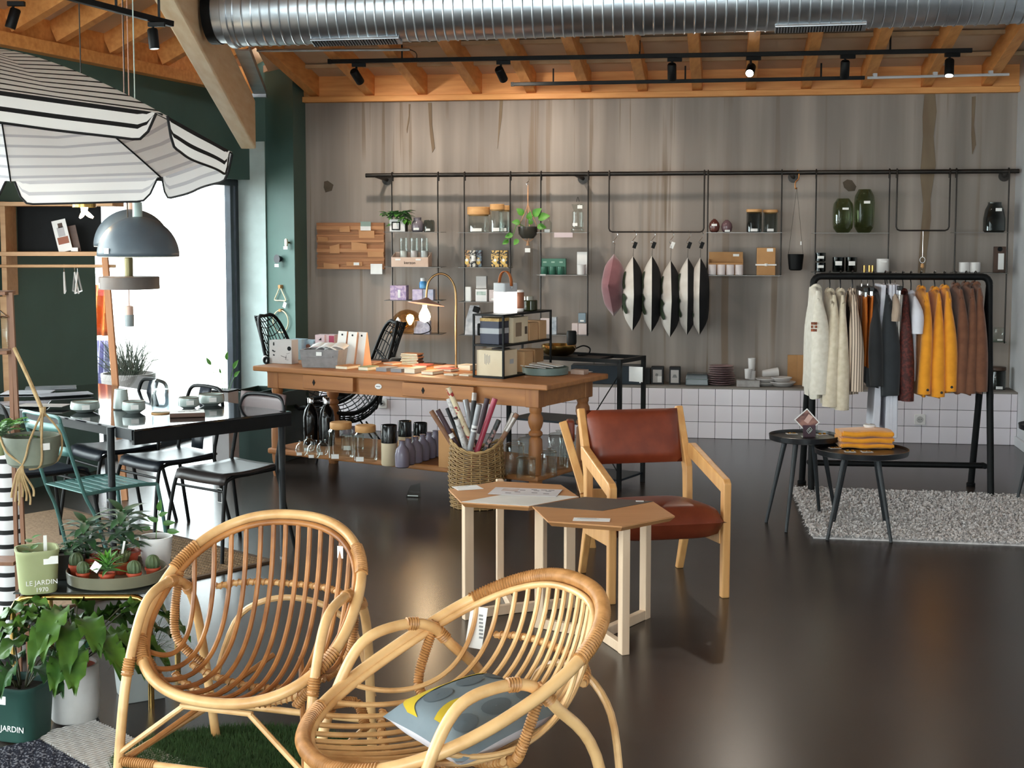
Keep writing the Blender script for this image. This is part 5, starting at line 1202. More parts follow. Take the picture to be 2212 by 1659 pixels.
# ================================================================== HEXAGON TABLES
ZH = .548; s4 = 4.096
def hxp(l): return [at_z(940 + x / s4, 1020 + y / s4, ZH) for x, y in l]
HA = hxp([(108, 152), (545, 80), (1110, 112), (1275, 215), (850, 300), (232, 268)]); HBv = hxp([(850, 300), (1275, 220), (1905, 262), (2135, 382), (1700, 478), (1025, 437)])
MHB = wood('tan_oak_veneer', 'c08a5a', 'b27c4d', 3, 0, .42, .04); MPOST = wood('bleached_beech', 'd9bea2', 'ccae90', 4, 2, .5, .05)
def hextable(vs, label, rh, rhm, rhname, legs):
    c = sum(vs, V()) / 6; c.z = 0
    r = sum((V((v.x, v.y, 0)) - c).length for v in vs) / 6; a0 = math.atan2(vs[0].y - c.y, vs[0].x - c.x)
    t = thing('hexagon_table', label, 'side table', c, 0, 'two hexagonal side tables pushed together')
    q = [V((r * math.cos(a0 - i * PI / 3), r * math.sin(a0 - i * PI / 3), 0)) for i in range(6)]; g_ = .996
    mm = MB(); mm.loft([[p * .93 + V((0, 0, ZH - .024)) for p in q], [p * g_ + V((0, 0, ZH - .006)) for p in q], [p * g_ + V((0, 0, ZH)) for p in q]]); mm.build('table_top', MHB, t, smooth=False)
    mm = MB(); rp = [q[i] * g_ for i in rh] + [V((0, 0, 0))]; n = 4
    mm.add([p + V((0, 0, ZH)) for p in rp] + [p + V((0, 0, ZH + .0015)) for p in rp], [(3, 2, 1, 0), (4, 5, 6, 7)] + [(i, (i + 1) % n, (i + 1) % n + n, i + n) for i in range(n)]); mm.build(rhname, rhm, t, smooth=False)
    cc = V((0, 0, 0))
    for f in legs:
        d = V((f.x - c.x, f.y - c.y, 0)); dn = d.normalized(); mm = MB(); mm.bar(d, d + V((0, 0, ZH - .02)), .034, .045, up=dn); mm.build('leg', MPOST, t, bevel=.003, smooth=False)
        mm = MB(); mm.bar(V((0, 0, .022)), d + V((0, 0, .022)), .03, .042); mm.build('foot_bar', MPOST, t, bevel=.003, smooth=False)
    return t
hextable(HA, 'hexagonal table with a white lozenge inlay, next to the basket', (5, 4, 3), M('white_laminate', 'e2dfd9', .4), 'white_panel', [at_z(1011, 1337), at_z(1080, 1268), at_z(1230, 1312)])
hextable(HBv, 'hexagonal table with a charcoal lozenge inlay, in front of the leather armchair', (0, 1, 2), M('charcoal_laminate', '4c4641', .45), 'charcoal_panel', [at_z(1347, 1412), at_z(1393, 1336), at_z(1168, 1356)])
def paper(px, py, z, w, d, rz, label, name='leaflet', mat=None, lines=0, th=.0012):
    p = at_z(px, py, z); t = thing(name, label, 'paper', V((p.x, p.y, z + .0006)), rz)
    box_part('sheet', t, (0, 0, th / 2), (w, d, th), mat or MPAPER)
    for i in range(lines): box_part('print_line', t, (-.1 * w, d * (.3 - .12 * i), th + .0003), (w * (.6 if i else .45), .0022, .0004), M('grey_print', '8a8a8c', .7))
    return t
paper(1010, 1054, ZH, .12, .1, .35, 'white card at the left corner of the white inlaid table', lines=1)
t = paper(1135, 1063, ZH + .0016, .31, .17, -.2, 'open printed brochure lying on the white inlaid table', 'brochure', M('brochure_paper', 'd4cfd2', .35))
MPR = [M('brown_photo_print', '9a7a6e', .5, 0, 'c9b8b2', 12), M('dark_product_print', '4f4547', .6)]
box_part('photo_print', t, (-.075, .03, .0015), (.075, .06, .0005), MPR[0])
for x, y in ((-.02, .035), (-.035, -.01), (-.07, -.045), (.045, .03), (.1, .03), (.045, -.02), (.1, -.03), (.03, .055), (.075, .055), (.11, .055)): box_part('product_print', t, (x, y, .0015), (.026, .008, .0005), MPR[1])
paper(1278, 1123, ZH, .15, .06, -.13, 'white paper slip lying on the charcoal inlaid table', lines=2)
paper(1382, 1083, ZH + .0016, .034, .014, -.05, 'tiny white price slip at the rear edge of the charcoal panel', 'price_slip')

# ================================================================== WICKER BASKET WITH GIFT WRAP
bc = at_z(1028, 1104); bc.y += .16
t = thing('wicker_basket', 'round woven wicker basket full of gift wrap rolls', 'basket', V((bc.x, bc.y, 0)))
MWICK = M('willow_wicker', 'a98758', .6, 0, '8a6a42', 18, bump=.2, bdist=.003); MWICK2 = M('pale_willow', 'c2a273', .6, 0, 'a98856', 18)
BRd = .167; BHt = .375; rows = 30; ns = 20
def brad(z): return BRd * (.94 + .09 * math.sin(PI * min(1, z / BHt) * .9))
mm = MB()
for i in range(rows):
    f = i / (rows - 1); pts = []
    for k in range(80):
        a = 2 * PI * k / 80; z = .008 + f * (BHt - .008 + (.045 * abs(math.cos(a)) ** 3) * f - .02 * abs(math.sin(a)) ** 4 * f); r = brad(z) + .0055 * math.sin(ns / 2 * a + PI * i)
        pts.append(V((r * math.cos(a), r * math.sin(a), z)))
    mm.tube(pts, .0052, 5, closed=True)
mm.build('woven_willow', MWICK, t)
mm = MB()
for k in range(ns):
    a = 2 * PI * (k + .5) / ns; h_ = BHt + .045 * abs(math.cos(a)) ** 3 - .02 * abs(math.sin(a)) ** 4
    mm.tube([V((brad(z) * math.cos(a), brad(z) * math.sin(a), z)) for z in (0, h_ * .5, h_)], .0042, 5)
mm.build('stakes', MWICK2, t)
mm = MB()
for o_ in (0, 1):
    mm.tube([V(((brad(BHt) + .004 * math.sin(9 * a + PI * o_)) * math.cos(a), (brad(BHt) + .004 * math.sin(9 * a + PI * o_)) * math.sin(a), BHt + .005 + .045 * abs(math.cos(a)) ** 3 - .02 * abs(math.sin(a)) ** 4 + .005 * math.cos(9 * a + PI * o_))) for a in [2 * PI * k / 90 for k in range(90)]], .0065, 6, closed=True)
mm.build('braided_rim', MWICK2, t)
mm = MB(); mm.lathe([(.001, .004), (brad(0) * .98, .004), (brad(0) * .98, .01)], 32); mm.build('base', MWICK, t)
s5 = 5.027
def rl(tx, ty, bx, by, r, m1, label, band=None, yo=0.0, yt=0.0, cap=None):
    Yb = bc.y + yo; pt_ = at_y(880 + tx / s5, 820 + ty / s5, Yb + yt); pb_ = at_y(880 + bx / s5, 820 + by / s5, Yb)
    d = (pb_ - pt_).normalized(); e = pt_ + d * ((pt_.z - .03) / -d.z)
    # keep the foot inside the basket
    off = V((e.x - bc.x, e.y - bc.y, 0)); lim = BRd - .035
    if off.length > lim: e = V((bc.x, bc.y, e.z)) + off * (lim / off.length)
    ct = e; t = thing('gift_wrap_roll', label, 'gift wrap roll', ct, 0, 'gift wrap rolls in the wicker basket'); v = pt_ - e
    mm = MB(); mm.tube([V((0, 0, 0)), v], r, 16, cap=True); mm.build('paper_roll', m1, t)
    mm = MB(); dn = v.normalized(); mm.tube([v - dn * .004, v + dn * .001], r * .72, 12); mm.build('core', M('card_core', '7d6a58', .8) if not cap else cap, t)
    if band:
        for f, m2, ln in band: mm = MB(); mm.tube([v * (1 - f), v * (1 - f) + dn * ln], r * 1.03, 16); mm.build('label_band', m2, t)
    return t
MKB = M('brown_kraft_wrap', '9a7158', .6, 0, '85604a', 25); MPLM = M('plum_wrap', '3f2c33', .5, 0, '4b363d', 12); MCRF = M('cream_floral_wrap', 'e2d3b2', .5, 0, 'a8322f', 30, lo=.56, hi=.6); MSIL = M('silver_wrap', 'a7a7a9', .3, .4, '96969a', 12); MPNK = M('raspberry_wrap', 'b8485c', .35, 0, 'a93e52', 14); MFLD = M('dark_floral_wrap', '3a3c3c', .4, 0, 'b08a86', 34, lo=.52, hi=.6); MWHW = M('white_speckled_wrap', 'd8d5d3', .5, 0, 'a9a6a4', 40, lo=.5, hi=.62); MBKW = M('black_wrap', '1e1d1f', .4, 0, '2a292b', 12); MCEL = M('clear_film', 'b9b0aa', .15, .2, '8c8178', 10)
B1 = [(.3, MPAPER, .03), (.34, MPLM, .012)]
rl(258, 340, 540, 790, .0155, MKB, 'kraft brown roll leaning furthest left out of the basket', [(.42, MPAPER, .02)], .02, .0)
rl(330, 328, 590, 810, .0155, MPLM, 'plum roll with a white band beside the kraft one', B1, -.03, .0)
rl(430, 312, 545, 590, .012, MBKW, 'thin black roll between plum and speckled white', None, .06, .05)
rl(447, 205, 640, 700, .0165, MWHW, 'speckled white roll with a pink end', [(.22, MBKW, .03)], .03, .02, MPNK)
rl(442, 88, 690, 620, .0165, MCRF, 'cream floral roll, tallest in the basket', None, -.02, .0, M('card_core'))
rl(535, 430, 640, 790, .0165, MWHW, 'shorter speckled white roll in front of the cream floral one', None, -.08, -.02)
rl(630, 222, 690, 520, .0185, MSIL, 'matt silver grey roll standing at the back', [(.3, MBKW, .02)], .08, .06)
rl(728, 172, 705, 520, .0165, MBKW, 'black roll with a red end standing upright', [(.05, MCEL, .05)], .06, .05, MPNK)
rl(782, 268, 655, 840, .0185, MSIL, 'long silver grey roll in front, leaning right', [(.27, MPAPER, .04), (.25, MPLM, .01)], -.1, -.03)
rl(868, 205, 740, 760, .0165, MPLM, 'plum roll beside the raspberry one', [(.4, MPAPER, .04)], .0, .0)
rl(952, 207, 728, 840, .0175, MPNK, 'raspberry pink roll with a white band near its foot', [(.88, MPAPER, .06), (.94, MPNK, .01)], -.08, .0, M('pink_core', 'd98a96', .6))
rl(995, 440, 815, 830, .0165, MFLD, 'dark floral roll with pink blossoms', None, -.04, .0)
rl(1192, 372, 930, 810, .0155, MKB, 'brown roll in clear film leaning furthest right', [(.2, MCEL, .1)], -.0, .0)
rl(1150, 362, 960, 790, .0135, MCEL, 'clear film roll behind the right-leaning brown one', None, .05, .02)

# ================================================================== LONG WOODEN TABLE
def loc_of(p, o, rz):
    q = p - o; c, s_ = math.cos(-rz), math.sin(-rz); return V((q.x * c - q.y * s_, q.x * s_ + q.y * c, q.z))
ZW = .78
TFL, TFR, TBR = at_z(545, 790, ZW), at_z(1182, 832, ZW), at_z(1302, 806, ZW)
TA_ = math.atan2((TFR - TFL).y, (TFR - TFL).x); TX = V((math.cos(TA_), math.sin(TA_), 0)); TY = V((-TX.y, TX.x, 0))
TLEN = (TFR - TFL).length; TDEP = .82
TO = TFL + TX * TLEN / 2 + TY * TDEP / 2; TO.z = 0
def tl(px, py, z=ZW): return loc_of(at_z(px, py, z), TO, TA_)
def tw(x, y, z): p = TO + TX * x + TY * y; return V((p.x, p.y, z))
MPINE = wood('honey_pine', 'b07745', '98623a', 3.2, 0, .5, .1); MPINED = wood('honey_pine_turned', 'a56d3e', '8c5833', 3.5, 2, .5, .08)
T_ = thing('wooden_table', 'long old honey pine table with turned legs and a lower shelf', 'table', TO, TA_)
mm = MB(); mm.box((0, 0, ZW - .018), (TLEN, TDEP, .036)); mm.build('table_top', MPINE, T_, bevel=.008, smooth=False)
ax, ay = TLEN / 2 - .11, TDEP / 2 - .07
mm = MB(); mm.box((0, -ay, .69), (2 * ax, .03, .125)); mm.build('front_apron', MPINE, T_, bevel=.003, smooth=False)
mm = MB(); mm.box((0, ay, .69), (2 * ax, .03, .125)); mm.build('rear_apron', MPINE, T_, bevel=.003, smooth=False)
for sx in (-1, 1): mm = MB(); mm.box((sx * ax, 0, .69), (.03, 2 * ay, .125)); mm.build('end_apron', MPINE, T_, bevel=.003, smooth=False)
LEGP = [(.001, .0), (.034, .0), (.04, .03), (.04, .075), (.034, .09), (.04, .105), (.046, .19), (.047, .30), (.042, .42), (.03, .435), (.044, .45), (.044, .465), (.03, .48), (.04, .5), (.048, .53), (.046, .56), (.034, .585), (.04, .6), (.04, .625), (.001, .625)]
for sx in (-1, 1):
    for sy in (-1, 1):
        mm = MB(); mm.lathe([(r, z) for r, z in LEGP], 22, (sx * (ax - .03), sy * (ay - .03), 0)); mm.build('leg', MPINED, T_)
        mm = MB(); mm.box((sx * (ax - .03), sy * (ay - .03), .69), (.1, .1, .13)); mm.build('leg_block', MPINED, T_, bevel=.006, smooth=False)
ZS = .2
mm = MB(); mm.box((0, 0, ZS - .02), (2 * ax + .04, 2 * ay + .06, .04)); mm.build('lower_shelf', MPINE, T_, bevel=.012, smooth=False)
def drawer(pa, pb, zlo, zhi, out, lab):
    a, b = tl(*pa, z=.7).x, tl(*pb, z=.7).x; mm = MB(); mm.box(((a + b) / 2, -ay - .012 - out / 2, (zlo + zhi) / 2), (b - a, .02 + out, zhi - zlo)); d = mm.build('drawer', MPINE, T_, bevel=.004, smooth=False)
    return d
d1 = drawer((700, 815), (757, 830), .645, .74, .03, ''); x0 = tl(757, 830, .7).x
d1 = [o for o in T_.children if o.name.startswith('drawer')][-1]
d2 = drawer((862, 838), (1012, 850), .645, .735, .035, '')
def keyhole(px, py, par, out):
    p = tl(px, py, .69); mm = MB(); mm.prism([(0, .022), (.012, 0), (0, -.022), (-.012, 0)], 0, .003, Matrix.Translation((p.x, -ay - out, .69)) @ Matrix.Rotation(PI / 2, 4, 'X')); mm.build('keyhole_plate', MBLKM, par, smooth=False)
keyhole(715, 821, d1, .053); keyhole(935, 840, d2, .058)
p = tl(810, 836, .69); mm = MB(); mm.prism([(.028 * math.cos(a), .018 * math.sin(a)) for a in [2 * PI * k / 20 for k in range(20)]], 0, .004, Matrix.Translation((p.x, -ay - .016, .69)) @ Matrix.Rotation(PI / 2, 4, 'X')); bd = mm.build('oval_badge', MWCER, T_, bevel=.001)
mm = MB(); mm.box((p.x, -ay - .021, .69), (.034, .001, .004)); mm.build('badge_line', MINK, T_, smooth=False)

# ---- on the table top
def on_t(px, py, z=ZW): p = at_z(px, py, z); return V((p.x, p.y, z))
def tbox(name, label, cat, px, py, w, d, h, mat, rz=0.0, z=ZW, group=None, bev=.002):
    mm = MB(); mm.box((0, 0, h / 2), (w, d, h)); o = mm.build(name, mat, None, on_t(px, py, z) + V((0, 0, .0005)), TA_ + rz, bevel=bev, smooth=False); return tag(o, label, cat, group)
k9 = kk(9.6)
MBIRD = M('white_box_card', 'cfcbc9', .6, 0, 'c6c2c0', 5)
t = tbox('bird_box', 'white box printed with a black bird house, at the left end of the wooden table', 'box', 598, 784, .075, .075, .165, MBIRD, .15)
def print_on(t, w, d, shapes, y):
    for (x, z, sx, sz, ry) in shapes: box_part('black_print', t, (x, y, z), (sx, .0008, sz), MINK, ry=ry)
print_on(t, 0, 0, [(0, .135, .012, .014, 0), (0, .146, .01, .01, .78), (-.005, .09, .018, .01, .5), (.008, .085, .012, .006, -.6), (.0, .06, .014, .01, .2)], -.038)
t = tbox('bird_box', 'white box printed with a line-drawn bird and a round hole', 'box', 622, 785, .12, .09, .17, MBIRD, .15)
print_on(t, 0, 0, [(-.005, .05, .05, .003, .3), (.012, .045, .003, .03, .2), (.03, .075, .03, .002, -.3), (.02, .03, .025, .002, .1)], -.0455)
mm = MB(); mm.tube([V((.04, -.045, .11)), V((.04, -.0462, .11))], .016, 14); mm.v = [V((p.x, p.y, p.z)) for p in mm.v]; mm.build('round_hole', MBLKM, t)
t = thing('cable_roll', 'small black and white coil at the left corner of the wooden table', 'coil', on_t(575, 785) + V((0, 0, .022)), TA_); mm = MB(); mm.tube([V((.02 * math.cos(a), 0, .02 * math.sin(a))) for a in [2 * PI * k / 18 for k in range(18)]], .009, 8, closed=True); mm.build('black_ring', MBLKM, t); mm = MB(); mm.tube([V((-.025 + .02 * math.cos(a), .02, .004 + .02 * math.sin(a))) for a in [2 * PI * k / 18 for k in range(18)]], .008, 8, closed=True); mm.build('white_ring', MWCER, t)
MSKY = M('pale_blue_card', 'a8c3cf', .6, 0, '9ab7c4', 6)
tbox('blue_box', 'pale blue box behind the bird boxes', 'box', 646, 776, .1, .1, .15, MSKY, .2); t = tbox('blue_box', 'pale blue box with a brown dot, beside the pink boxes', 'box', 672, 775, .09, .09, .14, MSKY, .2); mm = MB(); mm.tube([V((0, -.0445, .09)), V((0, -.0462, .09))], .022, 14); mm.build('brown_dot', M('brown_dot_print', '8a5a4a', .6), t)
MPKB = M('white_pink_box', 'd9c6cb', .6, 0, 'cdb8be', 6); MRASP = M('raspberry_card', 'b04a68', .6)
for i, (px, py, z, w, h, s_) in enumerate(((692, 780, ZW, .085, .125, 'lower left pink box of the little pyramid'), (716, 781, ZW, .085, .125, 'lower right pink box of the little pyramid'), (697, 778, ZW + .126, .075, .062, 'upper left pink box with a boat print'), (718, 778, ZW + .126, .075, .062, 'upper right pink box with a raspberry side'))):
    p = on_t(px, py); mm = MB(); mm.box((0, 0, h / 2), (w, .09, h)); o = mm.build('pink_box', MPKB, None, V((p.x, p.y, z + .0005)), TA_ + .25, bevel=.002, smooth=False); tag(o, s_ + ' on the wooden table', 'box', 'pink boxes on the wooden table')
    if i in (0, 2): mm = MB(); mm.add([V((-.012, -.0458, h * .35)), V((.014, -.0458, h * .35)), V((.012, -.0458, h * .7))], [(0, 1, 2)]); mm.build('boat_print', MINK, o, smooth=False)
    else: box_part('raspberry_panel', o, (.015, -.0456, h * .5), (w * .55, .001, h * .8), MRASP)
# felt basket
p = on_t(700, 792); t = thing('felt_basket', 'grey felt basket with folded white paper inside', 'basket', p + V((0, 0, .0005)), TA_ + .35); MFELT = M('grey_felt', '8f8c8d', .95, 0, '838081', 30, sheen=.3)
w, d, h = .27, .2, .125; mm = MB()
out = [[V((x * w / 2 * s_, y * d / 2 * s_, z)) for x, y in ((-1, -1), (1, -1), (1, 1), (-1, 1))] for z, s_ in ((0, .93), (h, 1.05))]; inn = [[V((x * (w / 2 - .01) * s_, y * (d / 2 - .01) * s_, z)) for x, y in ((-1, -1), (1, -1), (1, 1), (-1, 1))] for z, s_ in ((h, 1.05), (.012, .93))]
mm.loft(out + inn); mm.build('felt_body', MFELT, t, bevel=.003, smooth=False); box_part('stitched_fold', t, (0, -d / 2 * 1.0 - .004, h * .62), (w * .72, .004, .01), MFELT); box_part('price_label', t, (.0, -d / 2 * 1.02 - .004, h * .78), (.04, .001, .026), MTAG)
for i, (x, y, rr) in enumerate(((.04, .0, .3), (.08, .02, -.2), (-.02, .03, .5))): mm = MB(); mm.grid(lambda a, b, x=x, y=y, rr=rr: V((x + (a - .5) * .16, y + (b - .5) * .12, h + .0 + .03 * math.sin(3 * a + rr) + .02 * b - .01)), 7, 5); mm.build('paper_sheet', MPAPER, t, solid=.001)
# paper bags with eyelets
MPEABAG = M('ivory_bag_paper', 'e2dbd4', .6, 0, 'd9d1c9', 5); MPEASIDE = M('peach_bag_side', 'dba988', .6, 0, 'd09c7a', 5)
for i, (px, py, s_) in enumerate(((742, 787, 'paper bag with eyelet, nearest the felt basket'), (764, 789, 'middle paper bag with eyelet'), (784, 790, 'peach sided paper bag with eyelet, furthest from the felt basket'))):
    t = thing('paper_bag', 'ivory ' + s_, 'bag', on_t(px, py) + V((0, 0, .0005)), TA_ - .15, 'ivory paper bags on the wooden table'); w, d, h = .088, .085, .235; mm = MB()
    b = [V((-w / 2, -d / 2, 0)), V((w / 2, -d / 2, 0)), V((w / 2, d / 2, 0)), V((-w / 2, d / 2, 0))]; tp_ = [V((-w / 2, -.004, h)), V((w / 2, -.004, h)), V((w / 2, .004, h)), V((-w / 2, .004, h))]
    mm.add(b + tp_, [(0, 1, 5, 4), (2, 3, 7, 6), (4, 5, 6, 7), (3, 2, 1, 0)]); mm.build('bag_front', MPEABAG, t, smooth=False); mm = MB(); mm.add(b + tp_, [(1, 2, 6, 5), (3, 0, 4, 7)]); mm.build('bag_side', MPEASIDE, t, smooth=False)
    mm = MB(); mm.tube([V((0, -.011, h * .9)), V((0, -.0085, h * .9))], .007, 12); mm.build('eyelet', MBLKM, t)
# rows of books
MBK = {'i': M('ivory_pages', 'e6ddc8', .7, 0, 'dbd1ba', 40, stretch=(1, 1, 12)), 'g': M('grey_cover', '8d8d91', .6), 'p': M('peach_cover', 'd89a74', .55), 'c': M('coral_cover', 'c9685a', .55), 'r': M('rose_cover', 'd9a097', .55), 's': M('sage_cover', '8f9a78', .55), 'k': M('tan_cover', 'b88457', .6), 'd': M('dark_leather_cover', '3a2c28', .5), 'w': M('linen_cover', 'cfc4b4', .7)}
BK = [(742, 797, .1, .15, .022, 'k', 'i', 0, 'tan book at the left end of the front row'), (790, 786, .12, .16, .012, 'p', 'i', .3, 'large peach booklet behind the front row'), (787, 800, .08, .13, .024, 's', 'i', 0, 'book with a sage edge, second in the front row'), (826, 802, .09, .13, .024, 'g', 'g', 0, 'first grey notebook in the front row'), (858, 804, .09, .13, .024, 'g', 'g', 0, 'second grey notebook in the front row'), (845, 788, .1, .14, .015, 'p', 'i', -.2, 'orange peach notebook behind the grey ones'), (888, 806, .085, .14, .032, 'w', 'i', 0, 'thick ivory book stack in the front row'), (905, 792, .11, .13, .012, 'c', 'i', .2, 'coral notebook behind the thick ivory book'), (925, 809, .09, .14, .022, 'p', 'i', .05, 'peach book with ivory pages right of the thick ivory one'), (955, 796, .12, .13, .012, 'r', 'i', -.1, 'rose notebook near the foot of the brass lamp'), (958, 803, .12, .1, .02, 'c', 'i', 0, 'coral book under the rose notebook row'), (965, 812, .075, .06, .01, 'w', 'i', 0, 'thin ivory booklet near the display shelf'), (998, 813, .075, .06, .01, 'w', 'i', 0, 'thin ivory booklet touching the display shelf'), (1003, 800, .1, .11, .036, 'w', 'i', 0, 'pale linen box book beside the display shelf')]
for px, py, w, d, h, cv, pg, rz, s_ in BK:
    t = thing('book', s_, 'book', on_t(px, py) + V((0, 0, .0006)) + TY * .05, TA_ + rz, 'books laid out on the wooden table')
    box_part('pages', t, (0, -.001, h / 2), (w * .97, d * .97, h - .005), MBK[pg]); box_part('cover', t, (0, 0, h - .0018), (w, d, .0036), MBK[cv]); box_part('back_cover', t, (0, 0, .0012), (w, d, .0024), MBK[cv])
for i in range(7):
    p = on_t(891, 787); t = thing('leather_notebook', ('lowest', 'second', 'third', 'fourth', 'fifth', 'sixth', 'topmost')[i] + ' brown leather notebook of the little pile', 'notebook', V((p.x, p.y, ZW + .0006 + i * .0115)) + TX * (.006 * math.sin(i * 2.1)), TA_ + .2 + .1 * math.sin(i * 3), 'pile of leather notebooks'); box_part('cover', t, (0, 0, .0052), (.13, .09, .0104), MBK['d'] if i % 2 else M('tan_leather', '8a6248', .5, 0, '7a543c', 20)); box_part('pages', t, (-.004, -.002, .0052), (.126, .09, .006), MBK['i'])
t = tbox('leather_folder', 'flat dark leather folder beside the white paper bags', 'folder', 826, 780, .2, .12, .008, MBK['d'], .1); t = thing('black_pouch', 'small black pouch behind the notebook pile', 'pouch', on_t(857, 784) + V((0, 0, .0005)), TA_); mm = MB(); mm.lathe([(.05, 0), (.055, .015), (.04, .035), (.001, .042)], 16, sx=1.2, sy=.7); mm.build('pouch_body', MBLKC, t)
tbox('leather_folder', 'thin dark folder right of the notebook pile', 'folder', 940, 786, .16, .05, .006, MBK['d'], .0)
# arched brass lamp
p = on_t(985, 797); t = thing('arc_lamp', 'slim arched brass table lamp with a flat pink disc shade and lit bulb', 'lamp', p, 0)
Yl = p.y; lp = [at_y(x, y, Yl) - p for x, y in ((985, 700), (985, 645), (981, 617), (969, 598), (953, 591), (937, 596), (926, 609), (922, 628), (921, 643))]
mm = MB(); mm.tube([V((0, 0, 0)), V((0, 0, lp[0].z * .5))] + bez([V((lp[0].x * 0, 0, lp[0].z))] + lp[1:], 6), .0075, 10); mm.build('brass_stem', M('aged_bronze', 'a08058', .35, 1, '8d6f4a', 10), t)
mm = MB(); mm.lathe([(.06, 0), (.062, .004), (.06, .012), (.012, .016)], 26); mm.build('base', MBRASS, t)
sc = lp[-1]; mm = MB(); mm.lathe([(.012, .03), (.03, .018), (.055, .008), (.125, -.012), (.125, -.015), (.055, .0), (.02, .008)], 36); Rm = Matrix.Rotation(.12, 3, 'Y') @ Matrix.Rotation(-.1, 3, 'X'); mm.v = [Rm @ q + sc + V((0, 0, -.03)) for q in mm.v]; mm.build('disc_shade', M('dusty_pink_lacquer', 'b08a82', .35, .2, 'a57e76', 8), t)
bc_ = sc + V((-.012, 0, -.1)); mm = MB(); mm.lathe([(.014, .05), (.016, .03), (.036, -.01), (.04, -.03), (.034, -.055), (.001, -.07)], 18, bc_); mm.build('bulb', M('warm_bulb_glow', 'ffe2b4', .3, emit='ffd9a4', es=30), t)
l = bpy.data.lights.new('arc_bulb', 'POINT'); l.energy = 7; l.color = (1, .75, .46); l.shadow_soft_size = .04; lo = bpy.data.objects.new('arc_bulb_light', l); COL.objects.link(lo); lo.parent = t; lo.location = bc_ + V((0, -.0, -.09))
# ---- black display shelf
s0, s1, s2 = at_z(1021, 815, ZW), at_z(1088, 819, ZW), at_z(1230, 797, ZW)
SA = math.atan2((s1 - s0).y, (s1 - s0).x); SX = V((math.cos(SA), math.sin(SA), 0)); SY = V((-SX.y, SX.x, 0)); sw = (s1 - s0).length; sd = .66; SHh = at_y(1088, 680, s1.y).z - ZW
SO = s0 + SX * sw / 2 + SY * sd / 2; SO.z = ZW
t = thing('display_shelf', 'black square-tube display shelf with two levels on the wooden table', 'shelf', SO, SA); b_ = .012
for sx in (-1, 1):
    for sy in (-1, 1): mm = MB(); mm.box((sx * (sw / 2 - b_ / 2), sy * (sd / 2 - b_ / 2), SHh / 2), (b_, b_, SHh)); mm.build('post', MBLK, t, smooth=False)
zl = [.006, SHh * .51, SHh - .006]
for z in zl:
    mm = MB(); mm.box((0, 0, z), (sw, sd, .012)); mm.build('shelf_plate', MBLK, t, smooth=False)
def sbox(name, label, cat, x, y, z, w, d, h, mat, rz=0, bev=.002, group=None):
    p = SO + SX * x + SY * y; mm = MB(); mm.box((0, 0, h / 2), (w, d, h)); o = mm.build(name, mat, None, V((p.x, p.y, ZW + z + .0005)), SA + rz, bevel=bev, smooth=False); return tag(o, label, cat, group)
z1, z2, z3 = zl[0] + .006, zl[1] + .006, zl[2] + .006
MNAVY = M('navy_card', '20223c', .45, 0, '1a1c33', 8); MCRB = M('cream_box_card', 'd9c9ae', .6, 0, 'cfbd9f', 6)
t = sbox('wrapped_soap_box', 'navy and cream gift box in clear wrap on the middle level', 'box', -.01, -sd / 2 + .1, z2, .14, .13, .165, MNAVY); box_part('paper_band', t, (0, 0, .085), (.1415, .1315, .035), M('grey_band_paper', 'aeb0b4', .6)); box_part('gold_top', t, (0, 0, .157), (.1415, .1315, .02), M('straw_print', 'c9a768', .6, 0, '9c7b45', 40))
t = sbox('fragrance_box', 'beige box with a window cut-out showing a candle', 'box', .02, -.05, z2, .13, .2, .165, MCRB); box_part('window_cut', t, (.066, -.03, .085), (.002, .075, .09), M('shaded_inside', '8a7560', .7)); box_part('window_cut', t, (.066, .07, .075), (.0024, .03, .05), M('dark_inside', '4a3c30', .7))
MBG = M('tan_box_card', 'c0986f', .6, 0, 'b48c63', 6)
sbox('fragrance_box', 'tan box second from the rear on the middle level', 'box', .03, .13, z2, .11, .12, .12, MBG); sbox('fragrance_box', 'tan box at the rear of the middle level', 'box', .03, .26, z2, .11, .1, .125, MBG)
t = sbox('large_carton', 'large cream carton with fine print on the lowest level', 'box', 0, -sd / 2 + .115, z1, .195, .19, .165, MCRB)
for i in range(5): box_part('fine_print', t, (-.035 + i * .009, -.0955, .11 - (i % 2) * .008), (.003, .0006, .065 - i * .004), M('grey_print', '8a8a8c', .7))
box_part('price_label', t, (.098, .02, .09), (.001, .05, .03), M('grey_band_paper'))
t = sbox('fragrance_box', 'beige box in clear wrap on the lowest level', 'box', .02, .06, z1, .13, .12, .135, MBG); t = sbox('fragrance_box', 'brown box on the lowest level beside the round tray', 'box', .03, .2, z1, .12, .12, .14, M('brown_box_card', '9c7650', .6, 0, '8c6844', 6))
p = SO + SX * -.04 + SY * .0; sbox('booklet', 'small booklets lying on the large cream carton', 'booklet', .02, -sd / 2 + .13, z1 + .166, .08, .1, .008, MBK['d'])
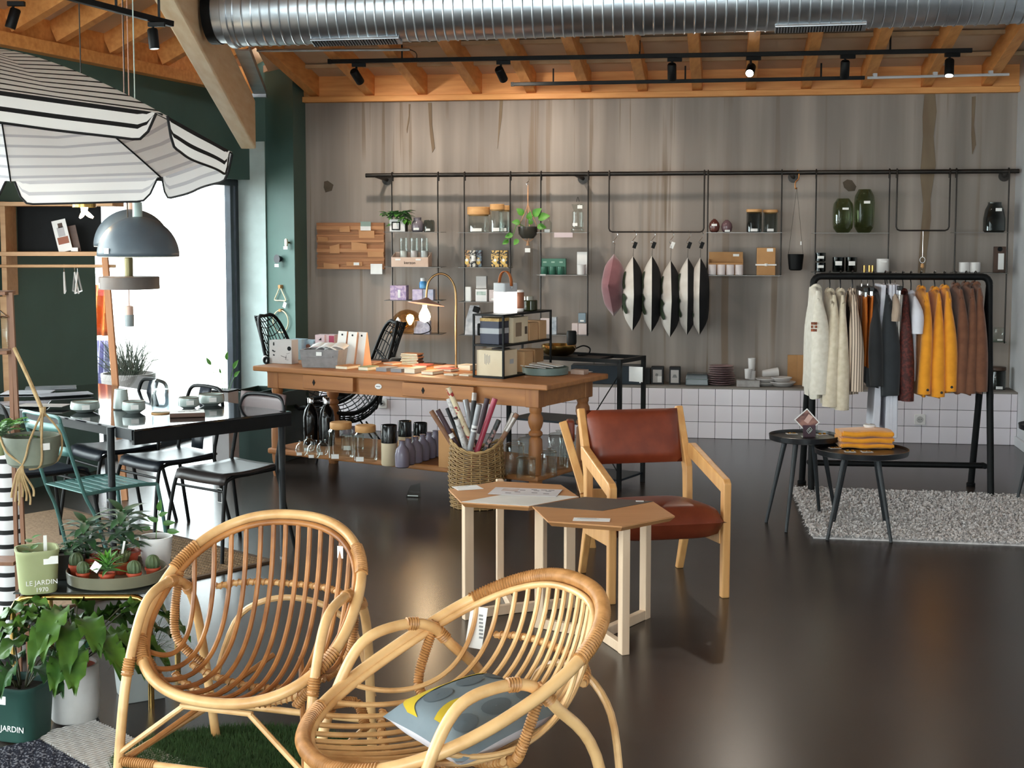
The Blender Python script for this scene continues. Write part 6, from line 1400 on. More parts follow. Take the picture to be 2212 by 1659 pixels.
# lantern, speaker and candle on top
t = thing('portable_lantern', 'glowing white cube lantern with a tan leather strap handle', 'lantern', SO + SX * .02 + SY * -.14 + V((0, 0, z3 + .001)), SA - .35); lw_, lh = .115, .195
mm = MB(); mm.prism(rrect(lw_, lw_, .012), 0, lh * .7); mm.build('glowing_body', M('opal_glow', 'ffffff', .4, emit='fffaf2', es=2.6), t, bevel=.003); mm = MB(); mm.prism(rrect(lw_, lw_, .012), lh * .7, lh); mm.build('grey_top', M('light_grey_plastic', 'b5b6b9', .4), t, bevel=.003)
mm = MB(); mm.grid(lambda a, b: V(((b - .5) * .022, -lw_ / 2 - .003 + (lw_ + .006) * (.5 - .5 * math.cos(PI * a)), lh - .02 + .095 * math.sin(PI * a) ** .8)), 15, 2); mm.v = [Matrix.Rotation(PI / 2, 3, 'Z') @ q for q in mm.v]; mm.build('leather_strap', M('tan_strap_leather', 'b5652e', .5, 0, 'a85b28', 16), t, solid=.004)
mm = MB(); mm.tube([V((lw_ / 2 - .002, 0, lh - .03)), V((lw_ / 2 + .008, 0, lh - .03))], .007, 10); mm.tube([V((-lw_ / 2 + .002, 0, lh - .03)), V((-lw_ / 2 - .008, 0, lh - .03))], .007, 10); mm.build('steel_stud', MCHROME, t)
t = thing('table_speaker', 'copper brown cylinder with white ends beside the lantern', 'speaker', SO + SX * .03 + SY * .02 + V((0, 0, z3 + .001)), SA); mm = MB(); mm.lathe([(.034, .02), (.0365, .03), (.0365, .125), (.034, .13)], 26); mm.build('copper_body', M('brushed_copper_paint', '8a5a42', .4, .3, '7d4f39', 10), t); mm = MB(); mm.lathe([(.03, 0), (.035, .006), (.0355, .022), (.001, .022)], 26); mm.build('white_base', MWCER, t); mm = MB(); mm.lathe([(.0355, .128), (.0345, .143), (.028, .146), (.001, .146)], 26); mm.build('white_cap', MWCER, t)
t = thing('candle_jar', 'dark olive candle jar with a steel lid on the display shelf', 'candle', SO + SX * .02 + SY * .16 + V((0, 0, z3 + .001)), SA); mm = MB(); mm.prism(rrect(.12, .09, .02), 0, .07); mm.build('olive_glass', M('olive_wax_glass', '2b2e18', .12, 0, '35381f', 6), t, bevel=.006); mm = MB(); mm.lathe([(.042, .07), (.042, .095), (.001, .097)], 24); mm.build('steel_lid', M('brushed_steel_lid', 'a8a59a', .3, 1), t)
# ---- round tray with notebooks, loose slips
p = on_t(1178, 808); t = thing('round_tray', 'shallow grey green round tray holding white cards', 'tray', p + V((0, 0, .0005)), TA_); mm = MB(); mm.lathe([(.145, 0), (.152, .004), (.154, .047), (.15, .049), (.146, .045), (.143, .012), (.001, .01)], 44); mm.build('tray', M('grey_green_lacquer', '6d7d7a', .35, 0, '63736f', 8), t)
MCARD = M('warm_white_card', 'e4e0dc', .5)
for i, (x, y, rz, rx) in enumerate(((-.07, -.03, .35, .12), (-.02, .0, .15, .2), (.02, .03, -.1, .05))):
    p2_ = p + TX * x + TY * y; t = thing('card_booklet', ('front', 'middle', 'rear')[i] + ' white card booklet in the round tray', 'booklet', p2_ + V((0, 0, .05 + .007 * i)), TA_ + rz, 'card booklets in the round tray'); box_part('cover', t, (0, 0, 0), (.17, .07, .006), MCARD, .001, 0, rx * .3, .1)
t = paper(1262, 803, ZW, .1, .06, TA_, 'thin white leaflet at the right end of the wooden table')
t = tbox('glass_card_box', 'small clear box of cards at the right end of the wooden table', 'box', 1252, 808, .1, .07, .03, M('pinkish_card_stack', 'b39a8c', .5, 0, 'a1887a', 20), .0)

# ---- on the lower shelf
def low(px, py, z=ZS): p = at_z(px, py, z); return V((p.x, p.y, z + .001))
def lathe_thing(name, label, cat, loc, parts, group=None, rz=0, n=24):
    t = thing(name, label, cat, loc, rz, group)
    for pn, pm, pp in parts: mm = MB(); mm.lathe(pp, n, cap=not pn.startswith('glass')); mm.build(pn, pm, t)
    return t
for i, (px, py, r) in enumerate(((652, 985, .045), (678, 990, .05), (697, 984, .045), (668, 975, .045))):
    t = lathe_thing('glass_globe_vase', ('leftmost', 'front', 'rightmost', 'rear')[i] + ' little round glass globe vase on the lower table shelf', 'vase', low(px, py), [('glass', GCLR, [(r * .5, 0), (r * .8, r * .3), (r, r), (r * .8, r * 1.65), (r * .45, r * 1.95), (r * .4, r * 2.3), (r * .46, r * 2.4)])], 'glass globe vases on the lower shelf'); label_on(t, .035, .02, -.01, -r - .002, .02)
for i, (px, py, r, h, gl) in enumerate(((737, 990, .086, .205, 1), (790, 996, .08, .2, 1), (762, 972, .08, .12, 0))):
    t = thing('storage_jar', ('big clear jar with a beech lid, nearer the dining table', 'big clear jar with a beech lid, nearer the two-tone vases', 'clear jar with mauve contents behind the beech-lidded jars')[i], 'jar', low(px, py), 0); mm = MB(); mm.lathe([(r * .9, 0), (r, .01), (r, h * .9), (r * .8, h)], 28, cap=False); mm.build('glass', GCLR, t); mm = MB(); mm.lathe([(r * .82, h - .005), (r * .86, h), (r * .86, h + .035), (r * .82, h + .04), (.001, h + .04)], 28)
    mm.build('lid', MCORK if gl else M('mauve_plastic', '6d5f6a', .4), t); label_on(t, .05, .03, -.03, -r - .001, .025)
for i, (px, py, r, h) in enumerate(((841, 1005, .052, .265), (875, 985, .046, .24), (908, 975, .049, .2))):
    lathe_thing('two_tone_vase', ('front', 'middle', 'rear')[i] + ' two-tone black over cream cylinder vase on the lower shelf', 'vase', low(px, py), [('cream_base', M('cream_stoneware', 'cdbda0', .45, 0, 'c2b193', 5), [(r * .9, 0), (r, .01), (r, h * .58), (.001, h * .58)]), ('black_glaze', M('gloss_black_glaze', '0f0e0e', .12), [(r * 1.003, h * .56), (r * 1.003, h - .004), (r * .97, h), (r * .9, h), (r * .88, h * .8)])], 'two-tone vases on the lower shelf')
MLILV = M('lilac_grey_glaze', '7b7484', .25, 0, '6e6777', 5)
for i, (px, py) in enumerate(((869, 1010), (882, 1004), (898, 1000), (913, 995), (927, 990), (941, 986))):
    lathe_thing('bottle_vase', ('nearest', 'second', 'third', 'fourth', 'fifth', 'furthest')[i] + ' of the six little lilac grey bottle vases in a row', 'vase', low(px, py), [('body', MLILV, [(.036, 0), (.046, .007), (.048, .085), (.04, .12), (.02, .145), (.018, .17), (.021, .176), (.015, .176)])], 'row of lilac bottle vases')
t = lathe_thing('black_bottle', 'glossy black flask with steel cap, left one of the pair', 'bottle', low(672, 960), [('body', M('gloss_black_glaze'), [(.05, 0), (.056, .01), (.056, .2), (.045, .25), (.02, .285), (.019, .3)]), ('steel_cap', MCHROME, [(.022, .3), (.022, .33), (.02, .335)])])
t = lathe_thing('black_bottle', 'glossy black flask with steel cap, right one of the pair', 'bottle', low(706, 962), [('body', M('gloss_black_glaze'), [(.05, 0), (.058, .01), (.058, .2), (.048, .25), (.024, .285), (.023, .3)]), ('steel_cap', MCHROME, [(.025, .3), (.025, .34), (.022, .345)])])
mm = MB(); mm.box((0, 0, .12), (.1, .12, .24)); tag(mm.build('kraft_box', MKRAFT, None, low(972, 1008), TA_, bevel=.003, smooth=False), 'tall brown kraft box behind the wicker basket', 'box')
for i, (px, py, r, h) in enumerate(((1112, 1028, .06, .2), (1140, 1022, .062, .22), (1136, 1034, .06, .13), (1206, 1012, .065, .22), (1226, 1006, .055, .2), (1186, 1030, .05, .16))):
    t = thing('lidded_jar', ('tall glass jar nearest the wicker basket', 'tall glass jar behind the nearest one', 'squat glass jar in front of the turned leg', 'tall glass jar right of the turned leg', 'glass jar furthest right under the table', 'slim glass jar just beside the turned leg')[i], 'jar', low(px, py)); mm = MB(); mm.lathe([(r * .92, 0), (r, .008), (r, h * .92), (r * .9, h * .96)], 26, cap=False); mm.build('glass', GCLR, t); mm = MB(); mm.lathe([(r * 1.02, h * .95), (r * 1.05, h * .98), (r * .8, h * 1.04), (.015, h * 1.06), (.012, h * 1.08), (.02, h * 1.12), (.001, h * 1.14)], 26, cap=False); mm.build('glass_lid', GCLR, t)
t = thing('price_stand', 'tiny clear price stand on the floor before the wooden table', 'price stand', at_z(893, 1074), -.2); mm = MB(); mm.add([V((-.045, -.02, 0)), V((.045, -.02, 0)), V((.045, .02, 0)), V((-.045, .02, 0)), V((-.02, .0, .075)), V((.045, .0, .095))], [(0, 1, 2, 3), (0, 1, 5, 4), (3, 2, 5, 4), (1, 2, 5), (0, 3, 4)]); mm.build('clear_wedge', GCLR, t, smooth=False); box_part('white_slip', t, (0, -.014, .012), (.07, .002, .006), MTAG)

# ================================================================== BLACK CONSOLE AND WOVEN CHAIRS BEHIND THE TABLE
c0 = at_z(1337, 1058); cx_ = -TX * .86; c1_ = c0 + cx_; cd = TY * .36; ZC = at_y(1338, 777, c0.y).z
CO = c0 + cx_ / 2 + cd / 2; CO.z = 0
t = thing('metal_console', 'black steel frame console with cross wires behind the wooden table', 'console', CO, TA_); hx2, hy2 = .43, .18; b_ = .026
for sx in (-1, 1):
    for sy in (-1, 1): mm = MB(); mm.box((sx * hx2, sy * hy2, ZC / 2), (b_, b_, ZC)); mm.build('post', MBLK, t, smooth=False)
for sy in (-1, 1): mm = MB(); mm.box((0, sy * hy2, ZC - .013), (2 * hx2, b_, b_)); mm.build('top_rail', MBLK, t, smooth=False)
for sx in (-1, 1): mm = MB(); mm.box((sx * hx2, 0, ZC - .013), (b_, 2 * hy2, b_)); mm.build('end_rail', MBLK, t, smooth=False)
for z, s_ in ((ZC - .02, 0), (.42, 1), (.06, 1)):
    mm = MB(); mm.box((-.08 if not s_ else 0, 0, z), (2 * hx2 - (.3 if not s_ else 0), 2 * hy2, .014)); mm.build('shelf_plate', M('blue_black_steel', '16202a', .4, .2, '1b2731', 7) if s_ else MBLK, t, smooth=False)
mm = MB(); mm.tube([V((hx2 - .45, -hy2, .1)), V((hx2, -hy2, .78))], .004, 6); mm.tube([V((hx2 - .45, -hy2, .78)), V((hx2, -hy2, .1))], .004, 6); mm.build('cross_wire', MBLK, t)
p = loc_of(at_y(1363, 810, c0.y - .0), CO, TA_); box_part('white_notice', t, (hx2 - .02 + .09, -hy2 + .1, p.z), (.1, .003, .1), MTAG, rz=-.0)
pg = CO + TX * -.02 + V((0, 0, ZC - .012)); t = thing('brass_bowl', 'polished brass bowl lamp with a black cap on the console', 'lamp', at_z(1207, 768, ZC - .012), 0); t.location.z = ZC - .012; mm = MB(); mm.lathe([(.06, 0), (.1, .015), (.12, .045), (.122, .075), (.118, .078), (.1, .03)], 32); mm.build('brass_shell', MBRASS, t); mm = MB(); mm.lathe([(.0, .07), (.03, .07), (.035, .09), (.035, .16), (.03, .17), (.001, .172)], 20, (.09, .03, 0)); mm.build('black_cap', MBLKM, t); mm = MB(); mm.tube(bez([V((.12, 0, .05)), V((.17, -.02, .07)), V((.215, -.02, .05)), V((.2, -.02, .01)), V((.13, -.03, .005))], 6), .005, 7); mm.build('cable', MBLKM, t)
# woven lounge chairs
def woven_chair(c, rz, label, sc=1.0):
    t = thing('woven_chair', label, 'lounge chair', c, rz, 'black woven lounge chairs behind the table')
    spine = bez([V((0, -.40, .40)), V((0, -.22, .31)), V((0, .02, .26)), V((0, .2, .36)), V((0, .3, .6)), V((0, .4, .88)), V((0, .46, 1.02))], 6); n = len(spine)
    wprof = lambda f: .37 * (max(1e-4, math.sin(PI * min(1, f * .955 + .045))) ** .5) * (1 - .3 * f)
    def S_(f, b):
        i = min(n - 1.001, f * (n - 1)); k = int(i); p = spine[k].lerp(spine[k + 1], i - k); w = wprof(f); x = b * w
        up = .13 * b * b * math.sin(PI * f) ** .7; return p + V((x, -.09 * b * b * f, up)) * 1.0
    mm = MB(); rim = [S_(f / 24, -1) for f in range(25)] + [S_(f / 24, 1) for f in range(24, -1, -1)]; mm.tube(rim, .014, 8, closed=True); mm.build('rim', MBLKM, t)
    mm = MB()
    for b in [-.9 + .12 * i for i in range(16)]: mm.tube([S_(f / 20, b) for f in range(21)], .0042, 4)
    for f in [.06 + .052 * i for i in range(18)]: mm.tube([S_(min(.99, f + .05 * math.sin(6 * b)), b / 8) for b in range(-8, 9)], .0042, 4)
    o = mm.build('woven_strands', MBLKM, t); o['kind'] = 'stuff'
    for f in (.25, .5, .72): mm = MB(); mm.tube([S_(f, b / 8) for b in range(-8, 9)], .008, 6); mm.build('cross_rib', MBLKM, t)
    for sx in (-1, 1):
        for (y0, y1) in ((-.2, -.3), (.1, .3)): mm = MB(); mm.tube([V((sx * .16, y0, .285)), V((sx * .27, y1, 0))], .007, 8); mm.build('leg', MBLKM, t)
    mm = MB(); mm.tube([V((-.2, -.23, .2)), V((.2, -.23, .2))], .005, 6); mm.tube([V((-.2, .17, .2)), V((.2, .17, .2))], .005, 6); mm.build('leg_brace', MBLKM, t)
    return t
p = at_y(752, 800, 10.55); woven_chair(V((p.x, p.y, 0)), math.radians(-72), 'black woven lounge chair whose oval back rises beside the white paper bags')
p = at_y(662, 800, 11.4); woven_chair(V((p.x, p.y, 0)), math.radians(75), 'black woven lounge chair further left, its back rising over the bird boxes')

# ---- dark green planter box, small box planter, grey carton
p0, p1 = at_z(497, 1020), at_z(602, 1030)
cf = at_y(602, 850, 10.2); zpl = cf.z
t = thing('planter_box', 'large dark green metal planter box left of the wooden table', 'planter', V((cf.x, cf.y, 0)), math.radians(-20)); MDG = M('bottle_green_metal', '1d2f2a', .45, .1, '22362f', 6)
L1, L2 = .42, .42; mm = MB()
oo = [(0, 0), (0, L2), (-L1, L2), (-L1, 0)]; ii = [(-.012, .012), (-.012, L2 - .012), (-L1 + .012, L2 - .012), (-L1 + .012, .012)]
mm.loft([[V((x, y, z)) for x, y in q] for q, z in ((oo, 0), (oo, zpl), (ii, zpl), (ii, zpl - .12))]); mm.build('box_body', MDG, t, bevel=.004, smooth=False); box_part('divider', t, (-L1 / 2, L2 / 2, zpl - .05), (.01, L2 - .03, .09), MDG); label_on(t, .045, .035, -.06, -.002, zpl - .07)
p = at_y(486, 858, 10.0); t = thing('box_planter', 'small white box planter with a black rim and thin green sprouts', 'planter', V((p.x, p.y, 0)), math.radians(-20)); hh = at_y(486, 842, 10.0).z; box_part('white_box', t, (0, 0, hh / 2), (.14, .14, hh), M('matt_white_metal', 'c9c7c9', .5), .003); box_part('black_rim', t, (0, 0, hh - .004), (.145, .145, .012), MBLKM); mm = MB()
for (x, a, l_, s_) in ((-.06, -.5, .18, .05), (-.02, -.15, .12, .03), (.03, .5, .16, .06), (.0, .15, .22, .05), (.04, .8, .1, .05)): mm.tube(bez([V((x, 0, hh)), V((x + .3 * l_ * math.sin(a), 0, hh + l_ * .6)), V((x + .6 * l_ * math.sin(a), 0, hh + l_))], 4), .002, 5); leaf_into(mm, V((x + .6 * l_ * math.sin(a), 0, hh + l_)), (math.sin(a), -.2, .7), (0, -1, .2), s_ * 1.3, s_ * .6, .3)
mm.build('sprouts', MLEAF, t)
p = at_z(549, 1000); mm = MB(); mm.box((0, 0, .14), (.135, .15, .27)); tag(mm.build('grey_carton', M('pale_grey_carton', '9c9894', .7, 0, '928e8a', 5), None, V((p.x, p.y + .6, .0)), math.radians(-20), bevel=.003, smooth=False), 'plain pale grey carton on the floor under the wooden table end', 'box')

# ================================================================== DINING CORNER
ZD = .75
dn_, dr_ = at_z(290, 928, ZD), at_z(638, 890, ZD); DA = math.radians(46.2)
DX = V((math.cos(DA), math.sin(DA), 0)); DY = V((-DX.y, DX.x, 0)); DW, DL = .957, 2.0
def dw(x, y, z=0.0): p = dn_ + DX * x + DY * y; return V((p.x, p.y, z))
MGLOSS = M('black_gloss_lacquer', '0a0b0d', .06, 0, '0e0f11', 10, spec=.7); MGUN = M('gunmetal_tube', '15181b', .42, .1, '1b1f22', 12, spec=.35)
t = thing('dining_table', 'long glossy black dining table with round metal legs', 'table', dw(0, 0), DA)
mm = MB(); mm.prism([(0, 0), (DW, 0), (DW, DL), (0, DL)], ZD - .012, ZD); mm.build('table_top', MGLOSS, t, bevel=.002, smooth=False)
for nm, c, s_ in (('short_apron', (DW / 2, .012, ZD - .045), (DW, .02, .066)), ('short_apron', (DW / 2, DL - .012, ZD - .045), (DW, .02, .066)), ('long_apron', (.1, DL / 2, ZD - .045), (.02, DL - .1, .066)), ('long_apron', (DW - .1, DL / 2, ZD - .045), (.02, DL - .1, .066))): box_part(nm, t, c, s_, MBLK)
box_part('corner_plate', t, (.0, .09, ZD - .03), (.012, .15, .05), MGUN)
ft = loc_of(at_z(612, 1207), dw(0, 0), DA)
for top, foot in (((-.02, .19), (-.03, .17)), ((DW - .03, .05), (ft.x, ft.y)), ((-.02, DL - .1), (-.03, DL - .08)), ((DW - .03, DL - .1), (DW, DL - .08))):
    mm = MB(); mm.tube([V((top[0], top[1], ZD - .004)), V((foot[0], foot[1], .012))], [.0195, .0165], 16); mm.build('leg', MGUN, t); mm = MB(); mm.lathe([(.018, 0), (.018, .014)], 12, (foot[0], foot[1], 0)); mm.build('foot_cap', M('clear_grey_rubber', '8a8d90', .4), t)
def steel_chair(c, rz, label, seatm, frm, splat=True, plate=None):
    t = thing('metal_chair', label, 'chair', c, rz, 'metal chairs around the black table'); zs = .455; w = .2
    def sf(a, b):
        y = -.215 + .42 * b; z = zs + (-.055 * max(0, (.14 - b) / .14) ** 2) - .012 * math.sin(PI * b); return V(((a - .5) * 2 * (w - .02 * b), y + (.02 * max(0, (.14 - b) / .14) ** 2), z + .006 * (2 * a - 1) ** 2))
    mm = MB(); mm.grid(sf, 9, 14); mm.build('seat', seatm, t, solid=.012, ang=60)
    for sx in (-1, 1):
        mm = MB(); mm.tube(bez([V((sx * .235, -.25, 0)), V((sx * .205, -.2, .36)), V((sx * .19, -.15, zs - .022)), V((sx * .18, .0, zs - .016)), V((sx * .18, .17, zs - .012))], 5), .0105, 9); mm.build('front_leg', frm, t)
        mm = MB(); mm.tube([V((sx * .225, .27, 0)), V((sx * .185, .18, zs - .02)), V((sx * .18, .19, zs + .06))], .0105, 9); mm.build('rear_leg', frm, t)
    mm = MB(); mm.tube([V((-.2, -.19, .37)), V((.2, -.19, .37))], .007, 7); mm.build('front_stretcher', frm, t)
    mm = MB(); hoop = [V((-.18, .19, zs + .05)), V((-.18, .225, zs + .2)), V((-.175, .25, zs + .31)), V((-.14, .258, zs + .36)), V((-.06, .262, zs + .372)), V((.06, .262, zs + .372)), V((.14, .258, zs + .36)), V((.175, .25, zs + .31)), V((.18, .225, zs + .2)), V((.18, .19, zs + .05))]; mm.tube(bez(hoop, 4), .0105, 9); mm.build('back_hoop', frm, t)
    if splat: mm = MB(); mm.grid(lambda a, b: V(((a - .5) * .11, .19 + .07 * b - .012 * math.sin(PI * b), zs + .02 + .35 * b)), 4, 8); mm.build('back_splat', seatm, t, solid=.006)
    if plate: mm = MB(); mm.grid(lambda a, b: V(((a - .5) * .36, .235 + .025 * b + .02 * math.cos(PI * (a - .5)), zs + .22 + .16 * b)), 9, 5); mm.build('back_plate', plate, t, solid=.008)
    return t
MSEAT = M('warm_black_ply', '2b2524', .38, 0, '312a29', 8); MTAUPE = M('taupe_ply', '5b4a48', .45, 0, '513f3e', 8); MNVY = M('blue_black_metal', '1b1f27', .4, .2, '21262f', 9)
rzF = DA - PI / 2
ch = steel_chair(dw(.68, .2), rzF + .1, 'black metal chair with a taupe back plate at the right corner of the table', MSEAT, MBLK, False, MTAUPE); box_part('hang_tag', ch, (.12, -.16, .4 - .06), (.032, .002, .075), MTAG); box_part('tag_print', ch, (.12, -.1615, .4 - .06), (.027, .002, .068), MINK)
steel_chair(dw(.68, .78), rzF, 'blue black metal chair with hoop back and splat, midway along the far side', MNVY, MBLK)
steel_chair(dw(.66, 1.32), rzF - .08, 'blue black metal chair furthest along the far side of the table', MNVY, MBLK)
steel_chair(dw(-.02, .95), rzF + PI, 'black metal chair behind the teal one on the near side', MNVY, MBLK)
# teal slatted chair
MTEAL = M('teal_paint', '3f625f', .4, .1, '47706b', 9)
t = thing('slatted_chair', 'teal slatted metal garden chair at the near side of the table', 'chair', dw(.0, .33), rzF + PI, 'metal chairs around the black table')
for sx in (-1, 1):
    mm = MB(); mm.tube(bez([V((sx * .23, -.25, 0)), V((sx * .205, -.21, .38)), V((sx * .19, -.16, .44)), V((sx * .19, .2, .435))], 5), .0095, 9); mm.build('front_leg', MTEAL, t)
    mm = MB(); mm.tube(bez([V((sx * .22, .06, 0)), V((sx * .2, .14, .3)), V((sx * .19, .2, .44)), V((sx * .185, .28, .7)), V((sx * .18, .31, .8))], 5), .0095, 9); mm.build('rear_leg', MTEAL, t)
mm = MB(); mm.tube(bez([V((-.18, .31, .8)), V((-.16, .315, .825)), V((0, .33, .828)), V((.16, .315, .825)), V((.18, .31, .8))], 5), .0095, 9); mm.tube([V((-.19, -.17, .437)), V((.19, -.17, .437))], .009, 8); mm.build('frame_bar', MTEAL, t)
sl_ = None
for i in range(7): mm = MB(); mm.box((0, -.135 + i * .054, .443), (.38, .036, .006)); mm.build('seat_slat', MTEAL, t, bevel=.001, smooth=False)
for z, y in ((.745, .302), (.63, .268)): mm = MB(); mm.grid(lambda a, b, z=z, y=y: V(((a - .5) * .37, y + .02 * math.sin(PI * a), z + .045 * b)), 9, 2); mm.build('back_slat', MTEAL, t, solid=.004)
# crockery on the black table
def on_d(px, py): p = at_z(px, py, ZD); return V((p.x, p.y, ZD + .0006))
MCEL2 = M('pale_celadon_glaze', 'a9b3ae', .2, 0, '98a39f', 5); MRIMB = M('brown_rim_glaze', '6a5a48', .3)
def bowl(px, py, r, h, label, low=.62, group='celadon bowls on the black table'):
    t = thing('bowl', label, 'bowl', on_d(px, py), 0, group); mm = MB(); mm.lathe([(r * .55, 0), (r * .62, .004), (r * .98, h * low * .55), (r, h * low), (r * .93, h), (r * .9, h), (r * .9, h * .6), (r * .5, .01), (.001, .009)], 32); mm.build('body', MCEL2, t); mm = MB(); mm.tube([V((r * .915 * math.cos(a), r * .915 * math.sin(a), h)) for a in [2 * PI * k / 32 for k in range(32)]], .0022, 5, closed=True); mm.build('rim', MRIMB, t); box_part('price_label', t, (r * .35, -r * .96, h * .6), (.04, .0015, .025), MTAG, rz=.35); return t
bowl(184, 890, .078, .055, 'low wide celadon bowl nearest the teal chair'); bowl(289, 892, .062, .062, 'rounded celadon cup bowl beside the tall beaker', .55); bowl(408, 882, .058, .06, 'rounded celadon cup bowl on the book side', .45); bowl(456, 875, .073, .062, 'largest celadon bowl at the back of the table', .5)
lathe_thing('beaker', 'tall tapered celadon beaker', 'beaker', on_d(262, 884), [('body', MCEL2, [(.036, 0), (.043, .006), (.04, .05), (.034, .11), (.03, .11), (.034, .03)])])
t = thing('glass_carafe', 'clear glass bottle carafe on a cork disc on the black table', 'carafe', on_d(347, 893)); mm = MB(); mm.lathe([(.042, .004), (.048, .012), (.048, .15), (.04, .175), (.015, .195), (.0135, .225), (.015, .24)], 28, cap=False); mm.build('glass', GCLR, t); mm = MB(); mm.lathe([(.05, 0), (.05, .005)], 26); mm.build('cork_disc', MCORK, t); mm = MB(); mm.lathe([(.044, .014), (.044, .13)], 24, cap=True); mm.build('milky_film', glass('milky_film', 'dfe6ec'), t)
p = on_d(405, 902); t = thing('wooden_book', 'dark wooden box book with a leaf print on the black table', 'book', p, .25); box_part('box', t, (0, .06, .012), (.18, .13, .022), wood('walnut_box', '5a3c2c', '4a3023', 4), .002); box_part('printed_lid', t, (0, .06, .0238), (.176, .126, .0016), MPAPER)
for x, y, a in ((-.03, .05, .3), (.0, .07, -.3), (.03, .06, .5), (.05, .08, .1)): box_part('leaf_print', t, (x, y, .0249), (.035, .01, .0006), M('brown_leaf_print', '4a3a30', .7), rz=a)
for i, (px, py, rz, w, d) in enumerate(((110, 838, .3, .3, .2), (60, 848, .1, .28, .2), (140, 852, .5, .3, .16), (45, 872, .2, .3, .2), (95, 876, -.1, .26, .12))):
    t = paper(px, py, ZD + .0012 + .0035 * i, w, d, rz, ('grey magazine lying furthest back', 'open white magazine by the table end', 'glossy magazine with a pale cover', 'magazine under the hanging planter rope', 'folded leaflet at the near table edge')[i] + ' on the black table', 'magazine', M('magazine_%d' % i, ('8f9298', 'b9bac0', 'a2a2a8', '8c8a90', 'b5afab')[i], .25, 0, ('77797f', 'a8a9b0', '8e8d94', '6f6c72', 'a09a96')[i], 9), th=.003)
# sisal rug under the table
rR, rF = at_z(588, 1214), at_z(143, 1102); d1_ = (rF - rR); d2_ = V((d1_.y, -d1_.x, 0)).normalized() * -1.35; d2_ = d2_ if d2_.y < 0 else -d2_
Q = rR; t = thing('sisal_rug', 'brown herringbone sisal rug under the black table', 'rug', Q + V((0, 0, .0005))); MSIS = M('sisal_weave', '8a6f55', .95, 0, '6f573f', 60, stretch=(1, 3, 1), bump=.7, bdist=.012)
mm = MB(); pp = [V((0, 0, 0)), d1_ * 1.02, d1_ * 1.02 + d2_, d2_]; mm.prism([(q.x, q.y) for q in pp], 0, .008); mm.build('weave', MSIS, t, smooth=False)
for a, b in ((pp[0], pp[1]), (pp[0], pp[3])): mm = MB(); mm.bar(a + V((0, 0, .005)), b + V((0, 0, .005)), .022, .011); mm.build('border_tape', M('brown_border', '5a4532', .9), t, smooth=False)
# pale loops of sisal herringbone near the visible corner
mm = MB(); n1 = d1_.normalized(); n2 = d2_.normalized(); r = random.Random(2)
for i in range(46):
    for j in range(26):
        p = n1 * (.03 + i * .02) + n2 * (.03 + j * .018); s_ = 1 if (j // 1) % 2 else -1
        mm.bar(p + V((0, 0, .0085)), p + n1 * .014 + n2 * (.007 * s_) + V((0, 0, .0085)), .006, .004)
o = mm.build('herringbone_loops', M('pale_sisal_loop', '9d8262', .9, 0, '84694b', 30), t, smooth=False); o['kind'] = 'stuff'

# ================================================================== RATTAN ARMCHAIRS
MCANE = M('rattan_cane', 'dfb47d', .4, 0, 'a8733d', 8, detail=7, lo=.42, hi=.78, coat=.15); MCANED = M('brown_rattan_rib', 'bb8049', .42, 0, '7d4b27', 9, detail=6, lo=.35, hi=.75); MBIND = M('rattan_binding', 'c08a54', .45, 0, 'a3713f', 30)
def coil(mm, path, r, w=.0035, pitch=.0075):
    """binding wound round a cane along path"""
    path = [V(p) for p in path]; L_ = [0]
    for a, b in zip(path, path[1:]): L_.append(L_[-1] + (b - a).length)
    tot = L_[-1]; n = max(10, int(tot / pitch * 9)); out = []; j = 0
    for i in range(n + 1):
        s_ = tot * i / n
        while j < len(L_) - 2 and L_[j + 1] < s_: j += 1
        f = (s_ - L_[j]) / max(1e-9, L_[j + 1] - L_[j]); c = path[j].lerp(path[j + 1], f); d = (path[j + 1] - path[j]).normalized(); x, y = frame_of(d); a = 2 * PI * i / 9
        out.append(c + (x * math.cos(a) + y * math.sin(a)) * (r + w * .35))
    mm.tube(out, w, 4)
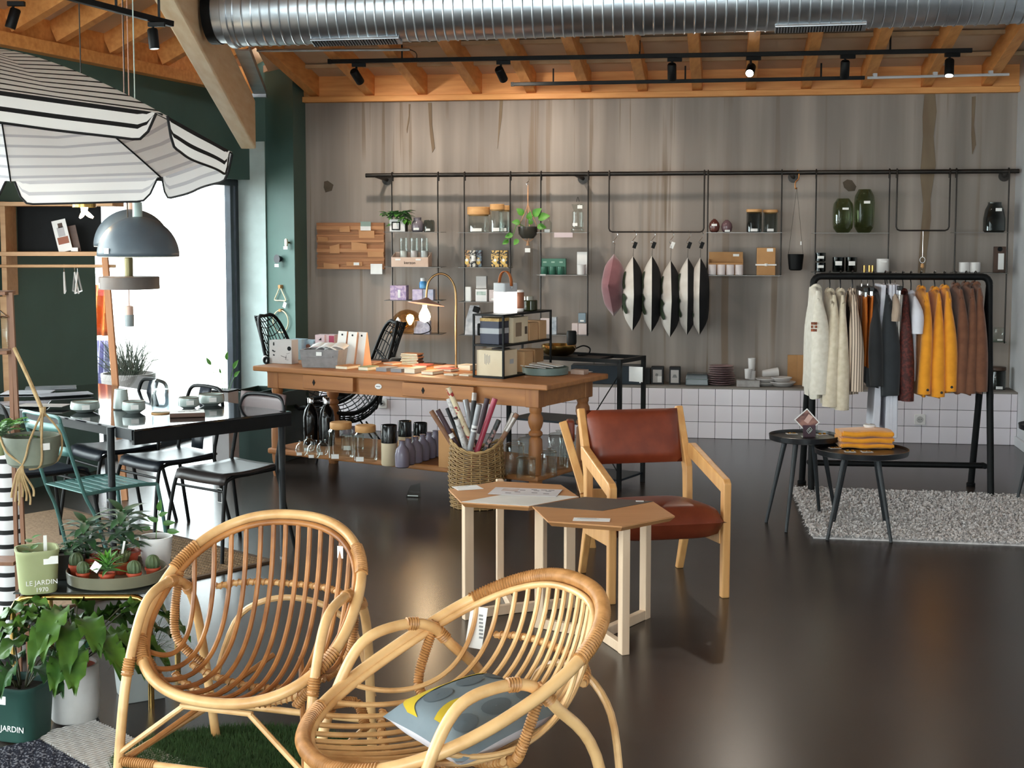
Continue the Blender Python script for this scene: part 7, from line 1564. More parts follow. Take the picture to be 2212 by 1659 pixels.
def rattan(c, th, a, b, tau, sad, egg, bend, label, nrib, ribr, wrap, low, ribm):
    t = thing('rattan_armchair', label, 'armchair', V((c[0], c[1], 0)), th); zc = c[2]
    def rg(u, k=1.0, dz=0.0):
        e = 2 / 2.3; cx, sy = math.cos(u), math.sin(u); cx = math.copysign(abs(cx) ** e, cx); sy = math.copysign(abs(sy) ** e, sy)
        lx = a * k * cx * (1 + egg * sy); ly = b * k * sy; return V((lx, ly * math.cos(tau), zc + dz + ly * math.sin(tau) + sad * cx * cx + bend * (ly * ly - b * b * .5)))
    ry = b * math.cos(tau) * .9; N = 120; cr = .0165; us = [2 * PI * i / N for i in range(N)]
    mm = MB(); mm.tube([rg(u) for u in us], cr, 12, closed=True); mm.build('outer_hoop', MCANE, t)
    mm = MB(); mm.tube([rg(u, .945, -.012) for u in us], cr * .62, 10, closed=True); mm.build('inner_hoop', ribm, t)
    ring = [(u, rg(u, .945, -.012)) for u in [2 * PI * i / 720 for i in range(720)]]
    def at_x(x, back): return min(((abs(p.x - x), p) for u, p in ring if (math.sin(u) > 0) == back), key=lambda q: q[0])[1]
    ribs = []
    for i in range(nrib):
        f = -1 + 2 * (i + .5) / nrib; x = a * .93 * f * .97; B, F = at_x(x, True), at_x(x, False); lift_ = .11 * f * f
        zl = low + lift_; k = .9
        K1, K2 = V((x * .95, B.y * .86, zl - .05)), V((x * .95, F.y * .12, zl - .055))
        path = [B * (1 - q) ** 3 + K1 * 3 * q * (1 - q) ** 2 + K2 * 3 * q * q * (1 - q) + F * q ** 3 for q in [m_ / 32 for m_ in range(33)]]; pts = None; ribs.append((path, pts)); mm = MB(); mm.tube(path, ribr, 7); mm.build('rib', ribm, t)
    def cross(fr, off, rr, nm, wrapit=True):
        pts = []
        for path, _ in ribs[1:-1]:
            q = path[int(fr * (len(path) - 1))]; pts.append(q + off)
        if len(pts) > 2:
            pth = bez(pts, 2); mm = MB(); mm.tube(pth, rr, 8); o = mm.build(nm, MCANE, t)
            if wrapit: mm = MB(); coil(mm, pth, rr, .003, .018); mm.build('binding', MBIND, o)
    cross(.16, V((0, .018, 0)), .0095, 'back_crossbar'); cross(.62, V((0, 0, -.02)), .0105, 'seat_crossbar'); cross(.8, V((0, 0, -.02)), .0105, 'seat_crossbar')
    # bent cane legs that rise into arm loops
    for sx in (-1, 1):
        x = sx * (a - .03); p = bez([V((x * 1.02, -.30, 0)), V((x, -.255, .3)), V((x * .99, -.20, .46)), V((x * .985, -.13, .565)), V((x * .985, -.03, .597)), V((x * .985, .07, .587)), V((x * .985, .145, .52)), V((x * .97, ry * .75, .37)), V((x * .92, ry * .98, 0))], 6)
        mm = MB(); mm.tube(p, .0155, 10); o = mm.build('leg_and_arm', MCANE, t)
        for sg in (p[8:11], p[26:29], p[-16:-13]): mm = MB(); coil(mm, sg, .0155, .0035); mm.build('binding', MBIND, o)
        q = bez([rg(PI / 2 - sx * 1.15) * .5 + V((x, 0.02, zc + .0)) * .5, V((x * .99, .04, .42)), V((x * .7, .06, low + .02))], 6)
        mm = MB(); mm.tube(q, .011, 8); coil(mm, q, .011, .0036, .0075); mm.build('wrapped_strut', MBIND, t)
        q = bez([rg((0 if sx > 0 else PI) - sx * .75), V((x * .93, -.16, .40)), V((x * .7, -.16, low))], 6); mm = MB(); mm.tube(q, .011, 8); coil(mm, q, .011, .0036, .0075); mm.build('wrapped_strut', MBIND, t)
    xl = a - .03
    mm = MB(); mm.tube([V((-xl * .94, .265, .115)), V((xl * .94, .265, .115))], .0115, 10); mm.build('stretcher', MCANE, t); mm = MB(); mm.tube([V((-xl * 1.01, -.285, .115)), V((xl * 1.01, -.285, .115))], .0125, 10); o = mm.build('stretcher', MCANE, t)
    for sx in (-1, 1): mm = MB(); coil(mm, [V((sx * xl * .98, -.285, .115)), V((sx * xl * .6, -.285, .115))], .0125, .0035); mm.build('binding', MBIND, o)
    for sx in (-1, 1):
        mm = MB(); mm.tube([V((sx * xl * 1.0, -.285, .14)), V((sx * .11, -.25, low - .005))], .009, 8); mm.build('front_brace', MCANE, t); mm = MB(); mm.tube([V((sx * xl * .94, -.26, .12)), V((sx * .05, .22, low + .02))], .009, 8); mm.build('under_brace', ribm, t)
        mm = MB(); mm.tube([V((sx * xl * .97, -.27, .12)), V((sx * xl * .93, .26, .12))], .0105, 8); mm.build('side_stretcher', MCANE, t)
    mm = MB(); mm.tube([V((-.12, -.25, low - .005)), V((.12, -.25, low - .005))], .009, 8); mm.build('front_rail', MCANE, t)
    mm = MB(); mm.tube(bez([V((-xl * .93, ry, .2)), V((-.2, ry + .02, .43)), V((0, ry + .03, .5)), V((.2, ry + .02, .43)), V((xl * .93, ry, .2))], 6), .0105, 8); mm.build('rear_arch', MCANE, t)
    for u0, u1 in wrap:
        mm = MB(); coil(mm, [rg(math.radians(u0 + (u1 - u0) * i / 60)) for i in range(61)], cr, .0042, .0088); mm.build('hoop_wrapping', MBIND, t)
    return t, rg
RL, rgL = rattan((-.809, 4.281, .559), math.radians(-17.4), .343, .364, math.radians(38.5), .004, -.066, -.057, 'rattan armchair with wide round back, facing the plants, empty seat', 14, .0082, ((18, 38), (-38, -22), (205, 222), (150, 168)), .30, MCANED)
RR, rgR = rattan((-.161, 3.626, .557), math.radians(-61.8), .341, .435, math.radians(24.5), -.013, .078, .095, 'rattan armchair in front holding a grey and yellow cushion', 17, .0074, ((28, 150), (222, 312)), .345, MCANE)
p = rgR(math.radians(146)); box_part('price_tag', RR, p + V((0.015, -.02, -.09)), (.05, .0015, .125), MTAG, rz=1.0, ry=.15)
mm = MB(); mm.tube([p + V((0, 0, .02)), p + V((.012, -.02, -.025))], .0015, 5); mm.build('tag_string', MCORK, RR)
for i in range(7): box_part('barcode_line', RR, p + V((0.015, -.02, -.09)) + Matrix.Rotation(1.0, 3, 'Z') @ V((.014, -.0012, -.03 + .011 * i)), (.012, .0008, .006), M('grey_print'), rz=1.0, ry=.15)
p = rgL(math.radians(48)); box_part('price_tag', RL, p + V((-.03, -.01, -.05)), (.02, .0015, .04), MTAG); mm = MB(); mm.tube([p, p + V((-.03, -.01, -.03))], .0012, 5); mm.build('tag_string', MCORK, RL)
# cushion on the front chair
cn = [at_z(848, 1548, .45), at_z(1050, 1476, .47), at_z(1195, 1536, .46), at_z(995, 1640, .425)]; Q = sum(cn, V()) / 4; cn = [Q + (q - Q) * 1.12 for q in cn]
t = thing('cushion', 'slate grey cushion with ochre yellow bands and white underside on the rattan seat', 'cushion', Q)
def cf(u, v, sg, ex=0.0):
    P = (cn[0] * (1 - u) + cn[1] * u) * (1 - v) + (cn[3] * (1 - u) + cn[2] * u) * v - Q; a_, b_ = 2 * u - 1, 2 * v - 1
    pin = 1 - .07 * ((1 - a_ * a_) * b_ * b_ + (1 - b_ * b_) * a_ * a_); f = (max(0, 1 - a_ ** 4) * max(0, 1 - b_ ** 4)) ** .5
    return V((P.x * pin, P.y * pin, P.z * pin + sg * (.062 * f + ex)))
mm = MB(); mm.grid(lambda u, v: cf(u, v, 1), 21, 21); mm.build('slate_cover', M('slate_grey_cotton', '6f7a80', .85, 0, '667178', 10, bump=.05), t, ang=70)
mm = MB(); mm.grid(lambda u, v: cf(u, v, -.8), 21, 21); mm.build('white_underside', M('white_cotton'), t, ang=70)
MOCH = M('ochre_band', 'c2a51d', .85, 0, 'b5981a', 10)
for pts in ([(.04, .3), (.12, .16), (.35, .12), (.62, .1), (.9, .12)], [(.08, .62), (.3, .55), (.5, .55), (.75, .6), (.97, .55)]):
    c_ = bez([V((a_, b_, 0)) for a_, b_ in pts], 6); mm = MB(); mm.add([cf(q.x, q.y + s_ * .06 * (1 + .35 * math.sin(9 * q.x)), 1, .0025) for q in c_ for s_ in (-1, 0, 1)], [f for i in range(len(c_) - 1) for f in ((i * 3, i * 3 + 1, i * 3 + 4, i * 3 + 3), (i * 3 + 1, i * 3 + 2, i * 3 + 5, i * 3 + 4))]); mm.build('ochre_band', MOCH, t)
for (u, v, ru, rv) in ((.3, .3, .13, .1), (.62, .28, .12, .09), (.85, .3, .08, .1), (.2, .8, .1, .1), (.5, .8, .13, .1), (.8, .82, .1, .09)):
    rings = [[cf(min(.97, max(.03, u + ru * k * math.cos(a_))), min(.97, max(.03, v + rv * k * math.sin(a_))), 1, .002) for a_ in [2 * PI * i / 16 for i in range(16)]] for k in (1, .6, .05)]; mm = MB(); mm.loft(rings, cap=False); mm.build('oval_motif', M('dark_slate_motif', '566168', .85), t)

# ================================================================== STRIPED PARASOL
PX_, PY_, PZ_, PR = -2.254, 6.0, CAM_H + .386, 1.037
t = thing('parasol', 'large black and white striped parasol with scalloped valance', 'parasol', V((PX_, PY_, 0)))
til = Matrix.Rotation(math.radians(-7.83), 3, 'X'); HP = .40
def pcan(ang, f, dz=0.0):                              # f: 0 apex .. 1 rim
    k = (ang - ROT0) / (PI / 4); fr = k - math.floor(k); e = math.cos(PI / 8) / math.cos((fr - .5) * PI / 4); r = PR * f
    rr = r * (1 + (e - 1) * 1.0)
    z = HP * (1 - f ** 1.35) - .035 * math.sin(PI * f) * (1 - abs(2 * fr - 1)) * .6
    return til @ V((rr * math.sin(ang), -rr * math.cos(ang), z + dz)) + V((0, 0, PZ_))
ROT0 = 1.0327 - 2 * PI
def striped_canvas(name='striped_canvas', freq=13.5, duty=.25):
    m = bpy.data.materials.new(name); m.use_nodes = True; nt = m.node_tree; n = nt.nodes; L = nt.links; b = n['Principled BSDF']
    uv = n.new('ShaderNodeTexCoord'); sp = n.new('ShaderNodeSeparateXYZ'); L.new(uv.outputs['UV'], sp.inputs[0])
    mu = n.new('ShaderNodeMath'); mu.operation = 'MULTIPLY'; mu.inputs[1].default_value = freq; fr = n.new('ShaderNodeMath'); fr.operation = 'FRACT'; lt = n.new('ShaderNodeMath'); lt.operation = 'LESS_THAN'; lt.inputs[1].default_value = duty
    L.new(sp.outputs[1], mu.inputs[0]); L.new(mu.outputs[0], fr.inputs[0]); L.new(fr.outputs[0], lt.inputs[0])
    mx = n.new('ShaderNodeMix'); mx.data_type = 'RGBA'; mx.inputs[6].default_value = hx('f6f3f0'); mx.inputs[7].default_value = hx('1c1a1b'); L.new(lt.outputs[0], mx.inputs[0])
    # inner face: the black print shows through only faintly
    geo = n.new('ShaderNodeNewGeometry'); mi = n.new('ShaderNodeMix'); mi.data_type = 'RGBA'; mi.inputs[6].default_value = hx('f8f7f7'); mi.inputs[7].default_value = hx('cfced3'); L.new(lt.outputs[0], mi.inputs[0])
    m2 = n.new('ShaderNodeMix'); m2.data_type = 'RGBA'; L.new(geo.outputs['Backfacing'], m2.inputs[0]); L.new(mx.outputs[2], m2.inputs[6]); L.new(mi.outputs[2], m2.inputs[7]); L.new(m2.outputs[2], b.inputs['Base Color']); b.inputs['Roughness'].default_value = .8
    tr = n.new('ShaderNodeBsdfTranslucent'); L.new(m2.outputs[2], tr.inputs[0]); ms = n.new('ShaderNodeMixShader'); ms.inputs[0].default_value = .55; L.new(b.outputs[0], ms.inputs[1]); L.new(tr.outputs[0], ms.inputs[2]); L.new(ms.outputs[0], n['Material Output'].inputs[0])
    return m
MCANV = striped_canvas(); MVAL = striped_canvas('valance_canvas', 2.05, .3); MTAPE = M('black_edging_tape', '151416', .8)
def panel(fn, nu, nv, name, par, vfn):
    """one sheet with outward normals and a uv whose v runs down the panel"""
    vs = [fn(i / (nu - 1), j / (nv - 1)) for i in range(nu) for j in range(nv)]; fs = [(i * nv + j, i * nv + j + 1, (i + 1) * nv + j + 1, (i + 1) * nv + j) for i in range(nu - 1) for j in range(nv - 1)]
    me = bpy.data.meshes.new(name); me.from_pydata([tuple(p) for p in vs], [], fs); me.update(); uv = me.uv_layers.new(name='UVMap')
    for lp in me.loops: uv.data[lp.index].uv = (lp.vertex_index // nv / (nu - 1), vfn(lp.vertex_index % nv / (nv - 1)))
    c = sum(vs, V()) / len(vs) - V((0, 0, PZ_ - .3))
    if me.polygons[len(fs) // 2].normal.dot(c) < 0: me.flip_normals()
    for q in me.polygons: q.use_smooth = True
    me.materials.append(MCANV); o = bpy.data.objects.new(name, me); COL.objects.link(o); o.parent = par; return o
for s_ in range(8):
    a0 = ROT0 + s_ * PI / 4
    panel(lambda u, v, a0=a0: pcan(a0 + .0001 + u * (PI / 4 - .0002), .03 + .97 * v), 11, 15, 'canopy_panel', t, lambda v: .03 + .97 * v)
    def val(u, v, a0=a0):
        uu = .03 + .94 * u; p = pcan(a0 + uu * PI / 4, 1.0); sc = min(1, 11 * min(u, 1 - u)) ** .5; sc = max(.04, sc); d = til @ V((0, 0, -1)); out = V((math.sin(a0 + PI / 8), -math.cos(a0 + PI / 8), 0)); return p + d * (.118 * v * sc) + out * (.012 * v * math.sin(9 * u + a0))
    vl = panel(val, 22, 5, 'valance', t, lambda v: v); vl.data.materials[0] = MVAL
    mm = MB(); mm.tube([val(i / 24, 1) for i in range(25)], .0055, 6); mm.build('edging', MTAPE, vl)
    mm = MB(); mm.tube([pcan(a0 + .0002, .05 + .95 * i / 12, -.006) for i in range(13)], .004, 6); mm.build('rib', MBLKM, t)
mm = MB(); mm.tube([V((0, 0, 0.03)), V((0, 0, PZ_ + HP + .04))], .019, 14); mm.build('pole', MWHITE, t); mm = MB(); mm.lathe([(.2, 0), (.2, .03), (.05, .05), (.025, .12)], 28); mm.build('base', M('grey_base', '6a6c6e', .6), t); mm = MB(); mm.lathe([(.001, .06), (.02, .04), (.03, .0), (.05, -.02)], 16, til @ V((0, 0, HP)) + V((0, 0, PZ_))); mm.build('finial', MBLKM, t)

# ================================================================== PENDANT LAMPS OVER THE TABLE
def cord(t, m_, z1, x=0, y=0): mm = MB(); mm.tube([V((x, y, 0)), V((x, y, z1))], .0035, 6); mm.build('cord', m_, t)
MDOME = M('blue_grey_lacquer', '59636b', .4, 0, '525c64', 8); MCC = {k: M('cord_' + k, v, .7) for k, v in (('mint', 'b9c9c0'), ('rose', 'c99c88'), ('dark', '3a3632'))}
def dome(px, pyrim, Y, rpx, sockm, cm, label, inner, pyt, pyb):
    c = at_y(px, pyrim, Y); r = rpx * kk(Y); t = thing('pendant_lamp', label, 'pendant lamp', c)
    mm = MB(); mm.lathe([(r * math.sin(a), r * .98 * math.cos(a)) for a in [PI / 2 * (1 - i / 14 * .93) for i in range(15)]], 48, cap=False); mm.build('dome_shade', MDOME, t, solid=.003)
    mm = MB(); mm.tube([V((r * .985 * math.cos(a), r * .985 * math.sin(a), -.002)) for a in [2 * PI * k / 48 for k in range(48)]], .003, 6, closed=True); mm.build('pale_rim', inner, t)
    h0, h1 = at_y(px, pyb, Y).z - c.z, at_y(px, pyt, Y).z - c.z; mm = MB(); mm.lathe([(.026, h0), (.026, h1), (.022, h1 + .004), (.001, h1 + .004)], 22); mm.build('socket_cylinder', sockm, t); mm = MB(); mm.tube([V((0, 0, h1)), V((0, 0, 3.3 + .1 * (px > 280) - c.z))], .0035, 6); mm.build('cord', cm, t)
    box_part('price_label', t, (-r * .55, -r * .86, .03), (.034, .002, .03), MTAG, rz=-.5); return t
dome(299, 553, 7.6, 86, M('pale_mint_lacquer', 'a9bcb8', .4), MCC['mint'], 'front blue grey dome pendant with a pale mint socket', M('cream_inside', 'e8e0cc', .5), 438, 470)
dome(286, 531, 8.25, 80, M('rose_lacquer', 'c9a99b', .4), MCC['rose'], 'blue grey dome pendant with a rose socket, mostly behind the front one', M('cream_inside'), 432, 468)
c = at_y(279, 611, 7.9); t = thing('pendant_lamp', 'flat taupe disc pendant below the domes, with an olive socket', 'pendant lamp', c); r = 64 * kk(7.9); mm = MB(); mm.lathe([(r, -.034), (r, .034), (r * .97, .036), (.03, .038), (.03, .03), (r * .94, .028), (r * .96, -.034)], 44, cap=False); mm.build('disc_shade', M('taupe_lacquer', '6b5f58', .45, 0, '5f544e', 8), t); mm = MB(); mm.lathe([(.023, .036), (.024, .14), (.02, .144)], 20); mm.build('socket_cylinder', M('olive_bronze', '6b6446', .35, .5), t); cord(t, MCC['dark'], 3.3 - c.z); box_part('price_label', t, (-r * .86, -r * .5, -.012), (.022, .002, .026), MTAG, rz=-1.0)
c = at_y(182, 448, 7.7); t = thing('pendant_lamp', 'brass capped pendant with a glowing three-lobed bulb under the parasol', 'pendant lamp', c); mm = MB(); mm.lathe([(.064, .0), (.065, .03), (.06, .034), (.001, .036)], 28); mm.build('brass_cap', MBRASS, t); mm = MB(); mm.tube([V((0, 0, .0)), V((0, 0, -.03))], [.02, .016], 12)
for a in (.3, 2.4, 4.5): mm.tube([V((0, 0, -.02)), V((.028 * math.cos(a), .028 * math.sin(a), -.045)), V((.046 * math.cos(a), .046 * math.sin(a), -.056))], [.012, .011, .006], 8)
mm.build('glowing_bulb', M('warm_bulb_glow'), t); cord(t, MCC['dark'], 3.25 - c.z)
l = bpy.data.lights.new('brass_pendant', 'POINT'); l.energy = 4; l.color = (1, .75, .46); l.shadow_soft_size = .04; lo = bpy.data.objects.new('brass_pendant_light', l); COL.objects.link(lo); lo.parent = t; lo.location = (0, 0, -.09)
c = at_y(280, 705, 8.3); t = thing('pendant_lamp', 'small bare rose and grey socket pendant hanging lowest', 'pendant lamp', c); mm = MB(); mm.lathe([(.026, 0), (.027, .07)], 18); mm.build('grey_socket', M('mid_grey_lacquer', '8d9698', .4), t); mm = MB(); mm.lathe([(.024, .07), (.024, .12), (.01, .125)], 18); mm.build('rose_cap', M('rose_lacquer'), t); cord(t, MCC['rose'], 3.35 - c.z)

# ================================================================== OAK SHELF AGAINST THE LEFT WALL
Ys = 8.85; k = kk(Ys); MOAK = wood('pale_oak', 'd2a77c', 'c0936a', 4, 0, .5); o_ = at_y(10, 553, Ys); t = thing('oak_shelf', 'pale oak wall shelf with a dark back panel and clothes rod', 'shelf', o_)
def sx_(px): return (px - 10) * k
def sz_(py): return -(py - 553) * k
for n_, a, b, c, d, dy, dp in (('top_board', -60, 246, 437, 446, .12, .26), ('lower_board', -60, 228, 544, 553, .12, .26), ('side_panel', 0, 11, 436, 640, .12, .2)): box_part(n_, t, ((sx_(a) + sx_(b)) / 2, dy, (sz_(c) + sz_(d)) / 2), (sx_(b) - sx_(a), dp, sz_(c) - sz_(d)), MOAK, .002)
box_part('back_panel', t, ((sx_(10) + sx_(195)) / 2, .25, (sz_(446) + sz_(544)) / 2), (sx_(195) - sx_(10), .01, sz_(446) - sz_(544)), MBLKM)
mm = MB(); mm.tube([V((sx_(-40), .02, sz_(575))), V((sx_(247), .02, sz_(575)))], .0105, 10); mm.build('clothes_rod', MOAK, t)
mm = MB(); mm.bar(V((sx_(226), .0, sz_(553))), V((sx_(262), -.05, -o_.z)), .04, .03); mm.build('leaning_leg', wood('warm_ash', 'c98d62', 'b57a50', 4, 2, .5), t, bevel=.003, smooth=False); mm = MB(); mm.bar(V((sx_(6), 0, sz_(640))), V((sx_(14), -.02, -o_.z)), .045, .03); mm.build('leaning_leg', MOAK, t, bevel=.003, smooth=False)
for px, n_ in ((135, 1), (158, 2)):
    for i in range(n_):
        q = thing('clothes_hanger', ('single pale hanger', 'front pale hanger of the pair', 'rear pale hanger of the pair')[n_ - 1 + i] + ' on the oak rod', 'hanger', o_ + V((sx_(px + 6 * i), .02, sz_(575))), .31 + .1 * (n_ - 1) * (1 - 2 * i)); mm = MB(); mm.tube(bez([V((0, .0, .012)), V((0, .014, 0)), V((0, 0, -.05))], 4), .002, 5); mm.build('hook', MCHROME, q); mm = MB(); mm.tube([V((0, 0, -.04)), V((0, -.19, -.165)), V((.006, .19, -.165)), V((0, 0, -.04))], .0055, 6); mm.build('hanger_frame', MWCER, q)
cd_ = at_y(133, 545, Ys); t = thing('photo_card', 'tall picture card of a seated figure leaning on the oak shelf', 'picture card', V((cd_.x, cd_.y + .08, o_.z + .0285))); Rt = .22
mm = MB(); mm.box((-.02, .0, .1), (.09, .003, .205), ry=-.22); mm.build('card', MPAPER, t, smooth=False)
for (x, z, w, h, c_, n_) in ((-.03, .165, .03, .03, '4a3428', 'hair_print'), (-.025, .125, .045, .06, 'b9b4b6', 'top_print'), (-.012, .07, .07, .045, '9a5a42', 'legs_print')): box_part(n_, t, (x, -.002, z), (w, .001, h), M('figure_' + n_, c_, .6), ry=-.22)
box_part('prop_stand', t, (.045, .03, .08), (.06, .004, .17), wood('walnut_box', '5a3c2c', '4a3023', 4), ry=-.2); box_part('price_label', t, (.06, -.01, .012), (.045, .002, .024), MTAG)

# ================================================================== OUTSIDE THE GLASS DOOR
p = at_y(277, 806, 11.3); t = thing('terrace_planter', 'round grey planter with a feathery dark plant outside the glass door', 'planter', V((p.x, p.y, -.02))); r = 58 * kk(11.3); H_ = p.z + .02
mm = MB(); mm.lathe([(r * .7, 0), (r * .78, .02), (r, H_ - .02), (r, H_), (r * .92, H_), (r * .9, H_ - .05), (.001, H_ - .05)], 32); mm.build('pot', M('grey_fibre_clay', '8b8480', .7, 0, '7d7672', 6), t); mm = MB(); rr = random.Random(8)
for i in range(150):
    a = rr.uniform(0, 2 * PI); l_ = rr.uniform(.15, .5); e = rr.uniform(.5, 1.5); d = V((math.cos(a) * math.cos(e), math.sin(a) * math.cos(e), math.sin(e))); b0 = V((rr.uniform(-.1, .1), rr.uniform(-.1, .1), H_ - .05)); mm.tube([b0, b0 + d * l_ * .6, b0 + d * l_ + V((0, 0, -.08 * l_ / .5))], [.004, .003, .001], 4)
o = mm.build('feathery_stems', M('dark_stem_green', '1c261a', .6, 0, '26331f', 9), t); o['kind'] = 'stuff'
def drape(px0, px1, py0, py1, Y, m_, label, name='cloth'):
    a, b = at_y(px0, py0, Y), at_y(px1, py1, Y); mm = MB(); c = (a + b) / 2; mm.grid(lambda u, v: V(((u - .5) * (b.x - a.x) * (.7 + .3 * v), .03 * math.sin(14 * u + 3 * v), (.5 - v) * (a.z - b.z))), 24, 10); o = mm.build(name, m_, None, c, solid=.004); return tag(o, label, 'cloth')
drape(196, 246, 615, 725, 12.0, M('orange_cloth', 'e0762f', .8, 0, 'd0662a', 8), 'orange cloth hanging outside the door'); drape(205, 240, 735, 840, 12.0, M('lavender_cloth', 'a9a6cf', .8), 'lavender cloth below the orange one outside')

# ================================================================== PLANT CORNER IN THE FOREGROUND
MTERR = M('terracotta_plastic', 'b24a2c', .5, 0, 'a3422a', 8)
# brass tube table
BY = 4.9; fl_, fr_ = at_y(26, 1290, BY), at_y(322, 1290, BY); zt = fl_.z; bw_ = fr_.x - fl_.x; bd_ = .4
t = thing('brass_table', 'brass tube side table with a smoked glass top full of small plants', 'side table', V((fl_.x, BY, 0))); rb = .0115; cr_ = .06
def uframe2(y):
    arc = lambda x0, s_: [V((x0 + s_ * cr_ * (1 - math.cos(a)), y, zt - cr_ + cr_ * math.sin(a))) for a in (.0, .4, .8, 1.2, 1.57)]
    return [V((0, y, .0))] + arc(0, 1) + arc(bw_, -1)[::-1] + [V((bw_, y, 0))]
for y in (0, bd_): mm = MB(); mm.tube(uframe2(y), rb, 12); mm.build('brass_frame', MBRASS, t)
for x in (.06, bw_ - .06): mm = MB(); mm.tube([V((x, 0, zt)), V((x, bd_, zt))], rb * .8, 10); mm.build('cross_tube', MBRASS, t)
box_part('glass_top', t, (bw_ / 2, bd_ / 2, zt + rb + .003), (bw_ * .98, bd_ * 1.02, .006), M('smoked_mirror_glass', '3a3f40', .08, .3), .002)
ZP = zt + rb + .0065
def bp(px, py, Y): p = at_y(px, py, Y); return V((p.x, Y, ZP))
# lettered green pot
c = bp(82, 1270, 4.93); t = thing('lettered_pot', 'pale green rounded square pot lettered LE JARDIN 1970', 'plant pot', c, .42); w = .145; h = at_y(82, 1187, 4.9).z - ZP
MPG = M('pale_green_clay', 'a8ad82', .6, 0, '9da277', 7); mm = MB(); q = rrect(1, 1, .28, 6); mm.loft([[V((x * w * s_, y * w * s_, z)) for x, y in q] for s_, z in ((.84, 0), (.88, .006), (1, h * .9), (1.03, h * .92), (1.03, h), (.95, h), (.93, h - .035))]); mm.build('pot', MPG, t, ang=60); mm = MB(); mm.prism([(x * w * .93, y * w * .93) for x, y in q], h - .04, h - .03); mm.build('soil', MSOIL, t)
text_mesh('lettering', 'LE JARDIN', .024, MPAPER, t, (.008, -w * .464, h * .27), (PI / 2 - .07, 0, 0)); text_mesh('lettering', '1970', .022, MPAPER, t, (.008, -w * .453, h * .1), (PI / 2 - .07, 0, 0)); box_part('price_label', t, (.04, -w * .492, h * .78), (.05, .0015, .028), MTAG, rx=-.07)
mm = MB()
for i in range(9): a = i * 2.4; leaf_into(mm, (-.02 + .008 * math.cos(a), .01 * math.sin(a), h - .03 + .008 * i), (math.cos(a), math.sin(a), .35), (0, 0, 1), .038, .026, .2)
mm.build('seedling', MLEAFM, t); box_part('plant_stick', t, (.03, .01, h + .01), (.012, .002, .06), MTAG)
# dark square pot with succulent
c = bp(150, 1250, 5.13); t = thing('succulent_pot', 'dark square pot with a small succulent behind the green pot', 'potted plant', c, .3); mm = MB(); mm.loft([[V((x * .06 * s_, y * .06 * s_, z)) for x, y in ((-1, -1), (1, -1), (1, 1), (-1, 1))] for s_, z in ((.8, 0), (1, .095), (.92, .095), (.9, .08))]); mm.build('pot', M('dark_brown_clay', '2c2825', .6), t, bevel=.003, smooth=False); mm = MB(); foliage(mm, 26, (0, 0, .105), .03, .045, .022, 9, 1.2); mm.build('leaves', MLEAFD, t)
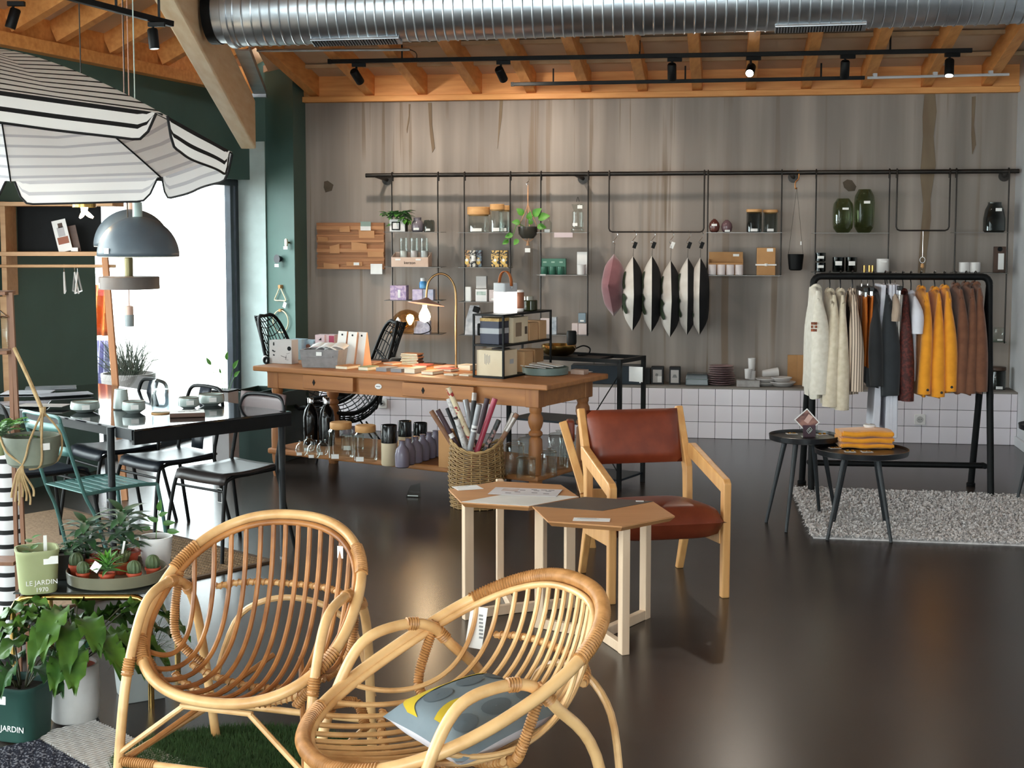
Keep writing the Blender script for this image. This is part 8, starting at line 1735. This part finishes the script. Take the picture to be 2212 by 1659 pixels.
# round tray with little plants
tc_ = bp(253, 1258, 5.08); t = thing('plant_tray', 'round olive grey ceramic tray holding cacti and seedlings', 'tray', tc_); tr_ = 107 * kk(5.08); mm = MB(); mm.lathe([(tr_ * .93, 0), (tr_ * .98, .006), (tr_, .045), (tr_ * .985, .048), (tr_ * .965, .044), (tr_ * .95, .012), (.001, .01)], 52); mm.build('tray', M('olive_grey_glaze', '6c6a58', .3, 0, '7a7662', 5), t)
ZT2 = ZP + .0115
def mini(px, py, Y, kind, label, r=.024, s=1.0):
    p = at_y(px, py, Y); t = thing('potted_' + kind, label, 'potted plant', V((p.x, Y, ZT2)), 0, 'small plants in the round tray'); h_ = .042 * s; r = r * s
    mm = MB(); mm.lathe([(r * .72, 0), (r * .95, h_ * .8), (r * 1.08, h_ * .8), (r * 1.08, h_), (r * .95, h_), (r * .9, h_ * .85), (.001, h_ * .85)], 18); mm.build('terracotta_pot', MTERR, t); mm = MB()
    if kind == 'cactus':
        R_ = r * .95; n = 20; rings = [[V((R_ * math.sin(a) * (1 + .08 * math.cos(10 * b)) * math.cos(b), R_ * math.sin(a) * (1 + .08 * math.cos(10 * b)) * math.sin(b), h_ * .85 + R_ * .9 - R_ * 1.15 * math.cos(a))) for b in [2 * PI * k / 40 for k in range(40)]] for a in [PI * (.25 + .72 * i / 9) for i in range(10)]]; mm.loft(rings); mm.build('cactus_body', M('cactus_green', '46583a', .6, 0, '5d6b4a', 30), t)
    elif kind == 'rosette':
        for i in range(34): a = i * 2.4; e = .2 + 1.1 * (i / 34); leaf_into(mm, (0, 0, h_ + .004 + .0009 * i), (math.cos(a) * math.cos(e), math.sin(a) * math.cos(e), math.sin(e)), (0, 0, 1), .082 * s * (1 - .3 * i / 34), .016, .45, .2, 4)
        mm.build('leaves', MLEAF, t); box_part('price_label', t, (-.03, -.035, h_ + .03), (.03, .002, .035), MTAG, ry=.6)
    elif kind == 'jade':
        for i in range(60): a = i * 2.4; z = h_ + .1 * s * (i / 60); e = random.Random(i).uniform(-.1, .7); leaf_into(mm, (.016 * math.cos(a), .016 * math.sin(a), z), (math.cos(a) * math.cos(e), math.sin(a) * math.cos(e), math.sin(e)), (0, 0, 1), .062 * s, .036, .4, .1, 5)
        mm.tube([V((0, 0, h_ * .8)), V((0, 0, h_ + .1 * s))], .006, 6); mm.build('leaves', MLEAFD, t)
    elif kind == 'cluster':
        for i in range(12): a = i * 2.4; d = V((.5 * math.cos(a), .5 * math.sin(a), .9)); b0 = V((.01 * math.cos(a), .01 * math.sin(a), h_ * .8)); mm.tube([b0, b0 + d * .02, b0 + d * .042, b0 + d * .05], [.005, .0075, .006, .002], 8)
        mm.build('fingers', M('olive_finger_green', '6b7048', .55, 0, '59603c', 9), t)
    if kind in ('cluster', 'jade'): box_part('plant_stick', t, (.012, -.01, h_ + .05 * s), (.008, .0016, .05), MTAG, ry=.2)
    return t
mini(180, 1245, 4.98, 'cactus', 'little ribbed cactus at the left front of the tray'); mini(232, 1250, 4.955, 'rosette', 'bright green rosette plant at the front of the tray', .026, 1.1); mini(290, 1243, 4.98, 'cactus', 'round cactus right of the bright rosette', .026); mini(330, 1228, 5.06, 'cactus', 'round cactus at the right edge of the tray', .027); mini(165, 1232, 5.07, 'cactus', 'tall cactus behind the left front one', .022, 1.2); mini(262, 1215, 5.13, 'cluster', 'cluster of finger succulents in the middle of the tray', .028, 1.1); mini(190, 1205, 5.17, 'jade', 'dark glossy jade plant at the back left of the tray', .034, 1.35); mini(270, 1195, 5.21, 'jade', 'taller leafy jade plant at the back of the tray', .034, 1.6)
# white ribbed pot with sprout
c = bp(338, 1226, 5.27); t = thing('ribbed_pot', 'white ribbed pot with a thin leafy sprout beside the tray', 'potted plant', c); h = at_y(338, 1158, 5.27).z - ZP; r = 36 * kk(5.27); prof = [(r * .75, 0)] + [(r * (.8 + .2 * i / 18) + (.0012 if i % 2 else -.0008), h * (i + .5) / 19.5) for i in range(19)] + [(r, h), (r * .93, h), (r * .9, h - .02), (.001, h - .02)]
mm = MB(); mm.lathe(prof, 36); mm.build('pot', MWCER, t, ang=70); mm = MB(); mm.lathe([(r * .88, h - .02), (.001, h - .015)], 20); mm.build('soil', MSOIL, t); mm = MB()
for (x, z, ax, l_) in ((-.02, .03, -1.2, .05), (.01, .06, -.9, .045), (.015, .1, .1, .05), (.03, .05, 1.3, .05), (.045, .02, 1.6, .05), (.015, .08, .8, .04)): leaf_into(mm, (x, 0, h + z), (math.sin(ax), -.25, .5 * math.cos(ax)), (0, -1, .3), l_, l_ * .45, .4)
mm.tube(bez([V((0, 0, h - .02)), V((.005, 0, h + .05)), V((.015, 0, h + .1))], 4), .0018, 5); mm.build('sprout', MLEAFM, t)
# big calathea in white pot, teal lettered pot, grey planter
def calathea(t, zb, n, R_, L0, seed, wd=.1, m_=None, lo_=.1):
    r = random.Random(seed); st = MB()
    for i in range(n):
        a = i * 2.4 + r.uniform(-.3, .3); e = r.uniform(.75, 1.3) if i > n // 3 else r.uniform(.35, .7); l1 = L0 * r.uniform(.7, 1.15); d = V((math.cos(a) * math.cos(e), math.sin(a) * math.cos(e), math.sin(e))); b0 = V((.02 * math.cos(a), .02 * math.sin(a), zb)); b1 = b0 + d * l1; st.tube(bez([b0, b0 + d * l1 * .5 + V((0, 0, .02)), b1], 3), .003, 5)
        ll = R_ * r.uniform(.8, 1.2); ww_ = wd * r.uniform(.8, 1.15); mm = MB(); hd = V((math.cos(a), math.sin(a), .15)); side = V((-math.sin(a), math.cos(a), 0)); N_ = 12
        vs = []
        for j in range(N_ + 1):
            s_ = j / N_; w = ww_ * math.sin(PI * min(.985, .06 + .93 * s_)) ** .75; c_ = b1 + hd * ll * s_ * (1 - .1 * s_) + V((0, 0, -ll * .75 * s_ * s_ + .04 * s_)); wav = .016 * math.sin(j * 2.2)
            vs += [c_ - side * w / 2 + V((0, 0, .012 + wav)), c_ - side * w / 4 + V((0, 0, .01)), c_, c_ + side * w / 4 + V((0, 0, .01)), c_ + side * w / 2 + V((0, 0, .012 - wav))]
        mm.add(vs, [(j * 5 + q_, j * 5 + q_ + 1, j * 5 + q_ + 6, j * 5 + q_ + 5) for j in range(N_) for q_ in range(4)]); mm.build('leaf', m_ or MCAL, t, ang=60)
    st.build('stems', M('brown_green_stem', '3a3a22', .6), t)
MCAL = M('calathea_green', '4c7026', .4, 0, '2f5220', 12, lo=.3, hi=.7)
p = at_z(148, 1572); t = thing('potted_calathea', 'big wavy-leaved calathea in a rough white pot', 'potted plant', V((p.x, p.y + .08, .005))); h = .2; r = 53 * kk(p.y + .05)
mm = MB(); mm.lathe([(r * .88, 0), (r * .97, .008), (r, h * .3), (r, h), (r * .9, h), (r * .88, h - .03)], 34); mm.build('pot', M('rough_white_plaster', 'c2bfbd', .85, 0, 'b3b0ad', 9, bump=.5, bdist=.01), t, ang=60); mm = MB(); mm.lathe([(r * .9, h - .02), (r * .9, h - .012), (.001, h - .01)], 20); mm.build('inner_pot', MTERR, t); calathea(t, h, 32, .23, .2, 4, .085); box_part('plant_label', t, (.04, -.05, h + .05), (.05, .002, .1), M('green_label_print', '3f7a5c', .5, 0, 'd6e0da', 25, lo=.5, hi=.56), ry=.1)
p = at_z(30, 1612); t = thing('lettered_pot', 'dark teal rounded square pot with white lettering and green leaves', 'plant pot', V((p.x, p.y + .09, .005)), -.3); w = .175; h = .19; mm = MB(); mm.loft([[V((x * w * s_, y * w * s_, z)) for x, y in q] for s_, z in ((.82, 0), (.87, .008), (1, h * .92), (1.03, h * .93), (1.03, h), (.95, h), (.92, h - .03))]); mm.build('pot', M('dark_teal_clay', '27463f', .55, 0, '2c4d45', 7), t, ang=60); mm = MB(); mm.prism([(x * w * .92, y * w * .92) for x, y in q], h - .035, h - .025); mm.build('soil', MSOIL, t)
text_mesh('lettering', 'LE JARDIN', .028, MPAPER, t, (.0, -w * .46, h * .26), (PI / 2 - .07, 0, 0)); box_part('price_label', t, (-.02, -w * .495, h * .8), (.04, .0015, .035), MTAG, rx=-.07); calathea(t, h - .02, 12, .15, .11, 12, .075, MLEAFD)
p = at_z(292, 1518); t = thing('grass_planter', 'pale grey square planter with fine grass behind the calathea', 'planter', V((p.x, p.y + .08, 0)), .5); h = .165; mm = MB(); mm.loft([[V((x * .085 * s_, y * .085 * s_, z)) for x, y in ((-1, -1), (1, -1), (1, 1), (-1, 1))] for s_, z in ((.85, 0), (1, h), (.93, h), (.9, h - .02))]); mm.build('pot', M('pale_grey_zinc', '8f9290', .6, 0, '858886', 6), t, bevel=.003, smooth=False); mm = MB(); rr = random.Random(6)
for i in range(170): a = rr.uniform(0, 2 * PI); e = rr.uniform(.3, 1.45); l_ = rr.uniform(.08, .24); d = V((math.cos(a) * math.cos(e), math.sin(a) * math.cos(e), math.sin(e))); b0 = V((rr.uniform(-.05, .05), rr.uniform(-.05, .05), h - .02)); s_ = V((-math.sin(a), math.cos(a), 0)) * .002; mm.add([b0 - s_, b0 + s_, b0 + d * l_ * .6 + s_, b0 + d * l_ * .6 - s_, b0 + d * l_ + V((0, 0, -.25 * l_))], [(0, 1, 2, 3), (3, 2, 4)])
o = mm.build('grass_blades', MLEAFD, t); o['kind'] = 'stuff'
# rugs on the floor in front
def rug(pts, label, name, m_, th=.006, rows=None, rm=None):
    P = [at_z(*q_) for q_ in pts]; c = sum(P, V()) / len(P); t = thing(name, label, 'rug', c); mm = MB(); mm.prism([((q_ - c).x, (q_ - c).y) for q_ in P], 0, th); mm.build('weave', m_, t, smooth=False)
    if rows:
        mm = MB(); A, B, C_, D_ = [q_ - c for q_ in P]
        for i in range(rows):
            f = (i + .5) / rows; mm.tube([(A * (1 - f) + D_ * f) * (1 - g) + (B * (1 - f) + C_ * f) * g + V((0, 0, th + .001 + .0015 * math.sin(g * 40 + i))) for g in [j / 16 for j in range(17)]], .0042, 5)
        o = mm.build('woven_cords', rm or m_, t); o['kind'] = 'stuff'
    return t
rug([(70, 1590), (205, 1560), (400, 1650), (260, 1700)], 'white ribbed runner rug on the floor beside the rattan chair', 'runner_rug', M('white_cotton_cord', 'c9c6c4', .9, 0, 'bdbab8', 30), .006, 34)
rug([(-60, 1632), (84, 1602), (262, 1702), (60, 1760)], 'dark blue grey woven rug at the lower left corner', 'woven_rug', M('navy_fleck_weave', '2b2d3a', .95, 0, '8a8c96', 130, lo=.52, hi=.6, bump=.4), .006, 40, M('navy_fleck_weave'))
c = at_z(520, 1640); t = thing('grass_mat', 'green artificial grass mat under the rattan chair', 'rug', c); mm = MB(); mm.lathe([(.36, 0), (.36, .006), (.001, .006)], 40, sx=1.15, sy=.8); MGR = M('turf_green', '2f4a1c', .8, 0, '22380f', 30); mm.build('backing', MGR, t); mm = MB(); rr = random.Random(21)
for i in range(14000): a = rr.uniform(0, 2 * PI); q_ = math.sqrt(rr.random()); x, y = .42 * q_ * math.cos(a), .295 * q_ * math.sin(a); an = rr.uniform(0, 6.28); l_ = rr.uniform(.014, .03); mm.add([(x - .0015, y, .004), (x + .0015, y, .004), (x + .01 * math.cos(an), y + .01 * math.sin(an), l_)], [(0, 1, 2)])
o = mm.build('blades', MGR, t, smooth=False); o['kind'] = 'stuff'
# wooden plant stand at the left edge, hanging bowl planter, striped column
SY_ = 5.15; p0 = at_y(24, 632, SY_); t = thing('plant_stand', 'slim brown wooden plant stand cut by the left edge of the view', 'plant stand', V((p0.x, SY_, 0))); MST = wood('brown_stained_wood', '8a5e42', '724b34', 4, 2, .5)
for dx_, dy in ((0, 0), (-.045, .1), (-.34, 0), (-.385, .1)): mm = MB(); mm.bar(V((dx_, dy, p0.z)), V((dx_ + (.028 if dx_ == 0 else 0), dy, 0)), .014, .014); mm.build('post', MST, t, smooth=False)
for py in (634, 762, 978, 1218): z = at_y(20, py, SY_).z; box_part('shelf_board', t, (-.19, .05, z), (.34, .11, .014), MST, .002)
p = at_y(8, 750, SY_ + .1); t = thing('storage_jar', 'clear textured glass jar on the plant stand at the left edge', 'jar', V((p.x - .01, SY_ + .1, at_y(20, 762, SY_).z + .0085))); mm = MB(); mm.lathe([(.03, 0), (.036, .008), (.036, .1), (.03, .115)], 24, cap=False); mm.build('glass', GCLR, t); mm = MB(); mm.tube([V((.036 * math.cos(a), .036 * math.sin(a), .118 + .0 * a)) for a in [2 * PI * k_ / 20 for k_ in range(20)]], .003, 6, closed=True); mm.tube(bez([V((.034, -.01, .12)), V((.0, -.04, .16)), V((-.03, -.03, .2))], 5), .003, 6); mm.build('wire_clasp', MCHROME, t)
c = at_y(70, 1005, 5.0); zr = at_y(70, 940, 5.0).z; t = thing('hanging_planter', 'mottled grey green bowl hung in knotted jute cords from the plant stand', 'hanging planter', V((c.x, 5.0, c.z))); H_ = zr - c.z; r = 61 * kk(5.0); mm = MB(); mm.lathe([(r * .7, 0), (r * .85, .012), (r, H_ * .75), (r * 1.0, H_), (r * .92, H_), (r * .88, H_ * .5), (.001, .03)], 36); mm.build('bowl', M('mottled_grey_green', '5d6256', .5, 0, '7a7f70', 7), t); MJUTE = M('jute_cord', 'b59a72', .9, 0, '9f835b', 40, bump=.4)
kn = at_y(92, 888, 5.0) - V((c.x, 5.0, c.z)); top = at_y(31, 752, 5.1) - V((c.x, 5.0, c.z)); mm = MB(); mm.tube(bez([top, top.lerp(kn, .5) + V((.004, 0, -.004)), kn], 6), .0075, 7); mm.tube([kn + V((0, 0, -.02)), kn + V((0, 0, .015))], [.009, .013], 8)
for a in (.2, -.9, 1.6): mm.tube(bez([kn, V((r * math.cos(a), r * math.sin(a), H_)), V((r * .86 * math.cos(a), r * .86 * math.sin(a), .015)), V((0, -.03, -.01))], 6), .0042, 6)
k2 = V((-.005, -r * .82, H_ * .15)); mm.tube(bez([kn, V((.03, -r * 1.0, H_)), V((.015, -r * 1.02, H_ * .5)), k2], 6), .0042, 6); mm.tube(bez([k2, V((-.06, -r * .85, H_ * .55)), V((-.1, -r * .4, H_))], 5), .004, 6)
for i in range(7): mm.tube(bez([k2, k2 + V((-.02 + .004 * i, -.005, -.03)), k2 + V((-.04 + .011 * i, .004 * i, -.09 - .012 * (i % 3))), k2 + V((-.045 + .012 * i, .004 * i, -.12 - .015 * (i % 3)))], 4), .004, 5)
mm.build('jute_cords', MJUTE, t); box_part('price_label', t, (.075, -r * .72, H_ * .72), (.03, .002, .024), MTAG, rz=.7)
p = at_y(-8, 935, 5.05); t = thing('potted_fern', 'bright green fern cut by the left edge of the view', 'potted plant', V((p.x, 5.05, at_y(20, 978, SY_).z + .008))); mm = MB(); mm.lathe([(.03, 0), (.04, .06), (.035, .06), (.001, .05)], 18); mm.build('pot', MPG, t); rr = random.Random(3)
mm = MB()
for i in range(15):
    a = -1.2 + 2.6 * i / 14 + rr.uniform(-.2, .2); e = rr.uniform(.3, 1.1); L_ = rr.uniform(.12, .19); d = V((math.cos(a) * math.cos(e), math.sin(a) * math.cos(e), math.sin(e)))
    for j in range(9): s_ = j / 9; b_ = V((0, 0, .06)) + d * L_ * s_ + V((0, 0, -.07 * s_ * s_)); sd_ = V((-math.sin(a), math.cos(a), .1)); [leaf_into(mm, b_, d * .7 + sd_ * q_, (0, 0, 1), .045 * (1 - s_ * .8), .018, .3, .1, 3) for q_ in (-1, 1)]
mm.build('fronds', MLEAF, t)
p = at_y(26, 1390, 5.5); pt_ = at_y(26, 985, 5.5); t = thing('striped_column', 'black and white striped fabric column behind the plant stand', 'striped column', V((p.x, 5.5, 0))); mm = MB(); H_ = pt_.z; mm.lathe([(.055, 0), (.058, .02), (.06, .2), (.055, H_ * .6), (.05, H_ - .02), (.046, H_)], 30); mm.build('fabric_tube', stripes('black_white_bands', 'e3e1e2', '0f0f10', 2, 17.5, .32, .8), t)
